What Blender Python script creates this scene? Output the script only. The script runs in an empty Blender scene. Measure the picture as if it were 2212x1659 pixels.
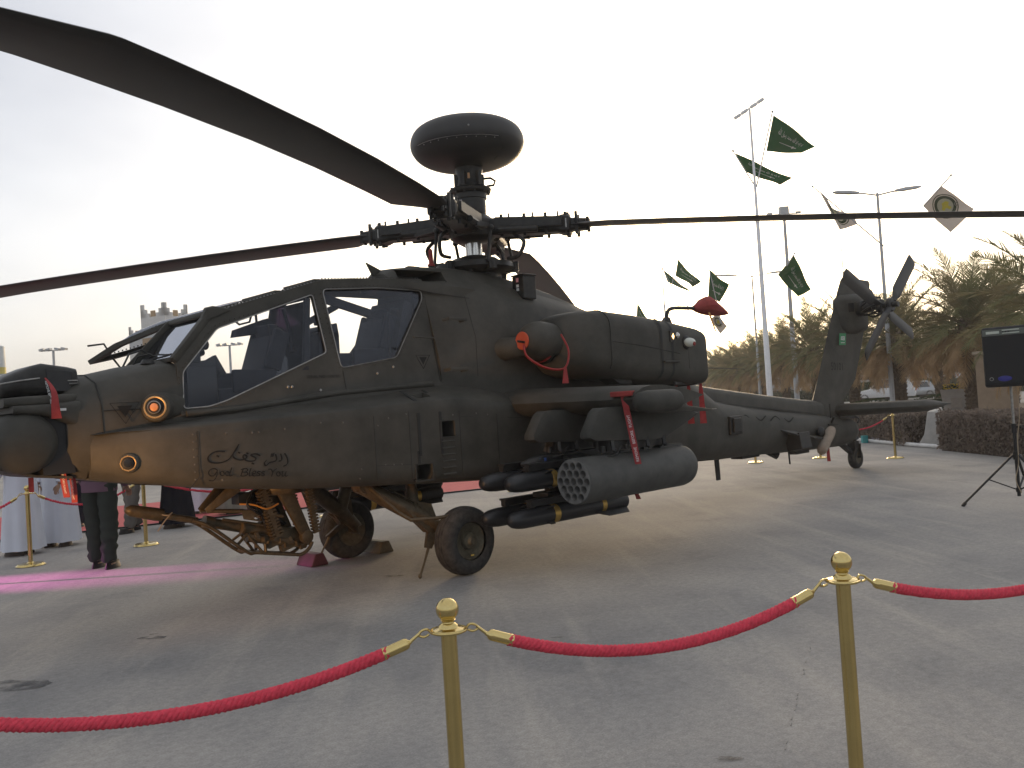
import bpy, bmesh, math, random
from mathutils import Vector, Matrix, Euler
from mathutils.geometry import tessellate_polygon
V = Vector
R = math.radians
rnd = random.Random(7)
scene = bpy.context.scene
col = scene.collection

# ------------------------------------------------------------------ camera
CAM = V((6.6848, 7.4250, 1.5734))
RIGHT = V((-0.7169, 0.6943, -0.0638)); DOWN = V((0.0289, -0.0618, -0.9977)); FWD = V((-0.6966, -0.7170, 0.0243))
cam = bpy.data.cameras.new('camera')
cam.sensor_width = 36.0
cam.lens = 36.0 * 1906.8 / 2212.0
cam.clip_end = 6000
cam.clip_start = 0.05
cam_o = bpy.data.objects.new('camera', cam); col.objects.link(cam_o)
cam_o.matrix_world = Matrix(((RIGHT.x, -DOWN.x, -FWD.x, CAM.x), (RIGHT.y, -DOWN.y, -FWD.y, CAM.y), (RIGHT.z, -DOWN.z, -FWD.z, CAM.z), (0, 0, 0, 1)))
scene.camera = cam_o

# ------------------------------------------------------------------ sky, sun, exposure
SUN_EL = R(6.5)
SUN_AZ = math.atan2(-0.5756, -0.8396)        # where the low sun stands, seen in plan
world = bpy.data.worlds.new('World'); scene.world = world; world.use_nodes = True
nt = world.node_tree; nt.nodes.clear()
sky = nt.nodes.new('ShaderNodeTexSky'); sky.sky_type = 'NISHITA'; sky.sun_disc = False
sky.sun_elevation = SUN_EL; sky.sun_rotation = math.pi / 2 - SUN_AZ
sky.air_density = 0.7; sky.dust_density = 8.0; sky.ozone_density = 1.5; sky.altitude = 600
hz = nt.nodes.new('ShaderNodeMixRGB'); hz.blend_type = 'MIX'; hz.inputs[0].default_value = 0.45
hz.inputs[2].default_value = (6.7, 6.7, 6.8, 1)          # thin even veil of dust haze over the whole sky
nt.links.new(sky.outputs[0], hz.inputs[1])
ctc = nt.nodes.new('ShaderNodeTexCoord'); cn = nt.nodes.new('ShaderNodeTexNoise'); cn.inputs['Scale'].default_value = 2.6; cn.inputs['Detail'].default_value = 4.0; cn.inputs['Roughness'].default_value = 0.5
cm = nt.nodes.new('ShaderNodeMapping'); cm.inputs['Scale'].default_value = (1, 1, 2.4); nt.links.new(ctc.outputs['Generated'], cm.inputs[0]); nt.links.new(cm.outputs[0], cn.inputs['Vector'])
cr_p = nt.nodes.new('ShaderNodeValToRGB'); cr_p.color_ramp.elements[0].position = 0.34; cr_p.color_ramp.elements[1].position = 0.66
cr_p.color_ramp.elements[0].color = (0.84, 0.85, 0.87, 1); cr_p.color_ramp.elements[1].color = (1.08, 1.08, 1.07, 1)      # faint, even streaks of thin cloud all round
nt.links.new(cn.outputs['Fac'], cr_p.inputs[0]); cmul = nt.nodes.new('ShaderNodeMixRGB'); cmul.blend_type = 'MULTIPLY'; cmul.inputs[0].default_value = 1.0
nt.links.new(hz.outputs[0], cmul.inputs[1]); nt.links.new(cr_p.outputs[0], cmul.inputs[2])
bg = nt.nodes.new('ShaderNodeBackground'); bg.inputs[1].default_value = 0.14
wo = nt.nodes.new('ShaderNodeOutputWorld')
nt.links.new(cmul.outputs[0], bg.inputs[0]); nt.links.new(bg.outputs[0], wo.inputs[0])
sun = bpy.data.lights.new('sun', 'SUN'); sun.energy = 1.3; sun.angle = R(13.0); sun.color = (1.0, 0.72, 0.42)
sun_o = bpy.data.objects.new('sun', sun); col.objects.link(sun_o)
sd = V((math.cos(SUN_AZ) * math.cos(SUN_EL), math.sin(SUN_AZ) * math.cos(SUN_EL), math.sin(SUN_EL)))
sun_o.rotation_euler = sd.to_track_quat('Z', 'Y').to_euler()
sun_o.location = (-20, -15, 12)
scene.view_settings.view_transform = 'Standard'; scene.view_settings.look = 'None'
scene.view_settings.exposure = 0.55; scene.view_settings.gamma = 1.0
scene.view_settings.use_curve_mapping = False
scene.render.engine = 'CYCLES'
scene.cycles.use_denoising = True
scene.cycles.max_bounces = 8; scene.cycles.transparent_max_bounces = 24
scene.cycles.caustics_reflective = False; scene.cycles.caustics_refractive = False

# ------------------------------------------------------------------ helpers
def W(u, v, d):                                # point at image place (u, v) of the 2212 wide photo, d metres in front of the camera
    return CAM + FWD * d + RIGHT * ((u - 1106) / 1906.8 * d) + DOWN * ((v - 829.5) / 1906.8 * d)
def Gd(u, d, z=0.0):                           # ground point in column u at depth d
    lo, hi = -4000.0, 6000.0
    for _ in range(60):
        m = (lo + hi) / 2
        if W(u, m, d).z > z: lo = m
        else: hi = m
    return W(u, lo, d)

def cr(pts, n=6, closed=False):                # Catmull-Rom through points
    pts = [V(p) for p in pts]; out = []
    m = len(pts)
    for i in range(m if closed else m - 1):
        if closed: a, b, c, d = pts[i - 1], pts[i], pts[(i + 1) % m], pts[(i + 2) % m]
        else: a, b, c, d = pts[max(i - 1, 0)], pts[i], pts[i + 1], pts[min(i + 2, m - 1)]
        for k in range(n):
            t = k / n
            out.append(0.5 * ((2 * b) + (c - a) * t + (2 * a - 5 * b + 4 * c - d) * t * t + (3 * b - a - 3 * c + d) * t ** 3))
    if not closed: out.append(pts[-1])
    return out

def frame(d):
    d = V(d).normalized()
    up = V((0, 0, 1)) if abs(d.z) < 0.95 else V((1, 0, 0))
    a = d.cross(up).normalized(); b = a.cross(d).normalized()
    return a, b, d

class MB:
    def __init__(s): s.v = []; s.f = []
    def add(s, vs, fs):
        o = len(s.v); s.v += [tuple(x) for x in vs]; s.f += [tuple(i + o for i in f) for f in fs]; return s
    def box(s, c, sz, rot=None):
        c = V(c); h = V(sz) / 2; M = Euler(rot).to_matrix() if rot else Matrix.Identity(3)
        vs = [c + M @ V((x * h.x, y * h.y, z * h.z)) for x in (-1, 1) for y in (-1, 1) for z in (-1, 1)]
        return s.add(vs, [(0, 1, 3, 2), (4, 6, 7, 5), (0, 4, 5, 1), (2, 3, 7, 6), (0, 2, 6, 4), (1, 5, 7, 3)])
    def bar(s, p0, p1, w, h, w1=None, h1=None, side=None):
        p0, p1 = V(p0), V(p1); a, b, d = frame(p1 - p0)
        if side is not None: a = V(side); a = (a - d * a.dot(d)).normalized(); b = a.cross(d)
        w1 = w if w1 is None else w1; h1 = h if h1 is None else h1
        vs = []
        for p, ww, hh in ((p0, w, h), (p1, w1, h1)):
            vs += [p + a * (x * ww / 2) + b * (y * hh / 2) for x, y in ((-1, -1), (1, -1), (1, 1), (-1, 1))]
        return s.add(vs, [(0, 3, 2, 1), (4, 5, 6, 7), (0, 1, 5, 4), (1, 2, 6, 5), (2, 3, 7, 6), (3, 0, 4, 7)])
    def cyl(s, p0, p1, r0, r1=None, n=14, cap=True):
        return s.tube([p0, p1], [r0, r0 if r1 is None else r1], n, cap)
    def tube(s, path, r, n=8, cap=True, flat=1.0):
        path = [V(p) for p in path]; m = len(path); rr = r if isinstance(r, (list, tuple)) else [r] * m
        rings = []; a = None
        for i, p in enumerate(path):
            d = (path[min(i + 1, m - 1)] - path[max(i - 1, 0)]).normalized()
            if a is None: a, b, _ = frame(d)
            a = (a - d * a.dot(d)).normalized(); b = d.cross(a)
            rings.append([p + (a * math.cos(t) + b * math.sin(t) * flat) * rr[i] for t in [2 * math.pi * k / n for k in range(n)]])
        return s.loft(rings, cap)
    def loft(s, rings, cap=True, closed=True):
        n = len(rings[0]); o = len(s.v)
        for r in rings: s.v += [tuple(p) for p in r]
        for i in range(len(rings) - 1):
            for k in range(n if closed else n - 1):
                a = o + i * n + k; b = o + i * n + (k + 1) % n
                s.f.append((a, b, b + n, a + n))
        if cap:
            s.f.append(tuple(o + k for k in reversed(range(n))))
            s.f.append(tuple(o + (len(rings) - 1) * n + k for k in range(n)))
        return s
    def lathe(s, prof, o=(0, 0, 0), axis=(0, 0, 1), n=24, cap=True):
        a, b, d = frame(axis); o = V(o)
        return s.loft([[o + d * t + (a * math.cos(q) + b * math.sin(q)) * max(r, 1e-4) for q in [2 * math.pi * k / n for k in range(n)]] for r, t in prof], cap)
    def ell(s, c, r, n=18, m=10, pw=1.0, rot=None):
        c = V(c); M = Euler(rot).to_matrix() if rot else Matrix.Identity(3)
        f = lambda x: math.copysign(abs(x) ** pw, x)
        rings = []
        for i in range(m + 1):
            la = -math.pi / 2 + math.pi * i / m; cl = max(abs(math.cos(la)) ** pw, 1e-3)
            rings.append([c + M @ V((r[0] * cl * f(math.cos(q)), r[1] * cl * f(math.sin(q)), r[2] * f(math.sin(la)))) for q in [2 * math.pi * k / n for k in range(n)]])
        return s.loft(rings, True)
    def prism(s, poly, vec):
        n = len(poly); vec = V(vec); poly = [V(p) for p in poly]
        return s.add(poly + [p + vec for p in poly], [tuple(reversed(range(n))), tuple(range(n, 2 * n))] + [(i, (i + 1) % n, (i + 1) % n + n, i + n) for i in range(n)])
    def holed(s, outer, holes, vec):           # flat plate with holes, thickness vec
        loops = [[V(p) for p in outer]] + [[V(p) for p in h] for h in holes]; vec = V(vec)
        tri = tessellate_polygon(loops); flat = [p for l in loops for p in l]; n = len(flat); o = len(s.v)
        s.v += [tuple(p) for p in flat] + [tuple(p + vec for p in [p])[0][:] for p in flat]
        for t in tri: s.f.append(tuple(o + i for i in t)); s.f.append(tuple(o + n + i for i in reversed(t)))
        k = 0
        for l in loops:
            m = len(l)
            for i in range(m):
                a, b = k + i, k + (i + 1) % m
                s.f.append((o + a, o + b, o + n + b, o + n + a))
            k += m
        return s
    def grid(s, nu, nv, fn):
        o = len(s.v)
        for i in range(nu + 1):
            for j in range(nv + 1): s.v.append(tuple(fn(i / nu, j / nv)))
        for i in range(nu):
            for j in range(nv):
                a = o + i * (nv + 1) + j; s.f.append((a, a + 1, a + nv + 2, a + nv + 1))
        return s
    def mirror(s):                              # add the starboard twin
        o = len(s.v); f0 = list(s.f)
        s.v += [(x, -y, z) for x, y, z in s.v]
        s.f += [tuple(reversed([i + o for i in f])) for f in f0]; return s
    def mesh(s, name, mat, smooth=38, bevel=0.0, seg=2, fix=True):
        me = bpy.data.meshes.new(name); me.from_pydata(s.v, [], s.f)
        if fix or bevel:
            bm = bmesh.new(); bm.from_mesh(me)
            if bevel:
                es = [e for e in bm.edges if len(e.link_faces) == 2 and e.calc_face_angle(0) > R(28)]
                bmesh.ops.bevel(bm, geom=es, offset=bevel, segments=seg, profile=0.5, affect='EDGES', clamp_overlap=True)
            bmesh.ops.recalc_face_normals(bm, faces=bm.faces)
            bm.to_mesh(me); bm.free()
        if smooth:
            me.shade_smooth(); me.set_sharp_from_angle(angle=R(smooth))
        if mat: me.materials.append(mat)
        return me
    def build(s, name, mat, parent=None, smooth=38, bevel=0.0, seg=2, fix=True):
        return link(name, s.mesh(name, mat, smooth, bevel, seg, fix), parent)

def link(name, data, parent=None, loc=None):
    o = bpy.data.objects.new(name, data); col.objects.link(o); o.parent = parent
    if loc is not None: o.location = loc
    return o
def tag(o, label, cat, group=None, kind=None):
    if label: o['label'] = label
    if cat: o['category'] = cat
    if group: o['group'] = group
    if kind: o['kind'] = kind
    return o
def thing(name, label, cat, loc=(0, 0, 0), rz=0.0, group=None):
    o = link(name, None); o.location = loc; o.rotation_euler = (0, 0, rz); o.empty_display_size = 0.2
    return tag(o, label, cat, group)
def copy_tree(o, parent=None):
    c = o.copy(); col.objects.link(c); c.parent = parent
    for ch in list(o.children): copy_tree(ch, c)
    return c
def evaluated(o):                               # mesh of an object with its modifiers
    dg = bpy.context.evaluated_depsgraph_get()
    return bpy.data.meshes.new_from_object(o.evaluated_get(dg))
def cut(o, mb):                                 # boolean difference, applied
    c = mb.build('cutter', None, None, 0)
    m = o.modifiers.new('cut', 'BOOLEAN'); m.operation = 'DIFFERENCE'; m.object = c; m.solver = 'EXACT'
    bpy.context.view_layer.update()
    me = evaluated(o); o.modifiers.clear(); old = o.data; o.data = me
    bpy.data.objects.remove(c)
    me.shade_smooth(); me.set_sharp_from_angle(angle=R(38))

# ------------------------------------------------------------------ materials
def mat(name, c, rough=0.6, metal=0.0, var=0.12, scale=6.0, bump=0.0, bscale=80.0, spec=0.4, c2=None, stretch=None, coat=0.0):
    m = bpy.data.materials.new(name); m.use_nodes = True; t = m.node_tree; b = t.nodes['Principled BSDF']
    b.inputs['Roughness'].default_value = rough; b.inputs['Metallic'].default_value = metal
    b.inputs['Specular IOR Level'].default_value = spec
    if coat: b.inputs['Coat Weight'].default_value = coat
    tc = t.nodes.new('ShaderNodeTexCoord'); src = tc.outputs['Object']
    if stretch:
        mp = t.nodes.new('ShaderNodeMapping'); mp.inputs['Scale'].default_value = stretch
        t.links.new(src, mp.inputs[0]); src = mp.outputs[0]
    n = t.nodes.new('ShaderNodeTexNoise'); n.inputs['Scale'].default_value = scale; n.inputs['Detail'].default_value = 6; n.inputs['Roughness'].default_value = 0.65
    t.links.new(src, n.inputs['Vector'])
    rp = t.nodes.new('ShaderNodeValToRGB')
    lo = [max(0, x * (1 - var)) for x in c]; hi = [x * (1 + var) for x in (c2 or c)]
    rp.color_ramp.elements[0].position = 0.32; rp.color_ramp.elements[1].position = 0.7
    rp.color_ramp.elements[0].color = (*lo, 1); rp.color_ramp.elements[1].color = (*hi, 1)
    t.links.new(n.outputs['Fac'], rp.inputs[0]); t.links.new(rp.outputs[0], b.inputs['Base Color'])
    if bump:
        n2 = t.nodes.new('ShaderNodeTexNoise'); n2.inputs['Scale'].default_value = bscale; n2.inputs['Detail'].default_value = 4
        t.links.new(tc.outputs['Object'], n2.inputs['Vector'])
        bp = t.nodes.new('ShaderNodeBump'); bp.inputs['Strength'].default_value = bump; bp.inputs['Distance'].default_value = 0.01
        t.links.new(n2.outputs['Fac'], bp.inputs['Height']); t.links.new(bp.outputs[0], b.inputs['Normal'])
    return m
def glass_mat(name, tint=(0.84, 0.87, 0.90), gloss=0.16, ior=1.40):
    m = bpy.data.materials.new(name); m.use_nodes = True; t = m.node_tree; t.nodes.clear()
    tr = t.nodes.new('ShaderNodeBsdfTransparent'); tr.inputs[0].default_value = (*tint, 1)
    gl = t.nodes.new('ShaderNodeBsdfGlossy'); gl.inputs['Roughness'].default_value = 0.03; gl.inputs[0].default_value = (0.9, 0.93, 1, 1)
    fr = t.nodes.new('ShaderNodeFresnel'); fr.inputs[0].default_value = ior
    ad = t.nodes.new('ShaderNodeMath'); ad.operation = 'MULTIPLY_ADD'; ad.inputs[1].default_value = 1.0; ad.inputs[2].default_value = gloss * 0.2
    mx = t.nodes.new('ShaderNodeMixShader'); out = t.nodes.new('ShaderNodeOutputMaterial')
    t.links.new(fr.outputs[0], ad.inputs[0]); t.links.new(ad.outputs[0], mx.inputs[0])
    t.links.new(tr.outputs[0], mx.inputs[1]); t.links.new(gl.outputs[0], mx.inputs[2]); t.links.new(mx.outputs[0], out.inputs[0])
    return m
def glow_mat(name, c, e):
    m = bpy.data.materials.new(name); m.use_nodes = True; b = m.node_tree.nodes['Principled BSDF']
    b.inputs['Base Color'].default_value = (*c, 1); b.inputs['Emission Color'].default_value = (*c, 1); b.inputs['Emission Strength'].default_value = e
    return m
def cloth_mat(name, c, tr=0.35, var=0.1, scale=4.0):
    m = bpy.data.materials.new(name); m.use_nodes = True; t = m.node_tree; t.nodes.clear()
    tc = t.nodes.new('ShaderNodeTexCoord'); n = t.nodes.new('ShaderNodeTexNoise'); n.inputs['Scale'].default_value = scale; n.inputs['Detail'].default_value = 4
    t.links.new(tc.outputs['Object'], n.inputs['Vector'])
    rp = t.nodes.new('ShaderNodeValToRGB'); rp.color_ramp.elements[0].color = (*[x * (1 - var) for x in c], 1); rp.color_ramp.elements[1].color = (*[x * (1 + var) for x in c], 1)
    t.links.new(n.outputs['Fac'], rp.inputs[0])
    d = t.nodes.new('ShaderNodeBsdfDiffuse'); l = t.nodes.new('ShaderNodeBsdfTranslucent'); mx = t.nodes.new('ShaderNodeMixShader'); mx.inputs[0].default_value = tr
    out = t.nodes.new('ShaderNodeOutputMaterial')
    t.links.new(rp.outputs[0], d.inputs[0]); t.links.new(rp.outputs[0], l.inputs[0])
    t.links.new(d.outputs[0], mx.inputs[1]); t.links.new(l.outputs[0], mx.inputs[2]); t.links.new(mx.outputs[0], out.inputs[0])
    return m

M = {}
M['paint'] = mat('olive_paint', (0.048, 0.045, 0.036), 0.62, var=0.26, scale=3.0, bump=0.05, bscale=140, spec=0.32, c2=(0.055, 0.051, 0.042))
M['paint2'] = mat('olive_paint_weathered', (0.048, 0.046, 0.039), 0.7, var=0.22, scale=5, bump=0.06, bscale=110, spec=0.3)
M['blade'] = mat('rotor_blade_paint', (0.030, 0.029, 0.028), 0.5, var=0.14, scale=3, spec=0.4, stretch=(1, 1, 1))
M['dark'] = mat('dark_metal', (0.028, 0.027, 0.025), 0.45, 0.3, var=0.3, scale=14, bump=0.1)
M['black'] = mat('black_rubbery', (0.014, 0.014, 0.015), 0.6, var=0.2, scale=12)
M['void'] = mat('dark_inside', (0.006, 0.006, 0.006), 0.9, var=0.1)
M['band'] = mat('dark_marking_band', (0.022, 0.022, 0.020), 0.7, var=0.15)
M['ink'] = mat('stencil_black', (0.004, 0.004, 0.0035), 0.75, var=0.15)
M['chrome'] = mat('polished_steel', (0.62, 0.60, 0.56), 0.18, 1.0, var=0.1, scale=20)
M['steel'] = mat('worn_steel', (0.32, 0.31, 0.29), 0.4, 0.85, var=0.25, scale=20)
M['tyre'] = mat('tyre_rubber', (0.028, 0.026, 0.024), 0.85, var=0.35, scale=18, bump=0.25, bscale=60, c2=(0.045, 0.041, 0.036))
M['rim'] = mat('dusty_wheel_rim', (0.10, 0.085, 0.055), 0.6, 0.3, var=0.35, scale=22)
M['red'] = mat('red_cover_fabric', (0.27, 0.035, 0.030), 0.75, var=0.2, scale=14, bump=0.2)
M['ribbon'] = mat('red_ribbon', (0.30, 0.030, 0.030), 0.7, var=0.2, scale=20)
M['orange'] = mat('orange_plug', (0.52, 0.085, 0.035), 0.6, var=0.1)
M['whitepaint'] = mat('white_paint', (0.72, 0.72, 0.70), 0.6, var=0.06)
M['brown'] = mat('brown_gun_metal', (0.085, 0.062, 0.034), 0.48, 0.35, var=0.35, scale=16, bump=0.1)
M['gold'] = mat('brass_band', (0.55, 0.36, 0.10), 0.35, 0.85, var=0.12, scale=10)
M['brass'] = mat('polished_brass', (0.62, 0.48, 0.20), 0.20, 1.0, var=0.10, scale=5)
M['missile'] = mat('missile_black', (0.013, 0.013, 0.014), 0.42, var=0.2, scale=8, spec=0.5)
M['podpaint'] = mat('rocket_pod_paint', (0.058, 0.058, 0.053), 0.6, var=0.2, scale=7, bump=0.06, c2=(0.070, 0.069, 0.062))
M['podface'] = mat('rocket_pod_face', (0.15, 0.145, 0.135), 0.65, var=0.25, scale=22, bump=0.1)
M['beige'] = mat('beige_canvas', (0.27, 0.22, 0.17), 0.9, var=0.15, scale=14, bump=0.3, bscale=90)
M['seat'] = mat('cockpit_grey', (0.020, 0.021, 0.027), 0.75, var=0.25, scale=12)
M['screen'] = mat('dark_display', (0.012, 0.013, 0.016), 0.2, var=0.1)
M['glass'] = glass_mat('canopy_glass', (0.94, 0.95, 0.965), 0.0, 1.26)
M['doorglass'] = glass_mat('door_glass', (0.80, 0.87, 0.97), 0.0, 1.12)
M['rivet'] = mat('rivet_worn', (0.11, 0.105, 0.095), 0.5, 0.4, var=0.3, scale=30)
M['chock'] = mat('maroon_rubber', (0.09, 0.028, 0.035), 0.7, var=0.2)
M['wsglass'] = glass_mat('windscreen_glass', (0.90, 0.92, 0.95), 1.3, 1.40)
M['lens'] = mat('lens_amber', (0.70, 0.26, 0.08), 0.2, var=0.2, spec=0.8)
M['sensorring'] = mat('sensor_ring_tan', (0.62, 0.40, 0.18), 0.4, 0.5, var=0.15)
M['wire'] = mat('orange_wire', (0.55, 0.24, 0.05), 0.5, var=0.15)
M['rope'] = mat('red_braided_rope', (0.64, 0.055, 0.085), 0.85, var=0.22, scale=60, bump=0.3, bscale=300)
M['navglass'] = mat('nav_light_glass', (0.55, 0.57, 0.50), 0.15, var=0.05, spec=0.8)
M['lampyellow'] = glow_mat('lit_formation_light', (1.0, 0.62, 0.25), 3.0)

def fontmesh(name, body, size, m, parent, o, ex, ey, off=0.0, extr=0.0):  # text whose x runs along ex and y along ey, from o
    cu = bpy.data.curves.new(name, 'FONT'); cu.body = body; cu.size = size; cu.extrude = extr; cu.resolution_u = 2
    t = bpy.data.objects.new(name, cu); col.objects.link(t); bpy.context.view_layer.update()
    me = evaluated(t); bpy.data.objects.remove(t)
    ex, ey, o = V(ex).normalized(), V(ey).normalized(), V(o); ez = ex.cross(ey)
    for v in me.vertices: v.co = o + ex * v.co.x + ey * v.co.y + ez * (v.co.z + off)
    me.materials.clear(); me.materials.append(m)
    return link(name, me, parent)
def nib(strokes, fn, wid, ang=0.7, n=6, off=0.0015, thin=0.24):   # broad-nib pen strokes; fn maps (x, y, offset) to space
    b = MB(); nx, ny = math.cos(ang) * wid / 2, math.sin(ang) * wid / 2; k = 0
    for st in strokes:
        pts = cr([(x, y, 0) for x, y in st], n) if len(st) > 2 else [V((x, y, 0)) for x, y in st]
        for p, q in zip(pts, pts[1:]):
            k += 1; e = off + (k % 7) * 0.00012
            d = (q - p); t = d.normalized() * wid * thin if d.length > 1e-6 else V((0, 0, 0))
            m_ = V((-t.y, t.x, 0))
            a = V((nx, -ny, 0)); a = a * .75 + (m_ if a.dot(m_) >= 0 else -m_)
            b.add([fn(*(p - a - t)[:2], e), fn(*(p + a - t)[:2], e), fn(*(q + a + t)[:2], e), fn(*(q - a + t)[:2], e)], [(0, 1, 2, 3)])
    return b

# ================================================================== the helicopter (x forward, y to port, ground at z = 0)
H = thing('attack_helicopter', 'dark olive attack helicopter with tandem cockpit and radar dome above its rotor', 'helicopter')
P = M['paint']
def sec(x, pts):                                 # full ring from a half profile (y, z), bottom centre to top centre
    return [V((x, y, z)) for y, z in pts] + [V((x, -y, z)) for y, z in reversed(pts[1:-1])]
def rrect(x, y0, y1, z0, z1, r, n=4):            # rounded rectangle ring in the y-z plane
    out = []
    for cy, cz, a0 in ((y1 - r, z0 + r, -90), (y1 - r, z1 - r, 0), (y0 + r, z1 - r, 90), (y0 + r, z0 + r, 180)):
        for k in range(n + 1):
            a = R(a0 + 90 * k / n); out.append(V((x, cy + r * math.cos(a), cz + r * math.sin(a))))
    return out
# fuselage: nose, cockpit tub, centre body
b = MB()
b.loft([sec(4.50, [(0, 1.27), (.28, 1.27), (.38, 1.36), (.425, 1.55), (.40, 1.72), (.30, 1.85), (.14, 1.915), (0, 1.925)]),
        sec(4.42, [(0, 1.235), (.33, 1.235), (.43, 1.33), (.47, 1.56), (.445, 1.75), (.345, 1.90), (.16, 1.97), (0, 1.98)]),
        sec(4.28, [(0, 1.20), (.37, 1.20), (.47, 1.31), (.505, 1.57), (.485, 1.79), (.385, 1.945), (.18, 2.015), (0, 2.025)]),
        sec(4.00, [(0, 1.15), (.43, 1.15), (.52, 1.28), (.548, 1.58), (.53, 1.84), (.43, 2.01), (.20, 2.075), (0, 2.085)]),
        sec(3.70, [(0, 1.10), (.48, 1.10), (.55, 1.27), (.572, 1.58), (.55, 1.86), (.47, 2.065), (.22, 2.125), (0, 2.135)]),
        sec(3.66, [(0, 1.095), (.48, 1.095), (.55, 1.27), (.574, 1.58), (.552, 1.86), (.474, 2.07), (.22, 2.128), (0, 2.138)])])
nose = b.build('nose', P, H, 50)
b = MB()
def tub(x, zb, w=.575, zt=1.70): return sec(x, [(0, zb), (w - .09, zb), (w - .02, zb + .16), (w, 1.45), (w, zt), (w - .06, zt), (.2, zt), (0, zt)])
b.loft([tub(3.68, 1.10), tub(3.2, 1.02), tub(2.2, .93), tub(1.10, .85, .60)])
b.build('cockpit_tub', P, H, 40)
prof = [(0.985, .86, .545, 2.10, .375, 2.66, .315, 2.905), (0.72, .84, .60, 2.22, .44, 2.68, .36, 2.92), (0.3, .815, .70, 2.36, .58, 2.72, .42, 2.92), (-0.4, .785, .72, 2.30, .60, 2.66, .42, 2.86),
        (-1.2, .75, .72, 2.22, .58, 2.56, .38, 2.74), (-2.1, .71, .66, 2.08, .52, 2.38, .30, 2.56), (-2.9, .67, .58, 1.88, .46, 2.12, .26, 2.28), (-3.5, .635, .50, 1.62, .40, 1.80, .22, 1.92), (-4.3, .60, .43, 1.26, .34, 1.40, .16, 1.47)]
rings = []
for x, zb, w1, z1, w2, z2, w3, z3 in prof:
    rings.append(sec(x, [(0, zb), (w1 * .62, zb), (w1 * .93, zb + .16), (w1, zb + .42 * (z1 - zb)), (w1, z1 - .12 * (z1 - zb)), (w1 * .97, z1), (w2, z2), (w3, z3), (0, z3 + .03)]))
# boom goes on from the same skin
for x, zb, zt, w in [(-5.4, .555, 1.335, .37), (-6.5, .515, 1.21, .325), (-7.6, .48, 1.10, .285), (-8.5, .46, 1.00, .25), (-9.0, .50, .95, .21), (-9.25, .58, .87, .13), (-9.30, .66, .80, .06)]:
    h = zt - zb
    rings.append(sec(x, [(0, zb), (w * .5, zb + .03 * h), (w * .86, zb + .18 * h), (w, zb + .42 * h), (w * .97, zb + .62 * h), (w * .88, zb + .78 * h), (w * .66, zb + .91 * h), (w * .38, zb + .98 * h), (0, zt)]))
b = MB().loft(rings); fus = b.build('fuselage', P, H, 45)
# drive shaft cover along the boom
b = MB(); rr = []
for x, z, w, h in [(-3.05, 1.98, .20, .30), (-3.6, 1.80, .17, .28), (-4.53, 1.665, .14, .26), (-6.0, 1.50, .125, .24), (-7.4, 1.36, .11, .26), (-8.15, 1.30, .10, .26)]:
    rr.append(sec(x, [(0, z - h), (w * 1.06, z - h), (w, z - h * .42), (w * .82, z - h * .16), (w * .42, z - .02), (0, z)]))
b.loft(rr).build('tail_drive_cover', P, H, 50)
# cheek fairings (forward avionics bays)
def fab(sgn):
    b = MB(); rr = []
    for x, yo, zb, zs, zi, yi in [(4.36, .47, 1.215, 1.545, 1.56, .40), (4.20, .60, 1.18, 1.553, 1.575, .42), (3.98, .745, 1.145, 1.562, 1.60, .44), (3.65, .86, 1.085, 1.575, 1.632, .44), (3.24, .92, 1.03, 1.590, 1.675, .44),
                                  (2.70, .938, .977, 1.612, 1.715, .44), (2.14, .94, .935, 1.637, 1.748, .44), (1.60, .94, .895, 1.668, 1.79, .44), (1.25, .94, .872, 1.682, 1.825, .46), (.90, .938, .85, 1.662, 1.84, .48),
                                  (.55, .93, .83, 1.61, 1.81, .5), (.2, .915, .812, 1.57, 1.76, .5), (-.4, .885, .79, 1.54, 1.70, .5), (-1.1, .80, .76, 1.48, 1.62, .5), (-1.7, .70, .74, 1.36, 1.50, .45), (-2.3, .60, .73, 1.2, 1.3, .4)]:
        pts = [(yi, zb), (yo - .15, zb), (yo - .065, zb + .02), (yo - .012, zb + .075), (yo, zb + .16), (yo, zs - .10), (yo - .002, zs - .014), (yo - .012, zs), ((yo + yi) / 2 + .1, (zs * .55 + zi * .45)), (yi, zi)]
        rr.append([V((x, sgn * y, z)) for y, z in pts])
    b.loft(rr)
    return b.build('cheek_fairing', P, H, 17)
fabp = fab(1); fabs = fab(-1)
holes = [(1.27, 1.39, .165, .15), (1.585, 1.008, .19, .145)]
cut(fabp, MB().box((holes[0][0], .90, holes[0][1]), (holes[0][2], .34, holes[0][3])))
cut(fabp, MB().box((holes[1][0], .90, holes[1][1]), (holes[1][2], .34, holes[1][3])))
cut(fabp, MB().box((1.47, .80, 1.80), (.16, .13, .26), (0, R(-3), 0)))
for hx, hz, hw, hh in holes:                     # thin bright edge frames round the step holes
    f = MB()
    f.box((hx, .9425, hz - hh / 2 - .006), (hw + .03, .007, .011)); f.box((hx, .9425, hz + hh / 2 + .006), (hw + .03, .007, .011))
    f.box((hx - hw / 2 - .006, .9425, hz), (.011, .0068, hh)); f.box((hx + hw / 2 + .006, .9425, hz), (.011, .0068, hh))
    f.build('step_frame', M['paint2'], fabp, 0)
for k in range(6):
    z = 1.265 - k * .062
    MB().prism([(1.20, .938, z), (1.20, .951, z + .006), (1.20, .938, z + .02)], (.16, 0, 0)).build('louvre', P, fabp, 0)
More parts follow.
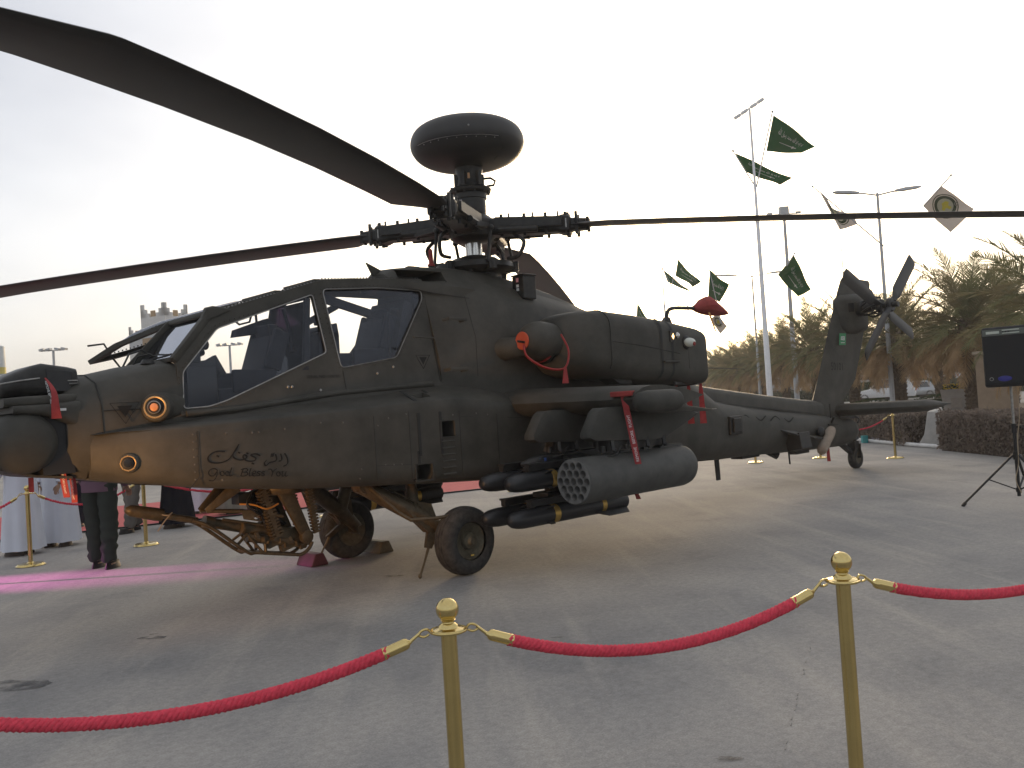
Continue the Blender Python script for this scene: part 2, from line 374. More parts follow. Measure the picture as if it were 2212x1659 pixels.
# seams, marking bands and doors on the cheek
def seam(pts, w=.006, m='band', name='panel_seam', parent=None, d=.004):
    b = MB()
    for p, q in zip(pts, pts[1:]): b.bar(p, q, w, d, side=(V(q) - V(p)).cross(V((0, 1, 0))) if abs((V(q) - V(p)).y) < .2 else None)
    return b.build(name, M[m], parent or fabp, 0)
seam([(3.78, .834, 1.09), (3.70, .852, 1.18), (3.70, .852, 1.53)], .006)
seam([(2.12, .9405, .99), (2.12, .9405, 1.56)], .004); seam([(1.73, .9405, .97), (1.73, .9405, 1.58)], .004)
seam([(2.12, .9405, 1.115), (1.73, .9405, 1.095)], .004); seam([(1.12, .9405, .93), (1.12, .9405, 1.56)], .004)
seam([(1.1, .9402, 1.50), (.25, .919, 1.44)], .004); seam([(.62, .9335, .90), (.62, .9335, 1.50)], .004)
for x, w in ((1.62, .035), (1.36, .032)):        # dark vertical bands
    bb = MB(); bb.box((x, .9415, 1.36), (w, .004, .40)); bb.prism([(x - w / 2, .9135, 1.672), (x + w / 2, .9135, 1.672), (x + w / 2, .70, 1.775), (x - w / 2, .70, 1.775)], (0, .002, .004))
    bb.build('marking_band', M['band'], fabp, 0)
MB().box((1.64, .9415, 1.15), (.03, .004, .12)).build('marking_band', M['band'], fabp, 0)
rv = MB()
for k in range(7): rv.ell((3.735 if k > 5 else 3.735, .848, 1.16 + k * .058), (.007, .004, .007), 6, 4)
for x, z in [(3.5, 1.50), (3.28, 1.49), (3.22, 1.49), (3.0, 1.5), (2.66, 1.53), (2.44, 1.52), (3.55, 1.14), (2.3, 1.02), (2.28, 1.10), (2.08, 1.47), (2.02, 1.115), (1.93, 1.11), (1.84, 1.105), (1.96, 1.53), (1.76, 1.555), (1.2, 1.52), (.9, 1.52), (.75, 1.5)]:
    rv.ell((x, .92 if x > 3.2 else .94, z), (.009, .005, .009), 6, 4)
tag(rv.build('fastener_heads', M['rivet'], fabp, 40), None, None, kind='stuff')
# writing on the cheek
tx = lambda X, Y, e: V((3.65 - (X - 1480) * .0012, (.862 + (0.058 * min(1, (X - 1480) / 330)) if X < 1810 else .92 + (X - 1810) * 3.2e-5) + .0035 + e, 1.31 - (Y - 1020) * .001 - (X - 1490) * .000127))
ar = [[(2014, 962), (2030, 1000), (2032, 1035), (2020, 1056), (2000, 1066)], [(1983, 968), (1990, 1000), (1984, 1020), (1968, 1026)], [(1946, 972), (1952, 1005), (1946, 1022), (1925, 1032), (1898, 1040), (1880, 1058), (1866, 1062), (1862, 1042), (1876, 1022)],
      [(1912, 992), (1918, 968), (1926, 988), (1934, 962)], [(1600, 958), (1548, 960), (1508, 984), (1492, 1016), (1510, 1044), (1565, 1048), (1620, 1022), (1648, 985), (1672, 940), (1694, 900)],
      [(1694, 900), (1674, 945), (1652, 985), (1668, 1012), (1704, 1022), (1738, 1008), (1742, 988), (1722, 982), (1722, 1010), (1752, 1030), (1792, 1026), (1802, 1006), (1780, 990), (1772, 978), (1806, 972), (1832, 984)], [(1550, 992), (1560, 1000)], [(1690, 962), (1698, 968)], [(1776, 1046), (1786, 1052)], [(1744, 966), (1752, 972)]]
for w_ in (ar[:4], ar[4:]): nib(w_, tx, 9.5, 0.9, thin=.30).build('painted_word', M['ink'], fabp, 0, fix=False)
def circ(cx, cy, rx, ry): return [(cx + rx * math.cos(t), cy + ry * math.sin(t)) for t in [2 * math.pi * k / 8 - .6 for k in range(9)]]
en = [[(1548, 1106), (1530, 1092), (1505, 1100), (1492, 1125), (1502, 1148), (1525, 1146), (1540, 1122), (1546, 1116), (1540, 1155), (1518, 1186), (1492, 1184)], circ(1578, 1130, 13, 17), circ(1611, 1130, 12, 17), [(1640, 1084), (1625, 1140), (1632, 1148), (1644, 1142)],
      [(1716, 1092), (1706, 1120), (1696, 1147)], [(1700, 1098), (1730, 1088), (1744, 1100), (1732, 1115), (1710, 1118)], [(1712, 1118), (1740, 1122), (1738, 1140), (1716, 1149), (1694, 1147)], [(1766, 1088), (1752, 1136), (1758, 1148), (1768, 1142)],
      [(1776, 1130), (1794, 1124), (1796, 1112), (1784, 1110), (1773, 1126), (1776, 1144), (1790, 1148), (1802, 1138)], [(1828, 1114), (1812, 1111), (1808, 1122), (1822, 1132), (1820, 1145), (1802, 1146)], [(1860, 1114), (1844, 1111), (1840, 1122), (1854, 1132), (1852, 1145), (1834, 1146)],
      [(1888, 1094), (1904, 1092), (1914, 1106), (1918, 1120)], [(1948, 1088), (1930, 1100), (1918, 1120), (1908, 1149)], circ(1958, 1130, 13, 17), [(1984, 1114), (1992, 1112), (1984, 1136), (1992, 1148), (2008, 1132), (2016, 1112)], [(2016, 1112), (2008, 1138), (2014, 1148), (2026, 1142)]]
for w_ in (en[:4], en[4:11], en[11:]): nib(w_, tx, 6.2, 0.75, thin=.36).build('painted_word', M['ink'], fabp, 0, fix=False)
# triangles stencilled on nose and body
def tri(o, ex, s, parent, hollow):
    ex = V(ex).normalized(); o = V(o); n = V((-ex.y, ex.x, 0)); n = n if n.y > 0 else -n
    b = MB(); k = [o + ex * s, o - ex * s, o - V((0, 0, s * 1.6))]
    b.prism(k, n * .003)
    b.build('warning_triangle', M['ink'], parent, 0)
    q = [o + ex * s * 1.9 + V((0, 0, s * .42)), o - ex * s * 1.9 + V((0, 0, s * .42)), o - V((0, 0, s * 2.5))]
    b = MB()
    for i in range(3): b.bar(q[i], q[(i + 1) % 3], .006, .004, side=n)
    b.build('triangle_outline', M['ink'], parent, 0)
tri((4.125, .558, 1.76), (1, -.18, 0), .055, nose, True)
tri((1.29, .648, 2.10), (1, 0, 0), .045, fus, True)
# nose ring seam
ringp = [(.375, 1.20), (.475, 1.31), (.511, 1.57), (.491, 1.79), (.39, 1.95), (.183, 2.02), (0, 2.031)]
for xs in (4.275,):
    MB().tube([(xs, y, z) for y, z in ringp], .005, 4).build('nose_seam', M['band'], nose, 0)
MB().tube([(3.84, .50, 1.93), (3.84, .44, 2.02), (3.84, .3, 2.075)], .004, 4).build('nose_seam', M['band'], nose, 0)
MB().tube([(4.26, .50, 1.73), (4.0, .545, 1.73), (3.84, .556, 1.73)], .003, 4).build('nose_seam', M['band'], nose, 0)

# ------------------------------------------------------------------ canopy
def side(x, z, s=1, e=0.0): return V((x, s * (.575 - .2125 * (z - 1.70) + e), z))
def roundp(pts, r, n=4):
    out = []; m = len(pts)
    for i in range(m):
        a, p, c = V((*pts[i - 1], 0)), V((*pts[i], 0)), V((*pts[(i + 1) % m], 0))
        d0 = (a - p); d1 = (c - p); q = min(r, d0.length * .45, d1.length * .45)
        s_, e_ = p + d0.normalized() * q, p + d1.normalized() * q
        for k in range(n + 1):
            t = k / n; v = s_ * (1 - t) ** 2 + p * 2 * t * (1 - t) + e_ * t * t; out.append((v.x, v.y))
    return out
outer = [(3.70, 1.66), (3.69, 1.95), (3.675, 2.125), (3.50, 2.31), (3.325, 2.505), (3.0, 2.60), (2.63, 2.715), (2.158, 2.86), (1.85, 2.893), (1.50, 2.908), (1.08, 2.93), (.98, 2.93), (.98, 1.66)]
w1 = roundp([(3.675, 1.715), (3.46, 1.723), (3.30, 1.765), (2.27, 2.165), (2.311, 2.713), (3.29, 2.375), (3.638, 2.01)], .035)
w2 = roundp([(2.195, 2.766), (1.55, 2.811), (1.02, 2.807), (1.025, 2.72), (1.488, 2.112), (2.141, 2.018)], .05)
def stand(sg, wins, name):
    b = MB().holed([side(x, z, sg) for x, z in outer], [[side(x, z, sg) for x, z in w] for w in wins], (0, -sg * .045, 0))
    return b.build(name, P, H, 30)
w1s = [(x, z) for x, z in roundp([(3.67, 1.72), (3.46, 1.723), (3.30, 1.765), (2.27, 2.165), (2.30, 2.79), (3.30, 2.475), (3.62, 2.11)], .03)]
cp = stand(1, [w1, w2], 'canopy_frame'); cs = stand(-1, [w1s, w2], 'canopy_frame')
def pane(w, sg, parent, name='window_pane'):
    c = V((sum(p[0] for p in w) / len(w), sum(p[1] for p in w) / len(w)))
    q = [side(c.x + (x - c.x) * 1.012, c.y + (z - c.y) * 1.012, sg, -.018) for x, z in w]
    return MB().prism(q, (0, -sg * .006, 0)).build(name, M['glass'], parent, 0)
pane(w1, 1, cp); pane(w2, 1, cp); pane(w2, -1, cs)
# pale sealant edge and rivets round the windows
for w in (w1, w2):
    c = V((sum(p[0] for p in w) / len(w), sum(p[1] for p in w) / len(w)))
    MB().tube([side(x, z, 1, .002) for x, z in w + [w[0]]], .0055, 5).build('window_seal', M['steel'], cp, 0)
    rv = MB(); pts = [V((x, z, 0)) for x, z in w] ; pts.append(pts[0]); acc = 0
    for p, q in zip(pts, pts[1:]):
        L = (q - p).length; t = acc
        while t < L:
            m_ = p + (q - p) * (t / L); d = (m_ - V((c.x, c.y, 0))).normalized()
            rv.ell(side(m_.x + d.x * .03, m_.y + d.y * .03, 1, .002), (.0075, .006, .0075), 6, 4); t += .045
        acc = t - L
    tag(rv.build('rivets', P, cp, 40), None, None, kind='stuff')
# sill strip: bulge under the windows
MB().tube([side(3.66, 1.67, 1, -.004), side(3.2, 1.69, 1, -.006), side(2.2, 1.79, 1, -.01), side(1.1, 1.84, 1, -.01)], .03, 8).build('sill_rail', P, cp, 60)
# wind screen with its posts
ws = [(3.655, .43, 2.13), (3.655, -.43, 2.13), (3.345, -.37, 2.475), (3.345, .37, 2.475)]
MB().prism([V(p) for p in ws], (-.008, 0, -.006)).build('windscreen', M['wsglass'], H, 0)
fr = MB()
fr.bar((3.70, .475, 2.105), (3.335, .392, 2.505), .055, .06); fr.bar((3.70, -.475, 2.105), (3.335, -.392, 2.505), .055, .06)
fr.bar((3.335, .40, 2.505), (3.335, -.40, 2.505), .05, .035); fr.bar((3.675, .47, 2.12), (3.675, -.47, 2.12), .05, .04)
wf = fr.build('windscreen_frame', P, H, 30, .008)
# bracket at the frame peak, rivet strip along the roof edge
MB().prism([(3.44, .385, 2.42), (3.37, .375, 2.555), (3.29, .365, 2.575), (3.20, .365, 2.565), (3.14, .37, 2.55)], (0, .05, -.01)).build('frame_bracket', P, wf, 0, .008)
MB().tube([(3.80, .10, 2.125), (3.69, .33, 2.155), (3.675, .40, 2.165)], .008, 6).build('wiper_arm', M['black'], wf, 60)
MB().bar((3.688, .36, 2.162), (3.648, .05, 2.19), .02, .014).build('wiper_blade', M['black'], wf, 0)
# roof glazing and roof frames
rf = [(3.335, 2.505), (2.63, 2.722), (2.158, 2.865), (1.5, 2.912), (.98, 2.935)]
def roofy(z): return .575 - .2125 * (z - 1.70)
b = MB()
for i in range(4):
    (xa, za), (xb, zb) = rf[i], rf[i + 1]; ya, yb = roofy(za) - .012, roofy(zb) - .012
    for s in (1, -1):
        b.add([(xa, s * ya, za), (xb, s * yb, zb), (xb, s * (yb - .05), zb + .012), (xa, s * (ya - .05), za + .012), (xa, s * ya, za - .03), (xb, s * yb, zb - .03), (xb, s * (yb - .05), zb - .02), (xa, s * (ya - .05), za - .02)],
              [(0, 1, 2, 3), (4, 7, 6, 5), (0, 4, 5, 1), (3, 2, 6, 7), (0, 3, 7, 4), (1, 5, 6, 2)])
for x, z in ((2.63, 2.725), (2.2, 2.855), (1.5, 2.915), (1.02, 2.935)): b.box((x, 0, z), (.07, 2 * roofy(z) - .09, .035))
roof = b.build('roof_frame', P, H, 0)
for i in range(4):
    (xa, za), (xb, zb) = rf[i], rf[i + 1]; ya, yb = roofy(za) - .065, roofy(zb) - .065
    q = [V((xa - .01, ya, za + .004)), V((xa - .01, -ya, za + .004)), V((xb + .01, -yb, zb + .004)), V((xb + .01, yb, zb + .004))]
    MB().prism(q, (0, 0, .006)).build('roof_pane', M['glass'], roof, 0)
rv = MB()
for i in range(4):
    (xa, za), (xb, zb) = rf[i], rf[i + 1]; n = int(abs(xa - xb) / .035)
    for k in range(n):
        t = k / n; x, z = xa + (xb - xa) * t, za + (zb - za) * t
        rv.ell((x, roofy(z) - .03, z + .012), (.009, .009, .008), 6, 4)
tag(rv.build('rivets', P, roof, 40), None, None, kind='stuff')
# open starboard canopy door, hinged at the roof edge
h0, h1 = V((3.30, -.385, 2.52)), V((2.158, -.325, 2.865)); ax = (h1 - h0).normalized()
rotm = Matrix.Translation(h0) @ Matrix.Rotation(R(65), 4, ax) @ Matrix.Translation(-h0)
do = roundp([(3.70, 1.70), (3.46, 1.70), (3.30, 1.735), (2.245, 2.14), (2.26, 2.83), (3.31, 2.505), (3.66, 2.12)], .03)
di = [(x, z) for x, z in roundp([(3.63, 1.755), (3.46, 1.765), (3.31, 1.80), (2.31, 2.19), (2.32, 2.74), (3.27, 2.435), (3.58, 2.10)], .03)]
dm = MB().holed([side(x, z, -1, .012) for x, z in do], [[side(x, z, -1, .012) for x, z in di]], (0, .04, 0))
dm.v = [tuple(rotm @ V(p)) for p in dm.v]; door = dm.build('canopy_door', P, H, 20)
dg_ = MB(); cx_ = sum(q[0] for q in di) / len(di); cz_ = sum(q[1] for q in di) / len(di); nr = 7   # bulged glass
for k_ in (0, 1):
    o_ = len(dg_.v); dg_.v.append(tuple(side(cx_, cz_, -1, .115 - .006 * k_)))
    for i_ in range(1, nr + 1):
        for x, z in di: dg_.v.append(tuple(side(cx_ + (x - cx_) * i_ / nr, cz_ + (z - cz_) * i_ / nr, -1, .004 + .111 * (1 - (i_ / nr) ** 2.6) - .006 * k_)))
    n_ = len(di)
    for q in range(n_): dg_.f.append((o_, o_ + 1 + q, o_ + 1 + (q + 1) % n_))
    for i_ in range(nr - 1):
        for q in range(n_): a_ = o_ + 1 + i_ * n_; dg_.f.append((a_ + q, a_ + (q + 1) % n_, a_ + n_ + (q + 1) % n_, a_ + n_ + q))
dg_.v = [tuple(rotm @ V(p)) for p in dg_.v]; dg_.build('window_pane', M['glass'], door, 60)
hd = MB(); 
hd.tube([rotm @ side(3.50, 1.78, -1, .01), rotm @ side(3.50, 1.78, -1, .13), rotm @ side(3.62, 1.72, -1, .16)], .010, 6)
hd.tube([rotm @ side(3.50, 1.78, -1, -.02), rotm @ side(3.48, 1.78, -1, -.16), rotm @ side(3.62, 1.80, -1, -.26), rotm @ side(3.80, 1.95, -1, -.42)], .010, 6)
hd.build('door_handle', M['dark'], door, 60)
rv = MB()
for k in range(40):
    t = k / 40
    for a_, b_ in (((3.67, 1.72), (2.27, 2.16)),):
        rv.ell(rotm @ side(a_[0] + (b_[0] - a_[0]) * t, a_[1] + (b_[1] - a_[1]) * t + .01, -1, .014), (.008, .008, .008), 6, 4)
tag(rv.build('rivets', P, door, 40), None, None, kind='stuff')

# ------------------------------------------------------------------ cockpit inside
def seat(x, z0, ztop):
    s = MB(); s.box((x, 0, z0), (.46, .46, .16)); s.bar((x - .18, 0, z0), (x - .36, 0, ztop), .46, .12, .38, .10, side=(0, 1, 0))
    s.box((x - .38, 0, ztop + .04), (.10, .26, .16)); s.box((x - .1, .25, z0 + .14), (.42, .05, .20)); s.box((x - .1, -.25, z0 + .14), (.42, .05, .20))
    s.bar((x - .30, .21, ztop - .3), (x - .42, .21, ztop + .05), .06, .16); s.bar((x - .30, -.21, ztop - .3), (x - .42, -.21, ztop + .05), .06, .16)
    return s.build('pilot_seat', M['seat'], H, 30, .02)
seat(2.98, 1.80, 2.34); seat(1.72, 1.98, 2.52)
c_ = MB(); c_.box((3.45, 0, 1.88), (.26, .90, .36)); c_.prism([(3.62, -.40, 2.06), (3.30, -.40, 2.13), (3.27, -.40, 2.00), (3.5, -.40, 1.8)], (0, .80, 0)); c_.box((3.36, 0, 2.12), (.14, .2, .22)); c_.cyl((3.36, 0, 2.18), (3.24, 0, 2.24), .05, .06)
c_.ell((3.34, .30, 2.25), (.035, .02, .045)); c_.box((3.3, .36, 2.05), (.12, .06, .18), (0, .5, 0))
c_.build('front_instrument_panel', M['screen'], H, 30, .01)
c_ = MB(); c_.box((2.20, 0, 2.16), (.22, .86, .40)); c_.prism([(2.34, -.33, 2.36), (2.04, -.33, 2.46), (2.02, -.33, 2.32), (2.2, -.33, 2.2)], (0, .66, 0)); c_.box((2.12, .18, 2.50), (.1, .12, .10))
c_.build('rear_instrument_panel', M['seat'], H, 30, .01)
c_ = MB(); c_.bar((1.10, 0, 1.8), (1.06, 0, 2.80), .98, .08, .60, .08, side=(0, 1, 0)); c_.bar((1.42, 0, 1.9), (1.14, 0, 2.70), .80, .16, .56, .12, side=(0, 1, 0)); c_.build('rear_bulkhead', M['seat'], H, 0)
c_ = MB(); c_.bar((2.46, 0, 1.75), (2.33, 0, 2.66), .92, .012, .66, .012, side=(0, 1, 0)); c_.build('blast_shield', M['glass'], H, 0)
c_ = MB(); c_.bar((2.49, .42, 1.75), (2.34, .31, 2.68), .04, .05); c_.bar((2.49, -.42, 1.75), (2.34, -.31, 2.68), .04, .05); c_.bar((2.34, .3, 2.70), (2.34, -.3, 2.70), .05, .05); c_.build('shield_frame', M['seat'], H, 0)
c_ = MB(); c_.tube([(3.1, .36, 2.46), (3.05, .36, 2.42), (2.95, .355, 2.445), (2.93, .35, 2.50)], .01, 6); c_.prism([(2.86, -.2, 2.36), (2.84, -.2, 2.43), (2.52, -.2, 2.54), (2.40, -.2, 2.42)], (0, .10, 0)); c_.tube([(2.62, -.15, 2.64), (2.60, -.15, 2.3), (2.54, -.14, 2.1)], .012, 6)
c_.tube([(2.5, .15, 2.6), (2.43, .1, 2.45), (2.40, .1, 2.2)], .02, 6); c_.ell((2.52, .05, 2.36), (.07, .06, .08))
c_.tube(cr([(1.25, .25, 2.62), (1.38, .28, 2.6), (1.42, .3, 2.4), (1.42, .3, 2.2), (1.36, .3, 2.08)], 5), .009, 6); c_.bar((2.1, .22, 2.70), (1.55, .22, 2.56), .05, .08); c_.bar((2.15, -.28, 2.45), (1.65, -.27, 2.70), .05, .06)
c_.build('cockpit_fittings', M['seat'], H, 40)
c_ = MB(); c_.bar((3.1, .44, 1.74), (2.45, .44, 1.98), .14, .16); c_.bar((3.1, -.44, 1.74), (2.45, -.44, 1.98), .14, .16); c_.bar((2.0, .42, 1.95), (1.3, .42, 2.03), .14, .16); c_.bar((2.0, -.42, 1.95), (1.3, -.42, 2.03), .14, .16); c_.build('side_consoles', M['seat'], H, 0, .02)

# ------------------------------------------------------------------ nose sensor turrets
b = MB(); b.loft([rrect(4.36, -.25, .27, 1.87, 2.07, .05), rrect(4.42, -.26, .285, 1.865, 2.085, .06), rrect(4.60, -.26, .285, 1.865, 2.115, .07), rrect(4.66, -.25, .27, 1.865, 2.10, .07), rrect(4.76, -.235, .255, 1.865, 2.06, .09), rrect(4.84, -.20, .22, 1.87, 2.02, .07), rrect(4.87, -.15, .17, 1.89, 1.99, .05)])
pn = b.build('night_vision_turret', M['dark'], H, 40)
MB().prism([(4.40, .288, 2.045), (4.59, .288, 2.07), (4.57, .288, 1.90), (4.42, .288, 1.895)], (0, .006, 0)).build('turret_window', M['screen'], pn, 0, .003)
MB().tube([(4.44, .297, 1.975), (4.37, .297, 1.975), (4.365, .297, 1.955), (4.43, .297, 1.952)], .006, 6).build('latch', M['steel'], pn, 60)
MB().tube([(4.63, .29, 2.00), (4.76, .27, 1.985), (4.86, .2, 1.97), (4.885, 0, 1.965)], .006, 6).build('lanyard', M['steel'], pn, 60)
b = MB(); b.loft([rrect(4.34, -.34, .36, 1.80, 1.875, .03), rrect(4.50, -.40, .42, 1.79, 1.872, .03), rrect(4.78, -.42, .44, 1.785, 1.862, .03), rrect(4.90, -.36, .38, 1.79, 1.855, .03)])
b.loft([rrect(4.40, -.43, .445, 1.60, 1.82, .05), rrect(4.52, -.45, .465, 1.66, 1.81, .05), rrect(4.66, -.46, .475, 1.72, 1.80, .035), rrect(4.86, -.44, .455, 1.745, 1.795, .02)])
yk = b.build('turret_yoke', P, H, 40)
MB().box((4.545, .470, 1.755), (.062, .004, .018)).build('data_plate', M['whitepaint'], yk, 0)
b = MB()
b.lathe([(.02, -.50), (.15, -.485), (.205, -.44), (.225, -.36), (.225, .36), (.205, .44), (.15, .485), (.02, .50)], (4.775, 0, 1.525), (0, 1, 0), 32)
td = b.build('sight_turret', M['paint2'], H, 50)
b = MB(); b.lathe([(.212, -.34), (.218, -.33), (.218, .33), (.212, .34)], (4.72, 0, 1.525), (0, 1, 0), 24); b.box((4.56, 0, 1.5), (.22, .80, .44)); b.build('turret_bearing', M['black'], td, 40)
for s in (-.22, .22): MB().cyl((4.97, s, 1.56), (5.02, s, 1.56), .11, .10, 18).build('sight_window', M['screen'], td, 40)
b = MB(); b.loft([[V((x, y, z)) for x, y, z in r_] for r_ in ([(4.46, -.36, 1.255), (4.46, .36, 1.255), (4.46, .36, 1.235), (4.46, -.36, 1.235)], [(4.70, -.34, 1.285), (4.70, .34, 1.285), (4.70, .34, 1.267), (4.70, -.34, 1.267)], [(4.94, -.30, 1.36), (4.94, .30, 1.36), (4.945, .30, 1.345), (4.945, -.30, 1.345)])])
b.build('chin_tray', P, H, 30)
b = MB()
for k in range(9): b.box((4.50 + .03 * (k % 3), .32 - .03 * k, 1.30 + .03 * (k % 4)), (.06, .05, .05), (k, k * .5, .2))
b.build('turret_harness', M['black'], td, 30)
# missile warning sensors: a round eye in a tan ring
def eye(c, d, r, hs):
    a, bb, d = frame(d); c = V(c)
    e = MB().lathe([(r * 1.35, -.16), (r * 1.4, -.02), (r * 1.3, .0), (r * 1.15, .005)], c, d, 24).build('warning_sensor', P, nose if hs else fabp, 50)
    MB().lathe([(r * 1.0, .004), (r * 1.06, .012), (r * .98, .018), (r * .90, .016), (r * .88, .004)], c, d, 28, False).build('sensor_ring', M['sensorring'], e, 50)
    MB().lathe([(r * .88, -.02), (r * .86, .01), (r * .70, .012), (r * .66, .03), (r * .5, .032)], c, d, 24).build('sensor_barrel', M['black'], e, 40)
    if hs:
        MB().lathe([(r * .40, .032), (r * .36, .042), (r * .02, .046)], c, d, 20).build('sensor_lens', M['lens'], e, 50)
        MB().lathe([(r * .58, .033), (r * .62, .037), (r * .55, .04), (r * .52, .034)], c, d, 20, False).build('sensor_rim', M['steel'], e, 50)
    else: MB().lathe([(r * .55, .032), (r * .5, .04), (r * .02, .042)], c, d, 20).build('sensor_lens', M['screen'], e, 50)
    bolts = MB()
    for k in range(8):
        t = 2 * math.pi * k / 8; bolts.ell(c + d * .016 + (a * math.cos(t) + bb * math.sin(t)) * r * 1.0, (.006, .006, .006), 6, 4)
    tag(bolts.build('ring_bolts', M['sensorring'], e, 0), None, None, kind='stuff')
eye((3.915, .615, 1.735), (.62, .78, .02), .082, True)
MB().loft([rrect(x, y0, y1, z0, z1, r) for x, y0, y1, z0, z1, r in ((3.96, .48, .60, 1.66, 1.81, .05), (3.88, .46, .625, 1.63, 1.85, .07), (3.78, .46, .60, 1.63, 1.85, .07), (3.66, .46, .57, 1.66, 1.82, .05))]).build('sensor_blister', P, nose, 50)
eye((4.155, .655, 1.325), (.52, .85, 0), .055, False)
# little fittings on nose and body
b = MB(); b.tube([(3.86, .05, 2.09), (3.82, .08, 2.17), (3.74, .12, 2.19), (3.68, .16, 2.15)], .009, 6); b.tube([(3.93, .02, 2.08), (3.86, 0, 2.2), (3.74, -.05, 2.24), (3.62, -.1, 2.18)], .008, 6); b.cyl((3.80, .22, 2.10), (3.80, .22, 2.135), .06, .04, 14)
b.build('grab_loop', M['dark'], nose, 50)
for x, z in ((.88, 2.47), (.90, 1.965)):
    MB().tube([(x + .12, .64, z), (x + .12, .735, z + .008), (x - .10, .745, z + .004), (x - .10, .64, z - .004)], .012, 6, flat=1.6).build('foot_step', P, fus, 50)
MB().tube([(1.36, .60, 2.30), (1.36, .62, 2.302), (1.12, .63, 2.292), (1.12, .6, 2.29)], .008, 6).build('grab_handle', P, fus, 50)
rv = MB()
for x, z in [(2.72, 1.86), (2.68, 1.86), (1.55, 2.02), (1.75, 1.96), (2.4, 1.82)]: rv.ell(side(x, z, 1, .004), (.013, .008, .013), 8, 4)
tag(rv.build('latch_heads', M['steel'], cp, 40), None, None, kind='stuff')
fontmesh('serial_lettering', 'SERIAL NO 1500101', .040, M['ink'], cp, side(2.52, 1.93, 1, .003), (-1, 0, 0), side(2.5, 2.0) - side(2.5, 1.9))
for p, q in (((1.0, 2.30), (1.0, 1.86)), ((2.13, 1.99), (2.13, 1.80))):
    MB().bar(side(*p, 1, .002), side(*q, 1, .002), .006, .004).build('panel_seam', M['band'], cp, 0)

# ------------------------------------------------------------------ rotor fairing
rr = []
for x, zt, wt, wb, zb in [(1.33, 2.99, .20, .28, 2.86), (1.25, 3.045, .25, .33, 2.84), (1.0, 3.075, .27, .38, 2.80), (.55, 3.09, .29, .45, 2.74), (0, 3.06, .31, .50, 2.68), (-.5, 2.98, .30, .50, 2.60), (-1.0, 2.885, .28, .46, 2.54), (-1.5, 2.765, .24, .40, 2.46), (-1.85, 2.66, .16, .3, 2.40)]:
    rr.append(sec(x, [(0, zb), (wb, zb), (wb, zb + .3 * (zt - zb)), (wt + .035, zt - .09), (wt, zt - .03), (wt - .06, zt), (0, zt + .015)]))
ff = MB().loft(rr).build('rotor_fairing', P, H, 45)
cut(ff, MB().box((.98, .24, 2.965), (.56, .66, .125)))
MB().prism([(1.36, -.01, 2.98), (1.44, -.01, 3.125), (1.25, -.01, 3.05)], (0, .02, 0)).build('blade_antenna', P, ff, 0)
b = MB(); b.cyl((.62, .05, 3.08), (.62, .05, 3.15), .035, .03, 10); b.cyl((.62, .05, 3.15), (.62, .05, 3.29), .024, .018, 10); pr = b.build('air_probe', M['dark'], ff, 50)
pc = thing('probe_cover', 'short red cover standing upright on the fairing ahead of the rotor mast', 'cover', (.62, .05, 3.13)); MB().lathe([(.042, 0), (.04, .02), (.026, .03), (.022, .17), (.012, .19)], (0, 0, 0), (0, 0, 1), 12).build('sleeve', M['red'], pc, 50)
b = MB(); b.box((-.36, .47, 2.88), (.20, .18, .26)); b.box((-.36, .47, 3.02), (.22, .20, .02)); sb = b.build('light_box', M['dark'], ff, 0, .01)
MB().box((-.255, .47, 2.965), (.006, .035, .045)).build('pink_label', mat('pink_label', (.75, .35, .38), .6), sb, 0); MB().box((-.255, .47, 2.90), (.006, .035, .03)).build('white_label', M['whitepaint'], sb, 0); MB().box((-.255, .47, 2.86), (.006, .035, .03)).build('white_label', M['whitepaint'], sb, 0)
seam([(1.05, .41, 2.79), (.5, .49, 2.73), (-.4, .545, 2.62)], .006, parent=ff)
seam([(.62, .69, 1.9), (.62, .693, 2.3), (.62, .56, 2.74)], .005, parent=fus)
b = MB(); b.cyl((.35, .0, 3.09), (.35, 0, 3.11), .03); b.box((.92, .1, 3.09), (.14, .06, .02)); b.build('roof_fittings', P, ff, 30)

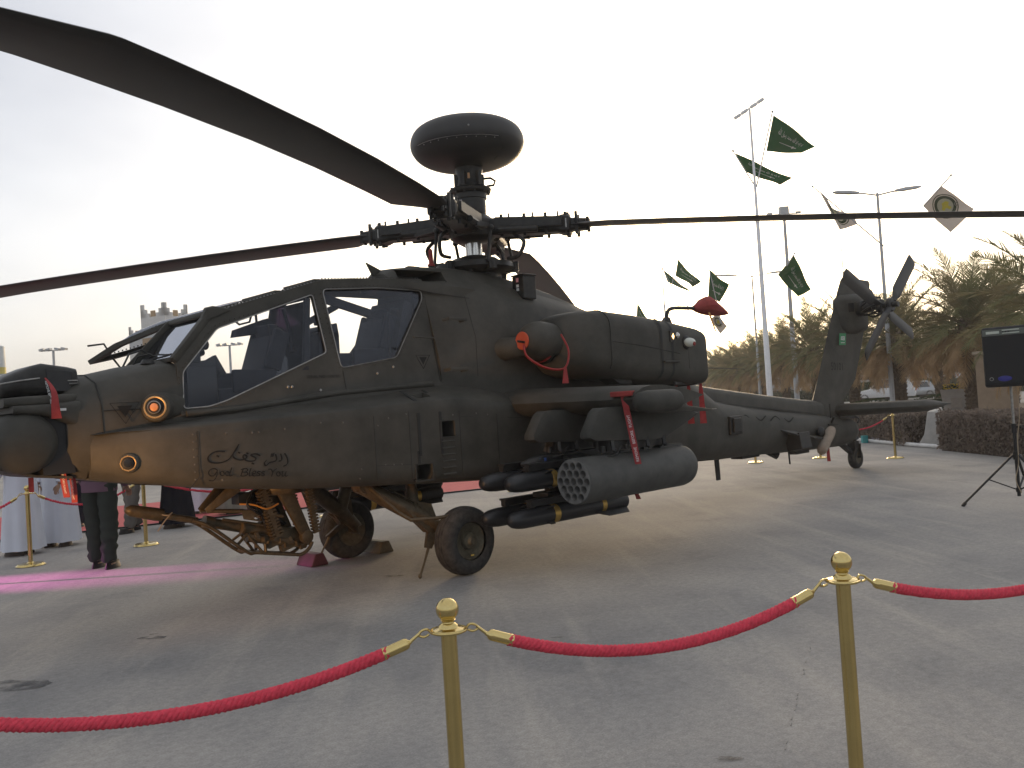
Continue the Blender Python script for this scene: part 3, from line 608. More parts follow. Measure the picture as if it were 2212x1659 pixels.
# ------------------------------------------------------------------ engine nacelles
def nacelle(s):
    b = MB(); rr = []
    for x, y0, y1, z0, z1, r in [(-.19, .72, 1.13, 1.99, 2.40, .19), (-.22, .66, 1.20, 1.92, 2.46, .22), (-.30, .62, 1.27, 1.875, 2.51, .23), (-.48, .595, 1.325, 1.84, 2.545, .22), (-.75, .58, 1.345, 1.82, 2.555, .20), (-1.3, .56, 1.36, 1.78, 2.515, .18), (-1.9, .55, 1.36, 1.735, 2.455, .16), (-2.50, .55, 1.35, 1.69, 2.375, .14), (-2.60, .56, 1.335, 1.695, 2.35, .13)]:
        ring = rrect(x, y0, y1, z0, z1, r, 5); rr.append([V((p.x, s * p.y, p.z)) for p in ring])
    n = MB().loft(rr).build('engine_nacelle', P, H, 50)
    MB().lathe([(.20, -.02), (.205, .0), (.16, .05)], (-.10, s * .93, 2.19), (1, 0, 0), 24).build('inlet_throat', M['void'], n, 40)
    MB().lathe([(.19, -.12), (.205, .0), (.205, .10), (.18, .19), (.125, .265), (.09, .285), (.02, .29)], (-.07, s * .97, 2.235), (1, 0, 0), 26).build('nose_gearbox', P, n, 50)
    MB().loft([[V((x, s * y, z)) for x, y, z in q] for q in [[(.20 + .17 * math.cos(t), .52, 2.17 + .15 * math.sin(t)) for t in [2 * math.pi * k / 14 for k in range(14)]], [(.22 + .15 * math.cos(t), .66, 2.17 + .13 * math.sin(t)) for t in [2 * math.pi * k / 14 for k in range(14)]], [(.18 + .12 * math.cos(t), .84, 2.18 + .11 * math.sin(t)) for t in [2 * math.pi * k / 14 for k in range(14)]], [(.10 + .09 * math.cos(t), .95, 2.19 + .10 * math.sin(t)) for t in [2 * math.pi * k / 14 for k in range(14)]]]]).build('shaft_fairing', P, n, 60)
    for x in (-1.62, -1.83):
        MB().loft([[V((xx, s * p.y, p.z)) for p in rrect(x, .548, 1.364 if x > -1.7 else 1.3635, 1.75 if x > -1.7 else 1.735, 2.495 if x > -1.7 else 2.468, .17, 5)] for xx in (x, x - .045)], False).build('marking_band', M['band'], n, 40)
    MB().tube([(-.78, s * 1.346, 2.20), (-1.3, s * 1.362, 2.15), (-2.0, s * 1.36, 2.06)], .004, 4).build('cowl_seam', M['band'], n, 0)
    MB().tube([(-.75, s * p.y, p.z) for p in rrect(-.75, .578, 1.348, 1.818, 2.558, .20, 5)][3:16], .005, 4).build('cowl_seam', M['band'], n, 0)
    for x, zt, zb in ((-2.02, 2.44, 1.73), (-2.18, 2.42, 1.72)): MB().tube([(x, s * 1.10, zt + .008), (x, s * 1.25, zt - .04), (x, s * 1.352, zt - .14), (x, s * 1.355, zb + .16), (x, s * 1.28, zb + .03)], .003, 4).build('cowl_seam', M['band'], n, 0)
    MB().box((-1.80, s * 1.375, 1.965), (.30, .04, .022)).build('cowl_handle', P, n, 0, .006)
    MB().prism([(-.95, s * .95, 1.815), (-1.3, s * .95, 1.80), (-1.33, s * .95, 1.735), (-1.1, s * .95, 1.74)], (0, s * .2, 0)).build('drain_scoop', M['dark'], n, 0)
    b = MB()
    for k in range(4): b.box((-2.61, s * (.72 + .16 * k), 2.03), (.03, .12, .5))
    b.build('exhaust_duct', M['void'], n, 0)
    b = MB(); b.bar((-1.9, s * 1.32, 1.715), (-2.72, s * 1.02, 1.70), .03, .03); b.bar((-2.44, s * 1.25, 1.70), (-2.76, s * .75, 1.69), .03, .03); b.bar((-2.1, s * 1.2, 1.70), (-2.1, s * .7, 1.66), .02, .02); b.build('cover_frame', M['dark'], n, 0)
    return n
npo = nacelle(1); nst = nacelle(-1)
MB().cyl((-2.58, 1.15, 1.90), (-3.75, 1.15, 1.86), .010, .006, 6).build('rod_antenna', M['rim'], npo, 60)
# lights and probe on the port nacelle
b = MB().lathe([(.08, 0), (.085, .02), (.07, .035)], (-2.14, 1.345, 2.19), (0, 1, 0), 20); nl = b.build('navigation_light', M['dark'], npo, 50)
MB().ell((-2.17, 1.385, 2.19), (.105, .055, .055), 18, 10).build('light_dome', M['navglass'], nl, 60)
MB().cyl((-2.19, 1.435, 2.17), (-2.19, 1.446, 2.17), .028, .02, 12).build('red_bulb', M['red'], nl, 50)
MB().ell((-1.96, 1.36, 2.27), (.035, .035, .04), 14, 8).build('round_light', M['chrome'], npo, 60)
b = MB(); b.box((-1.85, 1.362, 2.26), (.09, .02, .13)); fl = b.build('formation_light', M['dark'], npo, 0, .005)
MB().prism([(-1.835, 1.374, 2.26), (-1.865, 1.374, 2.295), (-1.88, 1.374, 2.26), (-1.865, 1.374, 2.225)], (0, .003, 0)).build('lit_pane', M['lampyellow'], fl, 0)
b = MB(); b.tube(cr([(-2.12, 1.10, 2.40), (-2.14, 1.10, 2.52), (-2.18, 1.10, 2.60), (-2.28, 1.10, 2.635), (-2.5, 1.10, 2.645), (-2.82, 1.10, 2.65)], 5), .024, 10); b.prism([(-2.02, 1.08, 2.43), (-2.24, 1.08, 2.42), (-2.18, 1.08, 2.52), (-2.10, 1.08, 2.52)], (0, .04, 0)); b.build('air_data_mast', M['dark'], npo, 60)
ac = thing('air_data_cover', 'pointed dull red fabric cover on the curved mast above the port engine', 'cover', (-3.0, 1.1, 2.65))
rr = []
for t, w, zt, zb in [(.28, .03, .03, -.03), (.20, .06, .06, -.05), (.08, .11, .13, -.07), (-.03, .13, .165, -.085), (-.10, .125, .14, -.088), (-.28, .10, .05, -.085), (-.42, .06, -.01, -.075), (-.50, .02, -.035, -.06)]:
    rr.append([V((t, w * math.cos(a), (zt + zb) / 2 + (zt - zb) / 2 * math.sin(a) * (1 if math.sin(a) < 0 else abs(math.sin(a)) ** .0 if False else 1))) for a in [2 * math.pi * k / 12 for k in range(12)]])
MB().loft(rr).build('fabric_hood', M['red'], ac, 30)
MB().prism([(.10, .09, -.06), (.06, .09, -.06), (-.04, .10, -.30), (-.02, .10, -.30)], (0, .008, 0)).build('tie_strap', M['wire'], ac, 0)

# engine inlet plug: orange disc, strap and tag on the port gearbox
ip = thing('inlet_plug', 'round orange plug with red strap on the nose of the port engine', 'cover', (.222, .97, 2.235))
MB().lathe([(.092, -.004), (.096, .006), (.09, .014), (.02, .016)], (0, 0, 0), (1, 0, 0), 24).build('disc', M['orange'], ip, 50)
MB().bar((.022, -.05, .0), (.022, .05, -.02), .012, .022).build('grip', M['dark'], ip, 0)
MB().tube(cr([(.02, .03, -.05), (.06, .12, -.18), (-.06, .25, -.30), (-.22, .36, -.315), (-.30, .36, -.14), (-.30, .27, .04)], 6), .011, 6, flat=1.5).build('strap', M['ribbon'], ip, 60)
MB().prism([(-.20, .372, -.30), (-.23, .374, -.30), (-.25, .376, -.47), (-.16, .372, -.47)], (0, .006, 0)).build('tag', M['ribbon'], ip, 0)
MB().lathe([(.205, 0), (.21, .03), (.20, .05)], (-.31, -.03, -.02), (1, 0, 0), 24, False).build('inlet_blank', M['ribbon'], ip, 50)

# ------------------------------------------------------------------ stub wings with pylons
def airfoil(x0, x1, y, z, th, n=9):
    c = x0 - x1; up = []; dn = []
    for k in range(n + 1):
        t = (1 - math.cos(math.pi * k / n)) / 2
        h = th * 5 * (.2969 * math.sqrt(t) - .126 * t - .3516 * t ** 2 + .2843 * t ** 3 - .1036 * t ** 4)
        up.append(V((x0 - c * t, y, z + h))); dn.append(V((x0 - c * t, y, z - h)))
    return up + list(reversed(dn[1:-1]))
def wing(s):
    w = MB().loft([airfoil(.40, -.92, s * .62, 1.585, .32), airfoil(.38, -.92, s * 1.0, 1.585, .30), airfoil(.26, -.86, s * 2.40, 1.56, .25)]).build('stub_wing', P, H, 50)
    MB().lathe([(.02, .30), (.06, .285), (.09, .24), (.104, .12), (.104, -.26), (.092, -.31), (.075, -.315), (.07, -.34), (.02, -.345)], (0.02, s * 2.47, 1.53), (1, 0, 0), 24).build('wingtip_pod', M['paint2'], w, 45)
    MB().prism([(.16, s * 2.41, 1.60), (.22, s * 2.41, 1.52), (.10, s * 2.41, 1.42), (-.84, s * 2.41, 1.395), (-.94, s * 2.41, 1.41), (-.5, s * 2.41, 1.465), (-.34, s * 2.41, 1.51), (-.2, s * 2.41, 1.58)], (0, s * .05, 0)).build('wingtip_plate', P, w, 40, .01)
    MB().box((-.97, s * 2.43, 1.41), (.12, .006, .006)).build('static_wick', M['steel'], w, 0)
    for y, off in ((1.48, .05), (2.15, 0)):
        pts = [(.50 + off, 1.50), (.56 + off, 1.47), (.70 + off, 1.28), (.70 + off, 1.235), (.64 + off, 1.205), (-.10, 1.165), (-.30, 1.16), (-.44, 1.175), (-.88, 1.31), (-1.05, 1.375), (-.98, 1.40), (-.80, 1.50)]
        MB().loft([[V((x * k + (1 - k) * (-.2), s * (y + e), z)) for x, z in pts] for e, k in ((-.085, .90), (-.065, .975), (-.03, 1.0), (.03, 1.0), (.065, .975), (.085, .90))]).build('weapon_pylon', M['paint2'], w, 35)
    return w
wp = wing(1); wst = wing(-1)
# hardware under the pylons: sway braces
def rack(s, y):
    b = MB()
    for x in (.40, .15, -.12, -.38):
        b.bar((x, s * (y - .07), 1.19), (x + .02, s * (y - .10), 1.10), .03, .03); b.bar((x, s * (y + .07), 1.19), (x + .02, s * (y + .10), 1.10), .03, .03); b.cyl((x, s * (y + .10), 1.085), (x, s * (y + .10), 1.12), .018)
    b.box((.0, s * y, 1.15), (.9, .10, .10)); b.cyl((.5, s * (y + .04), 1.15), (.5, s * (y + .04), 1.09), .025); b.tube([(.3, s * (y + .1), 1.14), (.42, s * (y + .13), 1.07), (.5, s * (y + .08), 1.05)], .008, 6)
    b.box((.2, s * (y + .085), 1.13), (.05, .01, .03))
    return b.build('ejector_rack', M['dark'], wp if s > 0 else wst, 30)
for s in (1, -1):
    for y in (1.48, 2.15): rack(s, y)

# rocket pod: nineteen open tubes in a round shell
def rocket_pod(loc, label, s):
    t = thing('rocket_pod', label, 'rocket pod', loc, 0, 'rocket pods under the stub wings')
    Rr, L0, L1 = .207, .88, -.80
    MB().lathe([(.196, L0), (Rr, L0 - .012), (Rr, L1 + .10), (.195, L1 + .04), (.17, L1), (.02, L1)][::-1], (0, 0, 0), (1, 0, 0), 40, False).build('shell', M['podpaint'], t, 40)
    cs_ = [(.0785 * (c - (n - 1) / 2), .068 * (2 - i)) for i, n in enumerate((3, 4, 5, 4, 3)) for c in range(n)]
    circ_ = lambda y, z, r, n: [V((L0, y + r * math.cos(a), z + r * math.sin(a))) for a in [2 * math.pi * k / n for k in range(n)]]
    MB().holed(circ_(0, 0, .1965, 44), [circ_(y, z, .0325, 16) for y, z in cs_], (-.012, 0, 0)).build('face_plate', M['podface'], t, 20)
    for y, z in cs_:
        tb = MB(); tb.loft([[V((x, y + r * math.cos(a), z + r * math.sin(a))) for a in [2 * math.pi * k / 16 for k in range(16)]] for x, r in ((L0 + .002, .0350), (L0 + .005, .0340), (L0 - .001, .0315), (L0 - .35, .0315), (L0 - .36, .002))], False)
        tb.build('launch_tube', M['podface'], t, 40)
    b = MB(); b.box((.18, 0, .212), (.10, .05, .03)); b.box((-.18, 0, .212), (.10, .05, .03)); b.prism([(-.35, -.05, .20), (-.75, -.05, .19), (-.72, -.05, .225), (-.40, -.05, .23)], (0, .1, 0)); b.build('hanger_lugs', M['podpaint'], t, 0)
    return t
rocket_pod((0, 2.15, .865), 'round grey rocket pod with nineteen open tubes hanging under the outer port pylon', 1)
rocket_pod((0, -2.15, .865), 'rocket pod on the far side, behind the fuselage and landing gear', -1)
# missiles and their four-rail launcher
def launcher(s, label):
    t = thing('missile_launcher', label, 'launcher', (0, s * 1.48, 0), 0, 'missile launchers under the stub wings')
    MB().box((.10, 0, 1.03), (1.05, .13, .11)).build('spine', M['dark'], t, 0, .02)
    b = MB(); b.box((.18, 0, .86), (.7, .07, .36)); b.box((.55, 0, .70), (.16, .20, .05)); b.tube([(.65, .06, 1.04), (.78, .04, 1.02), (.86, 0, 1.01)], [.06, .05, .02], 8); b.tube([(.62, -.05, .98), (.74, -.08, .95), (.7, -.1, .9)], .03, 6); b.cyl((.5, .1, 1.0), (.66, .12, .99), .035); b.build('electronics_box', M['dark'], t, 30, .012)
    for y in (.17, -.17):
        for z in (.985, .655):
            r = MB(); r.box((.26, y, z), (1.40, .06, .05)); r.box((.26, y, z + .032), (1.40, .10, .016)); r.box((.93, y, z - .02), (.05, .05, .04)); r.bar((.2, y, z + .03), (.2, y * .3, z + .06), .3, .03); r.build('launch_rail', M['dark'], t, 0)
    MB().box((.66, .10, 1.035), (.09, .004, .045)).build('blue_label', mat('blue_label_%d' % s, (.05, .10, .30), .5), t, 0)
launcher(1, 'dark four-rail missile launcher hanging under the inner port pylon'); launcher(-1, 'dark missile launcher on the far side of the fuselage')
def missile(loc, label, band2=True):
    t = thing('missile', label, 'missile', loc, 0, 'black missiles on the launch rails')
    prof_ = [(.02, 1.225), (.045, 1.215), (.066, 1.185), (.080, 1.13), (.088, 1.05), (.089, .95), (.089, -.36), (.084, -.40), (.02, -.405)]
    MB().lathe(prof_[::-1], (0, 0, 0), (1, 0, 0), 22).build('body', M['missile'], t, 45)
    for x, w in ((.66, .075), (-.02, .06)):
        MB().lathe([(.0885, -w / 2), (.0905, -w / 2 + .001), (.0905, w / 2 - .001), (.0885, w / 2)], (x, 0, 0), (1, 0, 0), 22, False).build('brass_band', M['gold'], t, 40)
    for k in range(4):
        a = R(45 + 90 * k); d = V((0, math.cos(a), math.sin(a))); n = V((0, -math.sin(a), math.cos(a)))
        c0 = V((0, 0, 0))
        MB().prism([c0 + V((.12, 0, 0)) + d * .086 - n * .004, c0 + V((-.05, 0, 0)) + d * .155 - n * .004, c0 + V((-.36, 0, 0)) + d * .155 - n * .004, c0 + V((-.38, 0, 0)) + d * .086 - n * .004], n * .008).build('tail_fin', M['dark'], t, 0)
        MB().prism([V((.80, 0, 0)) + d * .086 - n * .003, V((.76, 0, 0)) + d * .118 - n * .003, V((.70, 0, 0)) + d * .118 - n * .003, V((.70, 0, 0)) + d * .086 - n * .003], n * .006).build('nose_fin', M['dark'], t, 0)
    return t
first = missile((0, 1.65, .865), 'upper outer black missile beside the rocket pod, nearer the camera')
for (y, z, lab) in [(1.31, .865, 'upper inner black missile next to the fuselage side'), (1.65, .535, 'lower outer black missile with two brass bands below the rocket pod'), (1.31, .535, 'lower inner black missile just behind the main wheel'),
                    (-1.31, .865, 'upper inner missile on the far side of the helicopter'), (-1.65, .865, 'upper outer missile on the far side of the helicopter'), (-1.31, .535, 'lower inner missile on the far side of the helicopter'), (-1.65, .535, 'lower outer missile on the far side of the helicopter')]:
    c = copy_tree(first); c.location = (0, y, z); c['label'] = lab

# ------------------------------------------------------------------ main rotor
hubz = 3.61
b = MB(); b.cyl((0, 0, 3.05), (0, 0, 3.50), .095, .095, 20); b.build('rotor_mast', M['chrome'], H, 40)
b = MB()
b.lathe([(.24, 2.98), (.26, 3.0), (.26, 3.08), (.42, 3.10), (.46, 3.13), (.44, 3.19), (.30, 3.22), (.25, 3.26), (.16, 3.27), (.15, 3.29)], (0, 0, 0), (0, 0, 1), 28)
for k in range(6):
    a = R(60 * k + 12); b.box((.42 * math.cos(a), .42 * math.sin(a), 3.14), (.14, .09, .11), (0, 0, a)); b.cyl((.47 * math.cos(a), .47 * math.sin(a), 3.09), (.47 * math.cos(a), .47 * math.sin(a), 3.20), .03)
for k in range(3):
    a = R(120 * k + 40); b.cyl((.33 * math.cos(a), .33 * math.sin(a), 2.78), (.36 * math.cos(a), .36 * math.sin(a), 3.1), .03)
b.build('swashplate', M['dark'], H, 35)
BL = [('A', 32.5, -.025, .60, 1.0, 3.61), ('B', -56.5, 0, .20, 3.0, 3.65), ('C', 124.5, .055, .20, 6.0, 3.61), ('D', 214.5, 0, .40, 9.0, 3.61)]
hb = MB()
hb.lathe([(.10, 3.44), (.20, 3.46), (.26, 3.50), (.28, 3.58), (.27, 3.68), (.20, 3.74), (.17, 3.76)], (0, 0, 0), (0, 0, 1), 24)
hub = hb.build('rotor_hub', M['dark'], H, 35)
for nm, az, sl, dr, pitch_, hubz in BL:
    a = R(az); d = V((math.cos(a), math.sin(a), 0)); n = V((-math.sin(a), math.cos(a), 0)); up = V((0, 0, 1))
    zc = lambda r: hubz - sl * r - dr * (r / 7.3) ** 2
    pt = lambda r, t, h: d * r + n * t + up * (zc(r) + h)
    ar_ = MB()
    ar_.loft([[pt(r, sx * w, sz * h) for sx, sz in ((-1, -.7), (-.7, -1), (.7, -1), (1, -.7), (1, .7), (.7, 1), (-.7, 1), (-1, .7))] for r, w, h in ((.18, .13, .09), (.34, .15, .10), (.40, .125, .085), (.55, .13, .095), (.98, .115, .085), (1.04, .135, .105), (1.12, .135, .105), (1.14, .09, .07), (1.30, .085, .06))])
    for sx in (-1, 1):
        ar_.bar(pt(.30, sx * .17, .02), pt(1.05, sx * .165, .02), .05, .13, .04, .10)       # lead-lag links
        ar_.cyl(pt(.34, sx * .20, -.06), pt(.78, sx * .19, -.06), .042, .035, 10)           # dampers
        for rr_ in (.36, .62, .86, 1.08, 1.2): ar_.cyl(pt(rr_, sx * .10, -.12), pt(rr_, sx * .10, .13), .018, .018, 6)
        for rr_ in (.45, .72, 1.0): ar_.cyl(pt(rr_, -sx * .12, .08), pt(rr_, -sx * .12, .135), .011, .011, 6)
    for rr_, s_ in ((1.10, .13), (1.20, .10), (1.32, .075)):
        ar_.cyl(pt(rr_, -.05, -s_), pt(rr_, -.05, s_), .02, .02, 6); ar_.cyl(pt(rr_, .06, -s_), pt(rr_, .06, s_), .02, .02, 6)
    arm = ar_.build('rotor_arm', M['dark'], H, 30)
    MB().box(pt(1.09, 0, 0) + V((0, 0, 0)), (.012, .285, .10), (0, 0, a)).build('steel_pin', M['steel'], arm, 0)
    pl = MB(); pl.bar(pt(.30, .27, -.05), pt(.62, .20, -.08), .05, .05); pl.cyl(pt(.34, .30, -.08), V((d.x * .40 + n.x * .26, d.y * .40 + n.y * .26, 3.16)), .018, .018, 8); pl.ell(pt(.34, .30, -.08), (.035, .035, .035), 8, 6); pl.build('pitch_link', M['dark'], arm, 40); pl = MB(); pl.tube(cr([pt(.5, -.15, -.1), pt(.62, -.2, -.2), pt(.55, -.22, -.36), pt(.42, -.16, -.38)], 4), .022, 6)
    pl.build('damper_hose', M['dark'], arm, 40)
    # the blade: chord 0.53, slim root, swept tip
    bl = MB(); rr = []
    for r, lead, trail, th in [(1.10, .06, .08, .085), (1.20, .08, .13, .075), (1.32, .11, .22, .065), (1.55, .135, .385, .058), (2.2, .135, .395, .056), (3.2, .135, .395, .055), (4.2, .135, .395, .054), (5.2, .135, .395, .053), (5.9, .135, .395, .052), (6.22, .135, .395, .050), (6.30, .125, .395, .048), (7.0, -.07, .42, .034), (7.1, -.13, .40, .02)]:
        c = lead + trail; pit = R(pitch_); ring = []
        for k in range(16):
            t = 2 * math.pi * k / 16; xx = (1 - math.cos(t)) / 2                              # 0 at lead, 1 at trail
            hh = th / 2 * (2.6 * math.sqrt(max(xx, 0)) * (1 - xx)) * (1 if math.sin(t) >= 0 else -1)
            tt = -lead + c * xx
            ring.append(pt(r, -tt, 0) + up * (hh - tt * math.tan(pit)))
        rr.append(ring)
    bl.loft(rr)
    o = bl.build('rotor_blade', M['blade'], H, 50)
# mast-mounted radar
b = MB()
b.lathe([(.13, 3.72), (.165, 3.76), (.17, 3.80), (.17, 3.94), (.185, 3.945), (.185, 4.005), (.235, 4.02), (.245, 4.05), (.22, 4.07), (.16, 4.085), (.14, 4.12), (.13, 4.2), (.16, 4.28), (.15, 4.34)], (0, 0, 0), (0, 0, 1), 26)
for k in range(12):
    a = R(30 * k); b.cyl((.215 * math.cos(a), .215 * math.sin(a), 4.0), (.215 * math.cos(a), .215 * math.sin(a), 4.085), .014, .014, 6)
for k in range(5):
    a = R(72 * k + 20); b.box((.14 * math.cos(a), .14 * math.sin(a), 4.17), (.07, .05, .15), (0, 0, a))
b.tube([(-.14, .02, 4.20), (-.24, .10, 4.205), (-.28, .13, 4.17), (-.26, .12, 4.12), (-.2, .1, 4.11)], .014, 6)
rm = b.build('radar_mast', M['dark'], H, 35)
MB().prism([(.175, .045, 3.84), (.175, -.02, 3.84), (.175, -.02, 3.92), (.175, .045, 3.92)], (.004, 0, 0)).build('data_plate', mat('plate_grey', (.4, .36, .38), .5), rm, 0)
MB().box((.10, .10, 4.19), (.02, .02, .06)).build('warning_label', mat('label_orange', (.7, .4, .2), .5), rm, 0)
b = MB(); rr = []
prof_ = [(.02, 4.305), (.22, 4.31), (.36, 4.335), (.47, 4.375), (.555, 4.43), (.61, 4.495), (.643, 4.57), (.65, 4.63), (.645, 4.69), (.62, 4.765), (.575, 4.825), (.50, 4.875), (.40, 4.91), (.28, 4.93), (.14, 4.942), (.02, 4.945)]
prof_ = [(p.x, p.y) for p in cr([(r, 4.305 + (z - 4.305) * .84, 0) for r, z in prof_], 2)]
rd = MB().lathe(prof_, (0, 0, 0), (0, 0, 1), 56).build('radar_dome', M['blade'], H, 60)
q = [V((rr_ * math.cos(a), rr_ * math.sin(a), z)) for rr_, z, a in [(.647, 4.498, R(80 - k * 9)) for k in range(11)]]
MB().tube(q, .0035, 4).build('dome_seam', M['steel'], rd, 0)
MB().tube([(.645 * math.cos(R(80)), .645 * math.sin(R(80)), 4.494), (.56 * math.cos(R(92)), .56 * math.sin(R(92)), 4.408), (.38 * math.cos(R(98)), .38 * math.sin(R(98)), 4.328)], .003, 4).build('dome_seam', M['band'], rd, 0)
rv = MB()
for k in range(9): rv.ell((.638 * math.cos(R(76 - k * 9.5)), .638 * math.sin(R(76 - k * 9.5)), 4.48), (.007, .007, .007), 6, 4)
rv.ell((.648 * math.cos(R(50)), .648 * math.sin(R(50)), 4.60), (.012, .012, .012), 8, 6)
tag(rv.build('dome_screws', M['steel'], rd, 0), None, None, kind='stuff')

# ------------------------------------------------------------------ tail
fn = MB()
def finring(z, xf, xr, w): 
    c = xf - xr
    return [V((xf, 0, z)), V((xf - .10 * c, w * .62, z)), V((xf - .30 * c, w, z)), V((xf - .65 * c, w * .72, z)), V((xr, .012, z)), V((xr, -.012, z)), V((xf - .65 * c, -w * .72, z)), V((xf - .30 * c, -w, z)), V((xf - .10 * c, -w * .62, z))]
fn.loft([finring(.93, -7.70, -8.95, .13), finring(1.30, -7.80, -8.98, .125), finring(1.65, -8.02, -9.50, .12), finring(2.2, -8.36, -9.82, .115), finring(2.8, -8.73, -10.16, .11), finring(3.3, -9.05, -10.38, .10), finring(3.50, -9.20, -10.45, .085), finring(3.56, -9.28, -10.40, .04)])
fin = fn.build('tail_fin', P, H, 45)
MB().loft([rrect(x, y0, y1, z0, z1, r) for x, y0, y1, z0, z1, r in ((-8.90, -.02, .09, 2.64, 3.08, .05), (-8.95, -.06, .14, 2.56, 3.17, .09), (-9.08, -.09, .19, 2.50, 3.22, .11), (-9.48, -.09, .22, 2.50, 3.26, .13), (-9.82, -.08, .20, 2.55, 3.24, .12), (-9.95, -.04, .14, 2.66, 3.14, .08))]).build('tail_gearbox', P, fin, 50)
MB().prism([(-9.06, .190, 3.05), (-9.24, .204, 3.06), (-9.24, .204, 2.90), (-9.06, .190, 2.89)], (0, .004, 0)).build('cooling_grille', M['void'], fin, 0)
MB().cyl((-9.35, 0, 3.50), (-9.35, 0, 4.55), .010, .005, 6).build('whip_antenna', M['dark'], fin, 40)
b = MB(); b.cyl((-9.42, .14, 2.955), (-9.42, .95, 2.955), .05, .05, 12); b.lathe([(.14, .20), (.15, .30), (.10, .34), (.08, .48)], (-9.42, 0, 2.955), (0, 1, 0), 16)
for yy in (.62, .80): b.lathe([(.11, yy - .05), (.13, yy - .03), (.13, yy + .03), (.11, yy + .05)], (-9.42, 0, 2.955), (0, 1, 0), 14)
for k in range(8):
    a = R(45 * k + 10); b.tube([(-9.42 + .13 * math.cos(a), .32, 2.955 + .13 * math.sin(a)), (-9.42 + .18 * math.cos(a + .5), .46, 2.955 + .18 * math.sin(a + .5)), (-9.42 + .16 * math.cos(a + .8), .62, 2.955 + .16 * math.sin(a + .8))], .018, 5)
trh = b.build('tail_rotor_hub', M['dark'], H, 35)
for k, (ang, yy) in enumerate(((142, .80), (322, .80), (200, .62), (20, .62))):
    a = R(ang); d = V((math.cos(a), 0, math.sin(a))); n = V((-math.sin(a), 0, math.cos(a))); o = V((-9.42, yy, 2.955)); rr = []
    for r, l, t_, th in [(.12, .05, .05, .08), (.26, .05, .05, .06), (.34, .10, .12, .035), (.42, .128, .132, .03), (1.36, .128, .132, .026), (1.46, .12, .13, .022), (1.49, .06, .11, .01)]:
        rr.append([o + d * r + n * x + V((0, h + x * .18, 0)) for x, h in ((l, 0), (l * .6, th * .7), (0, th), (-t_ * .6, th * .5), (-t_, 0), (-t_ * .6, -th * .5), (0, -th), (l * .6, -th * .7))])
    MB().loft(rr).build('tail_rotor_blade', M['blade'], trh, 40)
st = MB().loft([airfoil(-8.42, -9.34, y, 1.115 + .01 * abs(y), .23 - .015 * abs(y)) for y in (-1.5, -.8, -.1, .1, .8, 1.5)] + [airfoil(-8.46, -9.35, 1.60, 1.13, .19), airfoil(-8.60, -9.37, 1.69, 1.13, .12), airfoil(-8.80, -9.38, 1.75, 1.13, .04)]).build('stabilator', P, H, 50)
b = MB(); b.box((-8.95, .0, 1.05), (.7, .18, .22)); b.tube([(-9.2, .08, .98), (-9.35, .1, .92), (-9.28, .1, .85)], .02, 6); b.build('stabilator_mount', M['dark'], st, 30)
# saudi flag decal and number on the fin
fl_ = MB().prism([(-8.74, .129, 2.50), (-9.00, .1285, 2.50), (-8.95, .131, 2.285), (-8.69, .1315, 2.285)], (0, .003, 0)).build('flag_decal', mat('decal_green', (.02, .26, .09), .5), fin, 0)
sq = [[(x, y + .03 * math.sin(x * 9 + k)) for x in (0.2, .35, .5, .65, .8)] for k, y in enumerate((.30, .42, .54))] + [[(.25 + .12 * k, .26), (.27 + .12 * k, .58)] for k in range(5)] + [[(.25, .80), (.8, .80)]]
nib(sq, lambda X, Y, e: V((-8.74 - .26 * X + .05 * Y, .1355 + e, 2.50 - .215 * Y)), .05, .7).build('decal_script', M['whitepaint'], fin, 0, fix=False)
fontmesh('tail_number', '50101', .20, M['ink'], fin, (-8.30, .137, 1.84), (-1, 0, -.03), (0, 0, 1))
for x, z, sx, sz, sy in ((-4.58, 1.08, .34, .27, .12),):
    b = MB(); b.box((x, .40, z), (sx, sy, sz)); b.box((x + .01, .47, z), (sx * .62, .04, sz * .78)); b.build('dispenser_box', M['dark'], fus, 0, .012)
b = MB(); b.prism([(-5.95, .26, .96), (-6.55, .24, .90), (-6.50, .52, .80), (-6.2, .52, .84)], (0, 0, -.03)); b.box((-6.42, .42, .71), (.34, .26, .26), (.15, 0, 0)); b.build('flare_dispenser', M['dark'], fus, 0, .01)
MB().prism([(-6.9, .25, .80), (-7.25, .23, .76), (-7.3, .42, .71), (-6.95, .42, .74)], (0, 0, -.03)).build('sensor_shelf', P, fus, 0, .008)
b = MB(); b.ell((-7.30, .36, .80), (.09, .07, .09), 12, 8); b.build('sensor_ball', M['dark'], fus, 60)
ck = thing('sensor_cover', 'beige canvas sock tied over a sensor low on the tail boom', 'cover', (-7.30, .42, .66))
ckm = MB().loft([[V((.20 - .42 * t + w * .1 * math.cos(a), w * math.cos(a) * .9 + .03, -.17 + .34 * t + w * math.sin(a) * .75)) for a in [2 * math.pi * k / 12 for k in range(12)]] for t, w in ((0, .06), (.04, .10), (.15, .115), (.5, .112), (.8, .12), (.95, .10), (1, .05))]); ckm.build('canvas_sock', M['beige'], ck, 40)
for x, z0, z1, w in ((-4.69, .60, .26, .10), (-6.85, .52, .30, .02)): MB().prism([(x + w / 2, -.012, z0), (x - w / 2, -.012, z0), (x - w / 2 - .01, -.012, z1), (x + w / 2 - .02, -.012, z1)], (0, .024, 0)).build('blade_antenna', M['dark'], fus, 0)
MB().prism([(-6.05, .0, .55), (-6.5, .0, .54), (-6.42, 0, .42)], (0, .02, 0)).build('blade_antenna', M['dark'], fus, 0)
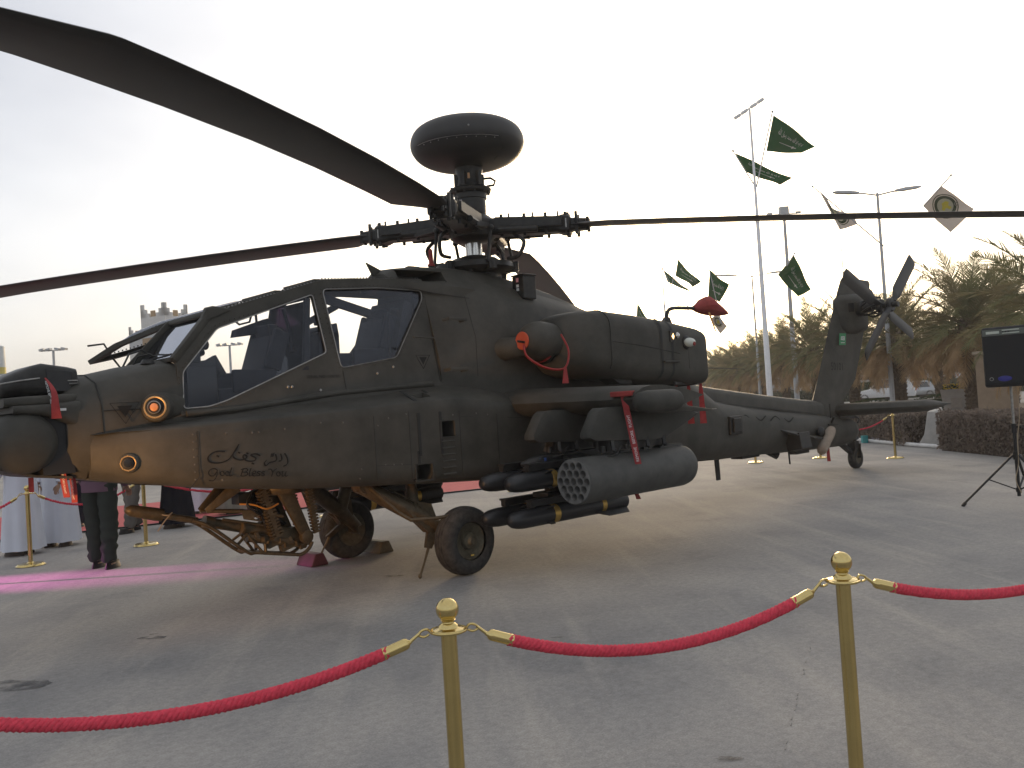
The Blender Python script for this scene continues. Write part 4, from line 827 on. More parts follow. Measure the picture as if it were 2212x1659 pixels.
MB().box((-5.5, .0, .555), (.5, .2, .06)).build('belly_box', M['dark'], fus, 0); MB().box((-7.2, .0, .475), (.45, .14, .05)).build('belly_box', M['dark'], fus, 0); MB().tube([(-6.2, .05, .53), (-6.3, .1, .46), (-6.36, .1, .52)], .015, 6).build('tie_down_ring', M['dark'], fus, 0)
b = MB(); b.cyl((-7.95, .24, .92), (-7.95, .30, 1.02), .02); b.bar((-7.75, .29, .90), (-8.05, .30, .88), .03, .025); b.cyl((-7.98, .22, 1.0), (-7.98, .22, 1.25), .012, .012, 6); b.build('boom_fittings', M['dark'], fus, 30)
seam([(-6.2, .128, 1.26), (-6.2, .118, 1.40)], .006, parent=fus)
MB().tube([(-3.7, .36, 1.60), (-4.4, .23, 1.42), (-6.0, .175, 1.27), (-7.8, .14, 1.085)], .006, 5).build('boom_seam', M['band'], fus, 0)
rl = nib([[(-.35, 0), (-.2, .05), (-.05, -.02)], [(.1, .03), (.25, -.02), (.4, .05)], [(.55, -.02), (.7, .05), (.85, .0)], [(1.0, .02), (1.15, -.03), (1.3, .04)]], lambda X, Y, e: V((-5.2 - X, .352 - X * .03 + e, 1.14 - X * .07 + Y)), .02); rl.build('faded_lettering', M['ink'], fus, 0, fix=False)
# tail wheel
b = MB(); b.bar((-8.72, 0, .52), (-9.28, 0, .22), .12, .06, .07, .05); b.bar((-9.12, 0, .68), (-9.30, 0, .42), .10, .10); b.box((-9.24, 0, .44), (.17, .15, .14)); b.cyl((-9.30, -.09, .22), (-9.30, .09, .22), .03); b.bar((-9.32, .085, .46), (-9.30, .085, .2), .05, .02); b.bar((-9.32, -.085, .46), (-9.30, -.085, .2), .05, .02); b.box((-9.20, .04, .58), (.14, .10, .12), (.3, .2, 0))
tw = b.build('tail_gear', M['dark'], H, 30)
def tyre(c, r, w, parent, n=36, ax=(0, 1, 0)):
    c = V(c)
    pr_ = [(r * .56, -w * .46), (r * .72, -w * .52), (r * .88, -w * .48), (r * .965, -w * .34), (r * .992, -w * .20), (r * .975, -w * .185), (r * .975, -w * .165), (r, -w * .15), (r, -w * .02), (r * .982, -w * .012), (r * .982, w * .012), (r, w * .02), (r, w * .15), (r * .975, w * .165), (r * .975, w * .185), (r * .992, w * .20), (r * .965, w * .34), (r * .88, w * .48), (r * .72, w * .52), (r * .56, w * .46)]
    t = MB().lathe(pr_, c, ax, n, False)
    t.v = [(x, y, max(z, .004)) if c.z > .1 else (x, y, z) for x, y, z in t.v]
    return t.build('tyre', M['tyre'], parent, 40)
tyre((-9.30, 0, .198), .20, .14, tw, 28); MB().lathe([(.11, -.06), (.112, -.05), (.05, -.03), (.05, .03), (.112, .05), (.11, .06), (.02, .05)], (-9.30, 0, .2), (0, 1, 0), 20).build('rim', M['rim'], tw, 40)

# ------------------------------------------------------------------ main gear
def gear(s):
    b = MB()
    b.tube([(2.02, s * .50, .93), (1.55, s * .66, .62)], [.075, .085], 12); b.tube([(1.55, s * .66, .64), (1.20, s * .80, .35)], [.085, .06], 12)
    b.cyl((1.45, s * .52, .95), (1.48, s * .63, .60), .055, .05, 12); b.cyl((1.47, s * .56, .82), (1.49, s * .61, .66), .065, .065, 12)
    b.prism([(1.66, s * .63, .66), (1.50, s * .60, .72), (1.36, s * .64, .68), (1.30, s * .70, .40), (1.46, s * .70, .42)], (0, s * .09, 0)); b.cyl((1.20, s * .72, .325), (1.20, s * 1.02, .325), .05, .045, 12); b.prism([(1.62, s * .70, .56), (1.30, s * .74, .50), (1.40, s * .74, .40)], (0, s * .04, 0))
    b.tube([(1.98, s * .62, .90), (1.80, s * .78, .66), (1.72, s * .86, .58), (1.50, s * .95, .57), (1.30, s * 1.02, .58)], [.018, .018, .02, .02, .014], 6); b.ell((1.30, s * 1.02, .585), (.025, .025, .025), 8, 6)
    b.prism([(1.46, s * .74, .42), (1.36, s * .78, .40), (1.50, s * .84, .28), (1.57, s * .84, .30)], (0, s * .03, 0)); b.tube([(1.52, s * .85, .30), (1.60, s * .87, .16), (1.66, s * .88, .06)], [.016, .01, .012], 6); b.ell((1.665, s * .88, .055), (.02, .018, .025), 8, 6)
    b.tube([(1.75, s * .60, .86), (1.5, s * .70, .70), (1.35, s * .8, .5)], .008, 5); b.cyl((1.98, s * .44, .93), (1.98, s * .58, .93), .09, .09, 14)
    g = b.build('main_gear_leg', M['brown'], H, 35)
    w = tyre((1.20, s * 1.0, .322), .325, .22, g)
    b = MB().lathe([(.185, -.09), (.185, .075), (.172, .085), (.160, .070), (.085, .045), (.075, .085), (.045, .095), (.03, .12), (.02, .12)] if s > 0 else [(.185, .09), (.185, -.075), (.172, -.085), (.160, -.070), (.085, -.045), (.075, -.085), (.045, -.095), (.02, -.1)], (1.20, s * 1.0, .322), (0, 1, 0), 26); b.build('rim', M['rim'], g, 40)
    bo = MB()
    for k in range(6):
        a = R(60 * k); bo.cyl((1.20 + .06 * math.cos(a), s * 1.05, .322 + .06 * math.sin(a)), (1.20 + .06 * math.cos(a), s * 1.085, .322 + .06 * math.sin(a)), .01, .01, 6)
    bo.build('wheel_nuts', M['steel'], g, 0)
    MB().box((1.20, s * 1.10, .19), (.03, .012, .012)).build('yellow_mark', mat('yellow_%d' % s, (.6, .42, .08), .5), g, 0)
    return g
gear(1); gear(-1)

# ------------------------------------------------------------------ chain gun under the belly
b = MB(); b.tube([(2.55, 0, .97), (2.55, 0, .90)], [.24, .22], 20)
for s in (.16, -.16): b.bar((2.62, s, .98), (2.40, s, .50), .05, .15, .04, .10); b.cyl((2.40, s - .03, .485), (2.40, s + .03, .485), .062, .062, 14)
for s in (.16, -.16): b.bar((3.04, s * .8, 1.02), (3.30, s * .4, .83), .03, .11, .03, .05); b.tube([(3.30, s * .4, .83), (2.9, s * .5, .78), (2.62, s, .70)], .018, 6)
gm = b.build('gun_turret', M['brown'], H, 30, .006)
b = MB(); b.tube([(3.93, 0, .917), (3.36, 0, .755)], [.026, .030], 12); b.tube([(3.30, 0, .740), (3.22, 0, .715)], [.055, .055], 14); b.tube([(3.22, 0, .715), (2.95, 0, .635)], [.045, .045], 12); b.tube([(2.95, 0, .637), (2.66, 0, .555)], [.062, .066], 12); b.bar((2.72, 0, .565), (2.30, 0, .45), .15, .13); b.tube([(3.15, .05, .74), (2.75, .06, .63)], .014, 6); b.cyl((2.98, .05, .64), (2.96, .05, .635), .05); b.box((2.60, .03, .50), (.30, .10, .09), (0, .26, 0)); b.tube([(2.92, .03, .55), (2.60, .05, .465), (2.35, .05, .40)], [.045, .045, .04], 10); b.box((2.52, .06, .42), (.2, .05, .06), (0, .26, 0))
for k in range(10): b.box((2.85 - .055 * k, .075 + .01 * (k % 2), .56 - .014 * k - .03 * (k % 3)), (.03, .03, .045), (0, .26, k))
gun = b.build('chain_gun', M['brown'], H, 35)
b = MB(); b.tube([(3.96, 0, .925), (3.92, 0, .914), (3.72, 0, .858), (3.66, 0, .842)], [.02, .048, .056, .052], 14); mc = b.build('muzzle_cover', M['brown'], gun, 60)
MB().tube(cr([(3.68, .05, .85), (3.64, .08, .84), (3.60, .07, .86), (3.66, .06, .80), (3.73, .07, .72)], 4), .005, 5).build('tie_string', M['beige'], mc, 60)
b = MB()
for s in (.09, -.09): b.tube(cr([(3.42, s * .6, .765), (3.28, s, .69), (2.96, s, .43), (2.86, s, .405), (2.50, s, .33), (2.42, s, .32), (2.34, s, .36), (2.30, s, .42)], 5), .017, 7); b.tube([(3.05, s, .50), (2.93, s * .6, .58)], .013, 6); b.tube([(2.93, s * .7, .57), (2.80, s, .39)], .013, 6); b.tube([(2.78, s, .47), (2.78, s, .39)], .014, 6)
b.tube([(2.96, .09, .43), (2.96, -.09, .43)], .014, 6); b.build('gun_guard', M['brown'], gun, 60)
for s in (.07, -.06):                              # ribbed ammunition chutes
    for x0, z0, x1, z1, yy, sx, sy, tl in ((2.80, .95, 2.68, .53, s + .05, .11, .07, .35), (2.36, .96, 2.30, .52, s * 2.4, .07, .06, .2)):
        b = MB(); b.bar((x0, yy, z0 + .01), (x1, yy, z1 - .01), sx * .6, sy * .6)
        for k in range(16):
            t = k / 15; b.box((x0 + (x1 - x0) * t, yy, z0 + (z1 - z0) * t), (sx, sy, .018), (0, tl, 0))
        b.build('ammunition_chute', M['brown'], gun, 0)
b = MB()
for k in range(7):
    o = V((2.9 - .05 * k, .10 - .03 * k, .93)); b.tube(cr([o, o + V((.06, .04, -.08)), o + V((-.02, .05, -.16)), o + V((-.10, 0, -.2 - .02 * k)), o + V((-.14, -.02, -.32))], 4), .012, 6)
b.box((2.95, .02, .90), (.12, .14, .1)); b.box((2.80, -.06, .85), (.1, .1, .12), (.3, .2, 0)); b.ell((2.72, .1, .82), (.04, .04, .04), 8, 6); b.build('gun_harness', M['black'], gun, 40)
MB().tube(cr([(3.02, .12, .86), (2.90, .15, .84), (2.78, .16, .79), (2.66, .15, .82)], 5), .009, 6).build('orange_cable', M['wire'], gun, 60)
MB().prism([(3.0, .10, .80), (2.86, .12, .79), (2.84, .12, .74), (2.90, .12, .72), (2.83, .12, .68), (2.98, .10, .72)], (0, .01, 0)).build('bracket_plate', M['brown'], gun, 0)

# ------------------------------------------------------------------ red ribbons
def ribbon(name, pts, w0, w1, label, text=None, txn=None, grp='remove-before-flight ribbons', side_=(-.717, .694, 0)):
    t = thing(name, label, 'ribbon', pts[0], 0, grp); o = V(pts[0]); p = cr([V(q) - o for q in pts], 4); n = len(p); sv = V(side_).normalized(); b = MB()
    a, bb = [], []
    for i, q in enumerate(p):
        w = w0 + (w1 - w0) * i / (n - 1); a.append(q - sv * w / 2); bb.append(q + sv * w / 2)
    f = sv.cross(V((0, 0, 1))) * -.004
    if f.dot(V((.7, .72, 0))) < 0: f = -f
    b.loft([[a[i], bb[i], bb[i] - f, a[i] - f] for i in range(n)])
    b.build('ribbon_cloth', M['ribbon'], t, 0)
    if text:
        p0, p1 = p[1], p[-1]; ex = (p0 - p1) if txn else (p1 - p0)
        st_ = p1 if txn else p0; ey = ex.cross(f) * (1 if True else -1); L = ex.length
        if f.cross(ex).length: ey = f.cross(ex)
        tsz = min(w1 * .62, L * .92 / (.60 * len(text))); fontmesh('ribbon_lettering', text, tsz, M['whitepaint'], t, st_ + ex.normalized() * L * .04 - ey.normalized() * tsz * .34 + f * 2.6, ex, ey)
    return t
ribbon('warning_ribbon', [(.26, 2.28, 1.60), (.245, 2.307, 1.39), (.228, 2.334, 1.17), (.21, 2.36, .96)], .058, .058, 'long red ribbon lettered in white hanging from the wingtip over the rocket pod', 'REMOVE   BEFORE   FLIGHT', True)
MB().box((.24, 2.26, 1.615), (.12, .22, .05), (0, 0, .2)).build('ribbon_sleeve', M['red'], bpy.data.objects['warning_ribbon'], 0, .01).location = -V((.26, 2.28, 1.60))
ribbon('warning_ribbon', [(4.60, .31, 2.0), (4.60, .44, 1.93), (4.60, .50, 1.87), (4.60, .51, 1.78), (4.595, .51, 1.69)], .012, .075, 'red tapering ribbon hanging over the side of the nose turret', 'REMOVE BEFORE FLIGHT', False)
ribbon('warning_ribbon', [(4.53, .34, 1.40), (4.52, .34, 1.25), (4.50, .34, 1.10)], .05, .05, 'red ribbon hanging below the nose beside the round sight turret', 'REMOVE BEFORE FLIGHT', False)
ribbon('warning_ribbon', [(4.44, .28, 1.25), (4.43, .28, 1.15), (4.43, .28, 1.05)], .045, .045, 'short red ribbon hanging lowest under the nose chin', 'BEFORE FLIGHT', False)
ribbon('warning_ribbon', [(4.66, .05, 1.26), (4.66, .05, 1.15)], .04, .04, 'small red ribbon under the nose in front of a white robe')
for x, y, l, lab in ((-2.66, 1.17, .50, 'red ribbon nearest the camera under the rear of the port engine'), (-2.66, .99, .50, 'middle red ribbon under the rear of the port engine'), (-2.58, .86, .16, 'innermost red ribbon under the rear of the port engine')):
    ribbon('warning_ribbon', [(x, y, 1.70), (x, y, 1.55), (x - .01, y, 1.70 - l)], .03, .085, lab)
ribbon('warning_ribbon', [(-7.40, .42, .52), (-7.40, .42, .40), (-7.41, .42, .30)], .05, .06, 'short red ribbon hanging below the beige sock on the tail')
ribbon('warning_ribbon', [(-.45, 1.70, .62), (-.55, 1.70, .60), (-.60, 1.70, .52)], .03, .05, 'small red tag on a pin at the tail of the lower missile')
# chocks by the wheels
for (x, y, rz, lab, m_) in ((1.66, -1.0, 0, 'maroon wheel chock in front of the far main wheel', 'chock'), (.80, -1.0, 0, 'dark yellow wheel chock behind the far main wheel', 'rim')):
    c = thing('wheel_chock', lab, 'chock', (x, y, 0.002), rz, 'chocks at the far wheel'); MB().prism([(-.11, -.16, 0), (.11, -.16, 0), (.05, -.16, .13), (-.05, -.16, .13)], (0, .32, 0)).build('chock_body', M[m_], c, 0, .012)

for o in list(H.children):                        # the mast stands a little behind the reference station
    if o.name.split('.')[0] in ('rotor_mast', 'swashplate', 'rotor_hub', 'rotor_arm', 'rotor_blade', 'radar_mast', 'radar_dome'): o.location.x = -.06

# ================================================================== ground
def ground_mat():
    m = bpy.data.materials.new('dusty_asphalt'); m.use_nodes = True; t = m.node_tree; b = t.nodes['Principled BSDF']
    L = t.links.new; N = t.nodes.new
    tc = N('ShaderNodeTexCoord')
    def noise(scale, detail=6, rough=.6, mp=None):
        n = N('ShaderNodeTexNoise'); n.inputs['Scale'].default_value = scale; n.inputs['Detail'].default_value = detail; n.inputs['Roughness'].default_value = rough
        L(mp or tc.outputs['Object'], n.inputs['Vector']); return n.outputs['Fac']
    def ramp(src, p0, p1, c0=(0, 0, 0), c1=(1, 1, 1)):
        r = N('ShaderNodeValToRGB'); r.color_ramp.elements[0].position = p0; r.color_ramp.elements[1].position = p1
        r.color_ramp.elements[0].color = (*c0, 1); r.color_ramp.elements[1].color = (*c1, 1); L(src, r.inputs[0]); return r.outputs[0]
    def mix(f, a, c, mode='MIX'):
        x = N('ShaderNodeMixRGB'); x.blend_type = mode
        for k, v in ((0, f), (1, a), (2, c)):
            if hasattr(v, 'is_linked') or hasattr(v, 'links'): L(v, x.inputs[k])
            else: x.inputs[k].default_value = v if k == 0 else (*v, 1)
        return x.outputs[0]
    mp = N('ShaderNodeMapping'); mp.vector_type = 'TEXTURE'; mp.inputs['Rotation'].default_value = (0, 0, R(51)); mp.inputs['Scale'].default_value = (9, 1, 1); L(tc.outputs['Object'], mp.inputs[0])
    mp2 = N('ShaderNodeMapping'); mp2.vector_type = 'TEXTURE'; mp2.inputs['Rotation'].default_value = (0, 0, R(-28)); mp2.inputs['Scale'].default_value = (6, 1, 1); L(tc.outputs['Object'], mp2.inputs[0])
    base = ramp(noise(.45, 5), .36, .66, (.225, .219, .213), (.350, .328, .300))
    streak = ramp(noise(2.2, 5, .62, mp.outputs[0]), .50, .74)
    base = mix(mix(.58, (0, 0, 0), streak, 'MIX'), base, (.45, .41, .355))
    streak2 = ramp(noise(1.3, 4, .6, mp2.outputs[0]), .54, .75)
    base = mix(mix(.38, (0, 0, 0), streak2, 'MIX'), base, (.41, .375, .33))
    dark = ramp(noise(.9, 5, .65), .30, .44, (1, 1, 1), (0, 0, 0))
    base = mix(mix(.35, (0, 0, 0), dark, 'MIX'), base, (.155, .155, .16))
    fine = ramp(noise(95, 3, .7), .30, .72, (.62, .62, .62), (1.35, 1.35, 1.35))
    base = mix(.55, base, fine, 'MULTIPLY')
    grit = ramp(noise(22, 5, .75), .36, .66, (.80, .80, .80), (1.14, 1.14, 1.14))
    base = mix(.8, base, grit, 'MULTIPLY')
    L(base, b.inputs['Base Color']); b.inputs['Roughness'].default_value = .82; b.inputs['Specular IOR Level'].default_value = .3
    bp = N('ShaderNodeBump'); bp.inputs['Strength'].default_value = .35; bp.inputs['Distance'].default_value = .004; L(noise(130, 4, .7), bp.inputs['Height']); L(bp.outputs[0], b.inputs['Normal'])
    return m
def terr(x, y):                                 # flat yard, then the car park a little higher
    d = (V((x, y, 0)) - CAM).dot(FWD.xy.to_3d().normalized()) if False else ((x - CAM.x) * FWD.x + (y - CAM.y) * FWD.y)
    if y > -200 + 0 * x and d > 84 and ((x - CAM.x) * RIGHT.x + (y - CAM.y) * RIGHT.y) > -12: return min(1.0, (d - 84) / 10)
    return 0.0
g = MB()
ext = [-900, -400, -160, -60, 60, 160, 400, 900]
g.grid(len(ext) - 1, len(ext) - 1, lambda u, v: V((ext[round(u * (len(ext) - 1))], ext[round(v * (len(ext) - 1))], 0)))
ground = tag(g.build('ground', ground_mat(), None, 0), None, None, kind='structure')
# car park beyond the road: a low terrace
def quad_ground(name, pts, z, m, h=.004):
    b = MB().prism([V((p.x, p.y, z - h)) for p in pts], (0, 0, h)); return tag(b.build(name, m, None, 0), None, None, kind='structure')
m_road = mat('pale_road', (.30, .28, .25), .85, var=.1, scale=3, bump=.1)
m_soil = mat('dry_soil', (.20, .15, .105), .95, var=.3, scale=6, bump=.4, bscale=30)
m_park = mat('car_park_asphalt', (.16, .155, .15), .85, var=.2, scale=2)
m_lawn = mat('verge_lawn', (.055, .085, .03), .95, var=.35, scale=8, bump=.4, bscale=60)
quad_ground('planted_strip', [Gd(1400, 27), Gd(2500, 21), Gd(2700, 44), Gd(1300, 52)], .006, m_soil)
quad_ground('road', [Gd(1100, 62), Gd(2700, 54), Gd(2800, 74), Gd(1000, 80)], .010, m_road)
quad_ground('verge', [Gd(1000, 80.2), Gd(2800, 74.2), Gd(2850, 86), Gd(980, 92)], .014, m_lawn)
cpk = MB(); A_, B_, C_, D_ = Gd(900, 92), Gd(3000, 87), Gd(3600, 300), Gd(700, 300)
cpk.loft([[V((p.x, p.y, z)) for p in (A_, B_, C_, D_)] for z in (-.2, 1.0)]); tag(cpk.build('car_park', m_park, None, 0), None, None, kind='structure')
# stains: thin dark oily patches lying on the asphalt
def stain_mat():
    m = bpy.data.materials.new('oil_stain'); m.use_nodes = True; t = m.node_tree; b = t.nodes['Principled BSDF']
    b.inputs['Base Color'].default_value = (.05, .05, .053, 1); b.inputs['Roughness'].default_value = .6
    tc = t.nodes.new('ShaderNodeTexCoord'); n = t.nodes.new('ShaderNodeTexNoise'); n.inputs['Scale'].default_value = 9; n.inputs['Detail'].default_value = 6
    t.links.new(tc.outputs['Object'], n.inputs['Vector']); r = t.nodes.new('ShaderNodeValToRGB'); r.color_ramp.elements[0].position = .35; r.color_ramp.elements[1].position = .62; r.color_ramp.elements[1].color = (.75, .75, .75, 1)
    t.links.new(n.outputs['Fac'], r.inputs[0]); t.links.new(r.outputs[0], b.inputs['Alpha']); return m
m_st = stain_mat()
def blob(name, c, rx, ry, rot, m, parent, z):
    pts = []
    for k in range(22):
        a = 2 * math.pi * k / 22; q = .75 + .35 * rnd.random(); x, y = rx * q * math.cos(a), ry * q * math.sin(a)
        pts.append(V((c[0] + x * math.cos(rot) - y * math.sin(rot), c[1] + x * math.sin(rot) + y * math.cos(rot), z)))
    b = MB(); b.add(pts, [tuple(range(22))]); return b.build(name, m, parent, 0)
for i, (x, y, rx, ry) in enumerate([(4.05, .66, .13, .05), (4.0, .58, .05, .03), (5.15, 1.05, .34, .12), (3.43, 5.26, .06, .025), (1.62, .4, .12, .04), (3.68, 4.4, .02, .012), (2.4, 3.3, .05, .02)]): blob('oil_stain', (x, y), rx, ry, R(130), m_st, ground, .004 + .0005 * i)
ck_ = MB()
for k in range(26):
    t = k / 26; p = V((1.74, 4.76, .005)).lerp(V((3.45, 5.5, .005)), t)
    if rnd.random() < .55: ck_.box((p.x + rnd.uniform(-.006, .006), p.y + rnd.uniform(-.006, .006), .004), (.035, .004, .003), (0, 0, R(23)))
tag(ck_.build('chalk_line', m_road, ground, 0), None, None, kind='stuff')
# red carpet, three lengths side by side
m_carpet = mat('red_carpet', (.44, .085, .092), .95, var=.12, scale=20, bump=.25, bscale=200)
e0, e1 = V((4.9, -8.45, 0)), V((-6.4, -4.65, 0)); ed = (e1 - e0).normalized(); en_ = V((ed.y, -ed.x, 0))
if en_.y > 0: en_ = -en_
cpt = thing('red_carpet', 'wide pinkish red carpet laid in strips on the far side of the helicopter', 'carpet', (0, 0, 0))
for k in range(3):
    a = e0 + en_ * (k * 1.5) + V((0, 0, .006)); q = [a - ed * 4, a + ed * (e1 - e0).length, a + ed * (e1 - e0).length + en_ * 1.485, a - ed * 4 + en_ * 1.485]
    MB().prism(q, (0, 0, .012)).build('carpet_strip', m_carpet, cpt, 0)
MB().bar(e0 - ed * 4 + V((0, 0, .016)) - en_ * .02, e1 + V((0, 0, .016)) - en_ * .02, .03, .024).build('carpet_edge', M['black'], cpt, 0)
# white hose along the hedge
ho = cr([(-6.0, 6.6, .05), (-9.4, 4.1, .05), (-11.49, 2.08, .05), (-13.4, .35, .05), (-14.6, -1.1, .05), (-16.65, -3.28, .05), (-19.5, -6.2, .05)], 8)
hs = thing('white_pipe', 'long white plastic pipe lying along the foot of the brown hedge', 'pipe', (-11.5, 2.08, 0)); b = MB().tube([p - V((-11.5, 2.08, 0)) for p in ho], .05, 12); b.build('pipe_run', mat('pipe_white', (.55, .54, .52), .5, var=.12, scale=5), hs, 60)
MB().tube([p - V((-11.5, 2.08, 0)) for p in ho[25:27]], .06, 12).build('pipe_joint', mat('pipe_joint_white', (.5, .49, .47), .5), hs, 60)

# ================================================================== rope barriers
def post_meshes():
    return [('base', MB().lathe([(.165, 0), (.168, .008), (.160, .014), (.150, .022), (.145, .030), (.05, .034), (.03, .05), (.027, .052)], n=36).mesh('base', M['brass'], 40)),
            ('pole', MB().lathe([(.0255, .034), (.0255, .872)], n=24).mesh('pole', M['brass'], 60)),
            ('collar', MB().lathe([(.03, .866), (.052, .872), (.054, .878), (.050, .884), (.033, .888), (.030, .896), (.020, .903), (.0185, .912)], n=28).mesh('collar', M['brass'], 40)),
            ('ball', MB().lathe([(.0185, .906), (.024, .912)] + [(.0365 * math.cos(a), .944 + .0365 * math.sin(a)) for a in [R(-55 + 145 * k / 14) for k in range(15)]], n=32).mesh('ball', M['brass'], 60)),
            ('ring', MB().tube([V((.058 * math.cos(a), .058 * math.sin(a), .879)) for a in [2 * math.pi * k / 24 for k in range(25)]], .004, 6).mesh('ring', M['brass'], 60))]
PM = post_meshes()
posts = {}
def post(key, x, y, label):
    t = thing('rope_stanchion', label, 'stanchion', (x, y, .018 if key in () else 0), rnd.random() * 3, 'brass rope stanchions'); posts[key] = V((x, y, .879))
    for n, me in PM: link(n, me, t)
    return t
post('n0', 6.40, 4.38, 'brass stanchion beyond the left edge, holding the left end of the front rope')
post('n1', 4.91, 5.24, 'large brass ball-topped stanchion in the front centre'); post('n2', 3.68, 5.95, 'large brass ball-topped stanchion in the front right'); post('n3', 2.45, 6.66, 'brass stanchion beyond the right edge, holding the right end of the front rope')
post('f0', 4.95, -4.25, 'brass stanchion beyond the left edge behind the nose'); post('f1', 3.46, -4.49, 'brass stanchion before the white robes at the far left'); post('f2', 1.97, -4.72, 'brass stanchion rising behind the gun muzzle, before grey trousers')
post('f3', -.95, -4.78, 'brass stanchion hidden behind the far main wheel'); post('f4', -2.83, -4.59, 'brass stanchion by the red carpet edge between the main wheels and missiles'); post('f5', -4.6, -4.25, 'brass stanchion behind the missile noses'); post('f6', -6.4, -3.8, 'brass stanchion behind the front of the rocket pod'); post('f7', -8.2, -3.3, 'brass stanchion behind the rear of the rocket pod')
post('f8', -10.31, -2.69, 'brass stanchion base showing under the middle of the tail boom'); post('f9', -11.44, -1.77, 'brass stanchion base showing under the beige sock'); post('fa', -11.41, -.14, 'brass stanchion standing clear behind the tail wheel')
def rope(a, b, sag, label, fine=True):
    a, b = posts[a], posts[b]; d = (b - a); d.z = 0; L = d.length; d.normalize(); a = a + d * .058; b = b - d * .058; o = V(a)
    t = thing('barrier_rope', label, 'rope', o, 0, 'red braided ropes')
    f = lambda s: a.lerp(b, s) - V((0, 0, sag * 4 * s * (1 - s))) - o
    s0 = .145 / L; n = 150 if fine else 40; path = [f(s0 + (1 - 2 * s0) * k / n) for k in range(n + 1)]
    up = V((0, 0, 1)); sd_ = d.cross(up); strands = MB(); ph = 0
    for q in range(4 if fine else 3):
        pts = []; rad = .0090 if fine else .010; tw = (L / .085) * 2 * math.pi / n
        for k, p in enumerate(path):
            tn = (path[min(k + 1, n)] - path[max(k - 1, 0)]).normalized(); u2 = sd_.cross(tn).normalized(); an = tw * k + 2 * math.pi * q / (4 if fine else 3)
            pts.append(p + (sd_ * math.cos(an) + u2 * math.sin(an)) * (.0122 if fine else .009))
        strands.tube(pts, rad, 6 if fine else 5)
    if fine:                                     # counter strands make the braid
        for q in range(4):
            pts = []
            for k, p in enumerate(path):
                tn = (path[min(k + 1, n)] - path[max(k - 1, 0)]).normalized(); u2 = sd_.cross(tn).normalized(); an = -tw * k + 2 * math.pi * q / 4 + .4
                pts.append(p + (sd_ * math.cos(an) + u2 * math.sin(an)) * (.0085 + .0020 * math.sin(tw * k * 4 + q)))
            strands.tube(pts, .0078, 5)
    strands.build('braid', M['rope'], t, 60)
    for s_, e_ in ((0, 1), (1, -1)):
        p0 = f(s_ if s_ == 0 else 1); p1 = f(s0 * .40 if s_ == 0 else 1 - s0 * .40); p2 = f(s0 * 1.15 if s_ == 0 else 1 - s0 * 1.15)
        dd = (p2 - p1).normalized()
        MB().lathe([(.006, -.012), (.008, -.006), (.016, .0), (.0185, .008), (.0185, .07), (.0195, .074), (.0195, .08), (.017, .082)], p1 + dd * .02, dd, 16).build('end_cap', M['brass'], t, 40)
        hk = cr([p0 + V((0, 0, .002)), p0 + d * e_ * .012 + V((0, 0, .011)), p0 + d * e_ * .03 + V((0, 0, .006)), p0 + d * e_ * .036 - V((0, 0, .006)), p0 + d * e_ * .02 - V((0, 0, .012)), p0 + d * e_ * .004 - V((0, 0, .006))], 4)
        h_ = MB().tube(hk, .0042, 6); h_.cyl(p0 + d * e_ * .034, p1 + dd * .012, .005, .006, 8); h_.build('hook', M['brass'], t, 60)
rope('n0', 'n1', .145, 'red rope sagging across the front left corner'); rope('n1', 'n2', .145, 'red rope between the two front stanchions'); rope('n2', 'n3', .12, 'red rope leaving the picture at the front right')
rope('f0', 'f1', .22, 'red rope at the far left edge behind the nose', False); rope('f1', 'f2', .22, 'red rope across the white robes under the nose', False); rope('f2', 'f3', .30, 'red rope just visible under the belly behind the gun', False)
for a_, b_, l_ in (('f3', 'f4', 'red rope behind the far main wheel'), ('f4', 'f5', 'red rope behind the missiles on the carpet side'), ('f5', 'f6', 'red rope hidden behind the rocket pod'), ('f6', 'f7', 'red rope far behind the rocket pod tail'), ('f7', 'f8', 'red rope behind the front of the tail boom'), ('f8', 'f9', 'red rope behind the middle of the tail boom'), ('f9', 'fa', 'red rope rising to the stanchion behind the tail wheel')): rope(a_, b_, .28, l_, False)

# ================================================================== stage lamps just left of the picture, lighting nose and ground
def par(loc, target, c, power, spot, blend, label, emit):
    t = thing('stage_lamp', label, 'lamp', loc, 0, 'stage lamps'); d = (V(target) - V(loc)).normalized()
    b = MB().lathe([(.06, -.20), (.085, -.19), (.09, -.02), (.105, 0), (.105, .03), (.095, .03), (.09, .0)], (0, 0, 0), d, 24, False); b.build('can', M['black'], t, 40)
    sd_ = d.cross(V((0, 0, 1))).normalized(); MB().tube([sd_ * .11, sd_ * .13 - V((0, 0, .16)), -sd_ * .13 - V((0, 0, .16)), -sd_ * .11], .012, 6).build('yoke', M['black'], t, 40); MB().cyl((0, 0, -.16), (0, 0, .02 - loc[2]), .02, .02, 10).build('stand_pole', M['black'], t, 40); MB().lathe([(.25, -loc[2]), (.25, .02 - loc[2]), (.03, .04 - loc[2])], n=20).build('stand_base', M['black'], t, 40)
    MB().lathe([(.092, -.012), (.06, -.008), (.002, -.006)], (0, 0, 0), d, 20).build('lens', glow_mat(label.split()[0] + '_lens', c, emit), t, 40)
    l = bpy.data.lights.new('stage_spot', 'SPOT'); l.energy = power; l.color = c; l.spot_size = R(spot); l.spot_blend = blend; l.shadow_soft_size = .05
    o = link('stage_spot', l, t, d * .04); o.rotation_euler = (-d).to_track_quat('Z', 'Y').to_euler()
par((8.0, -7.2, 1.5), (4.0, -3.35, .0), (1.0, .16, .70), 4300, 14, 1.0, 'pink stage lamp on a stand beyond the left edge', 3.0)
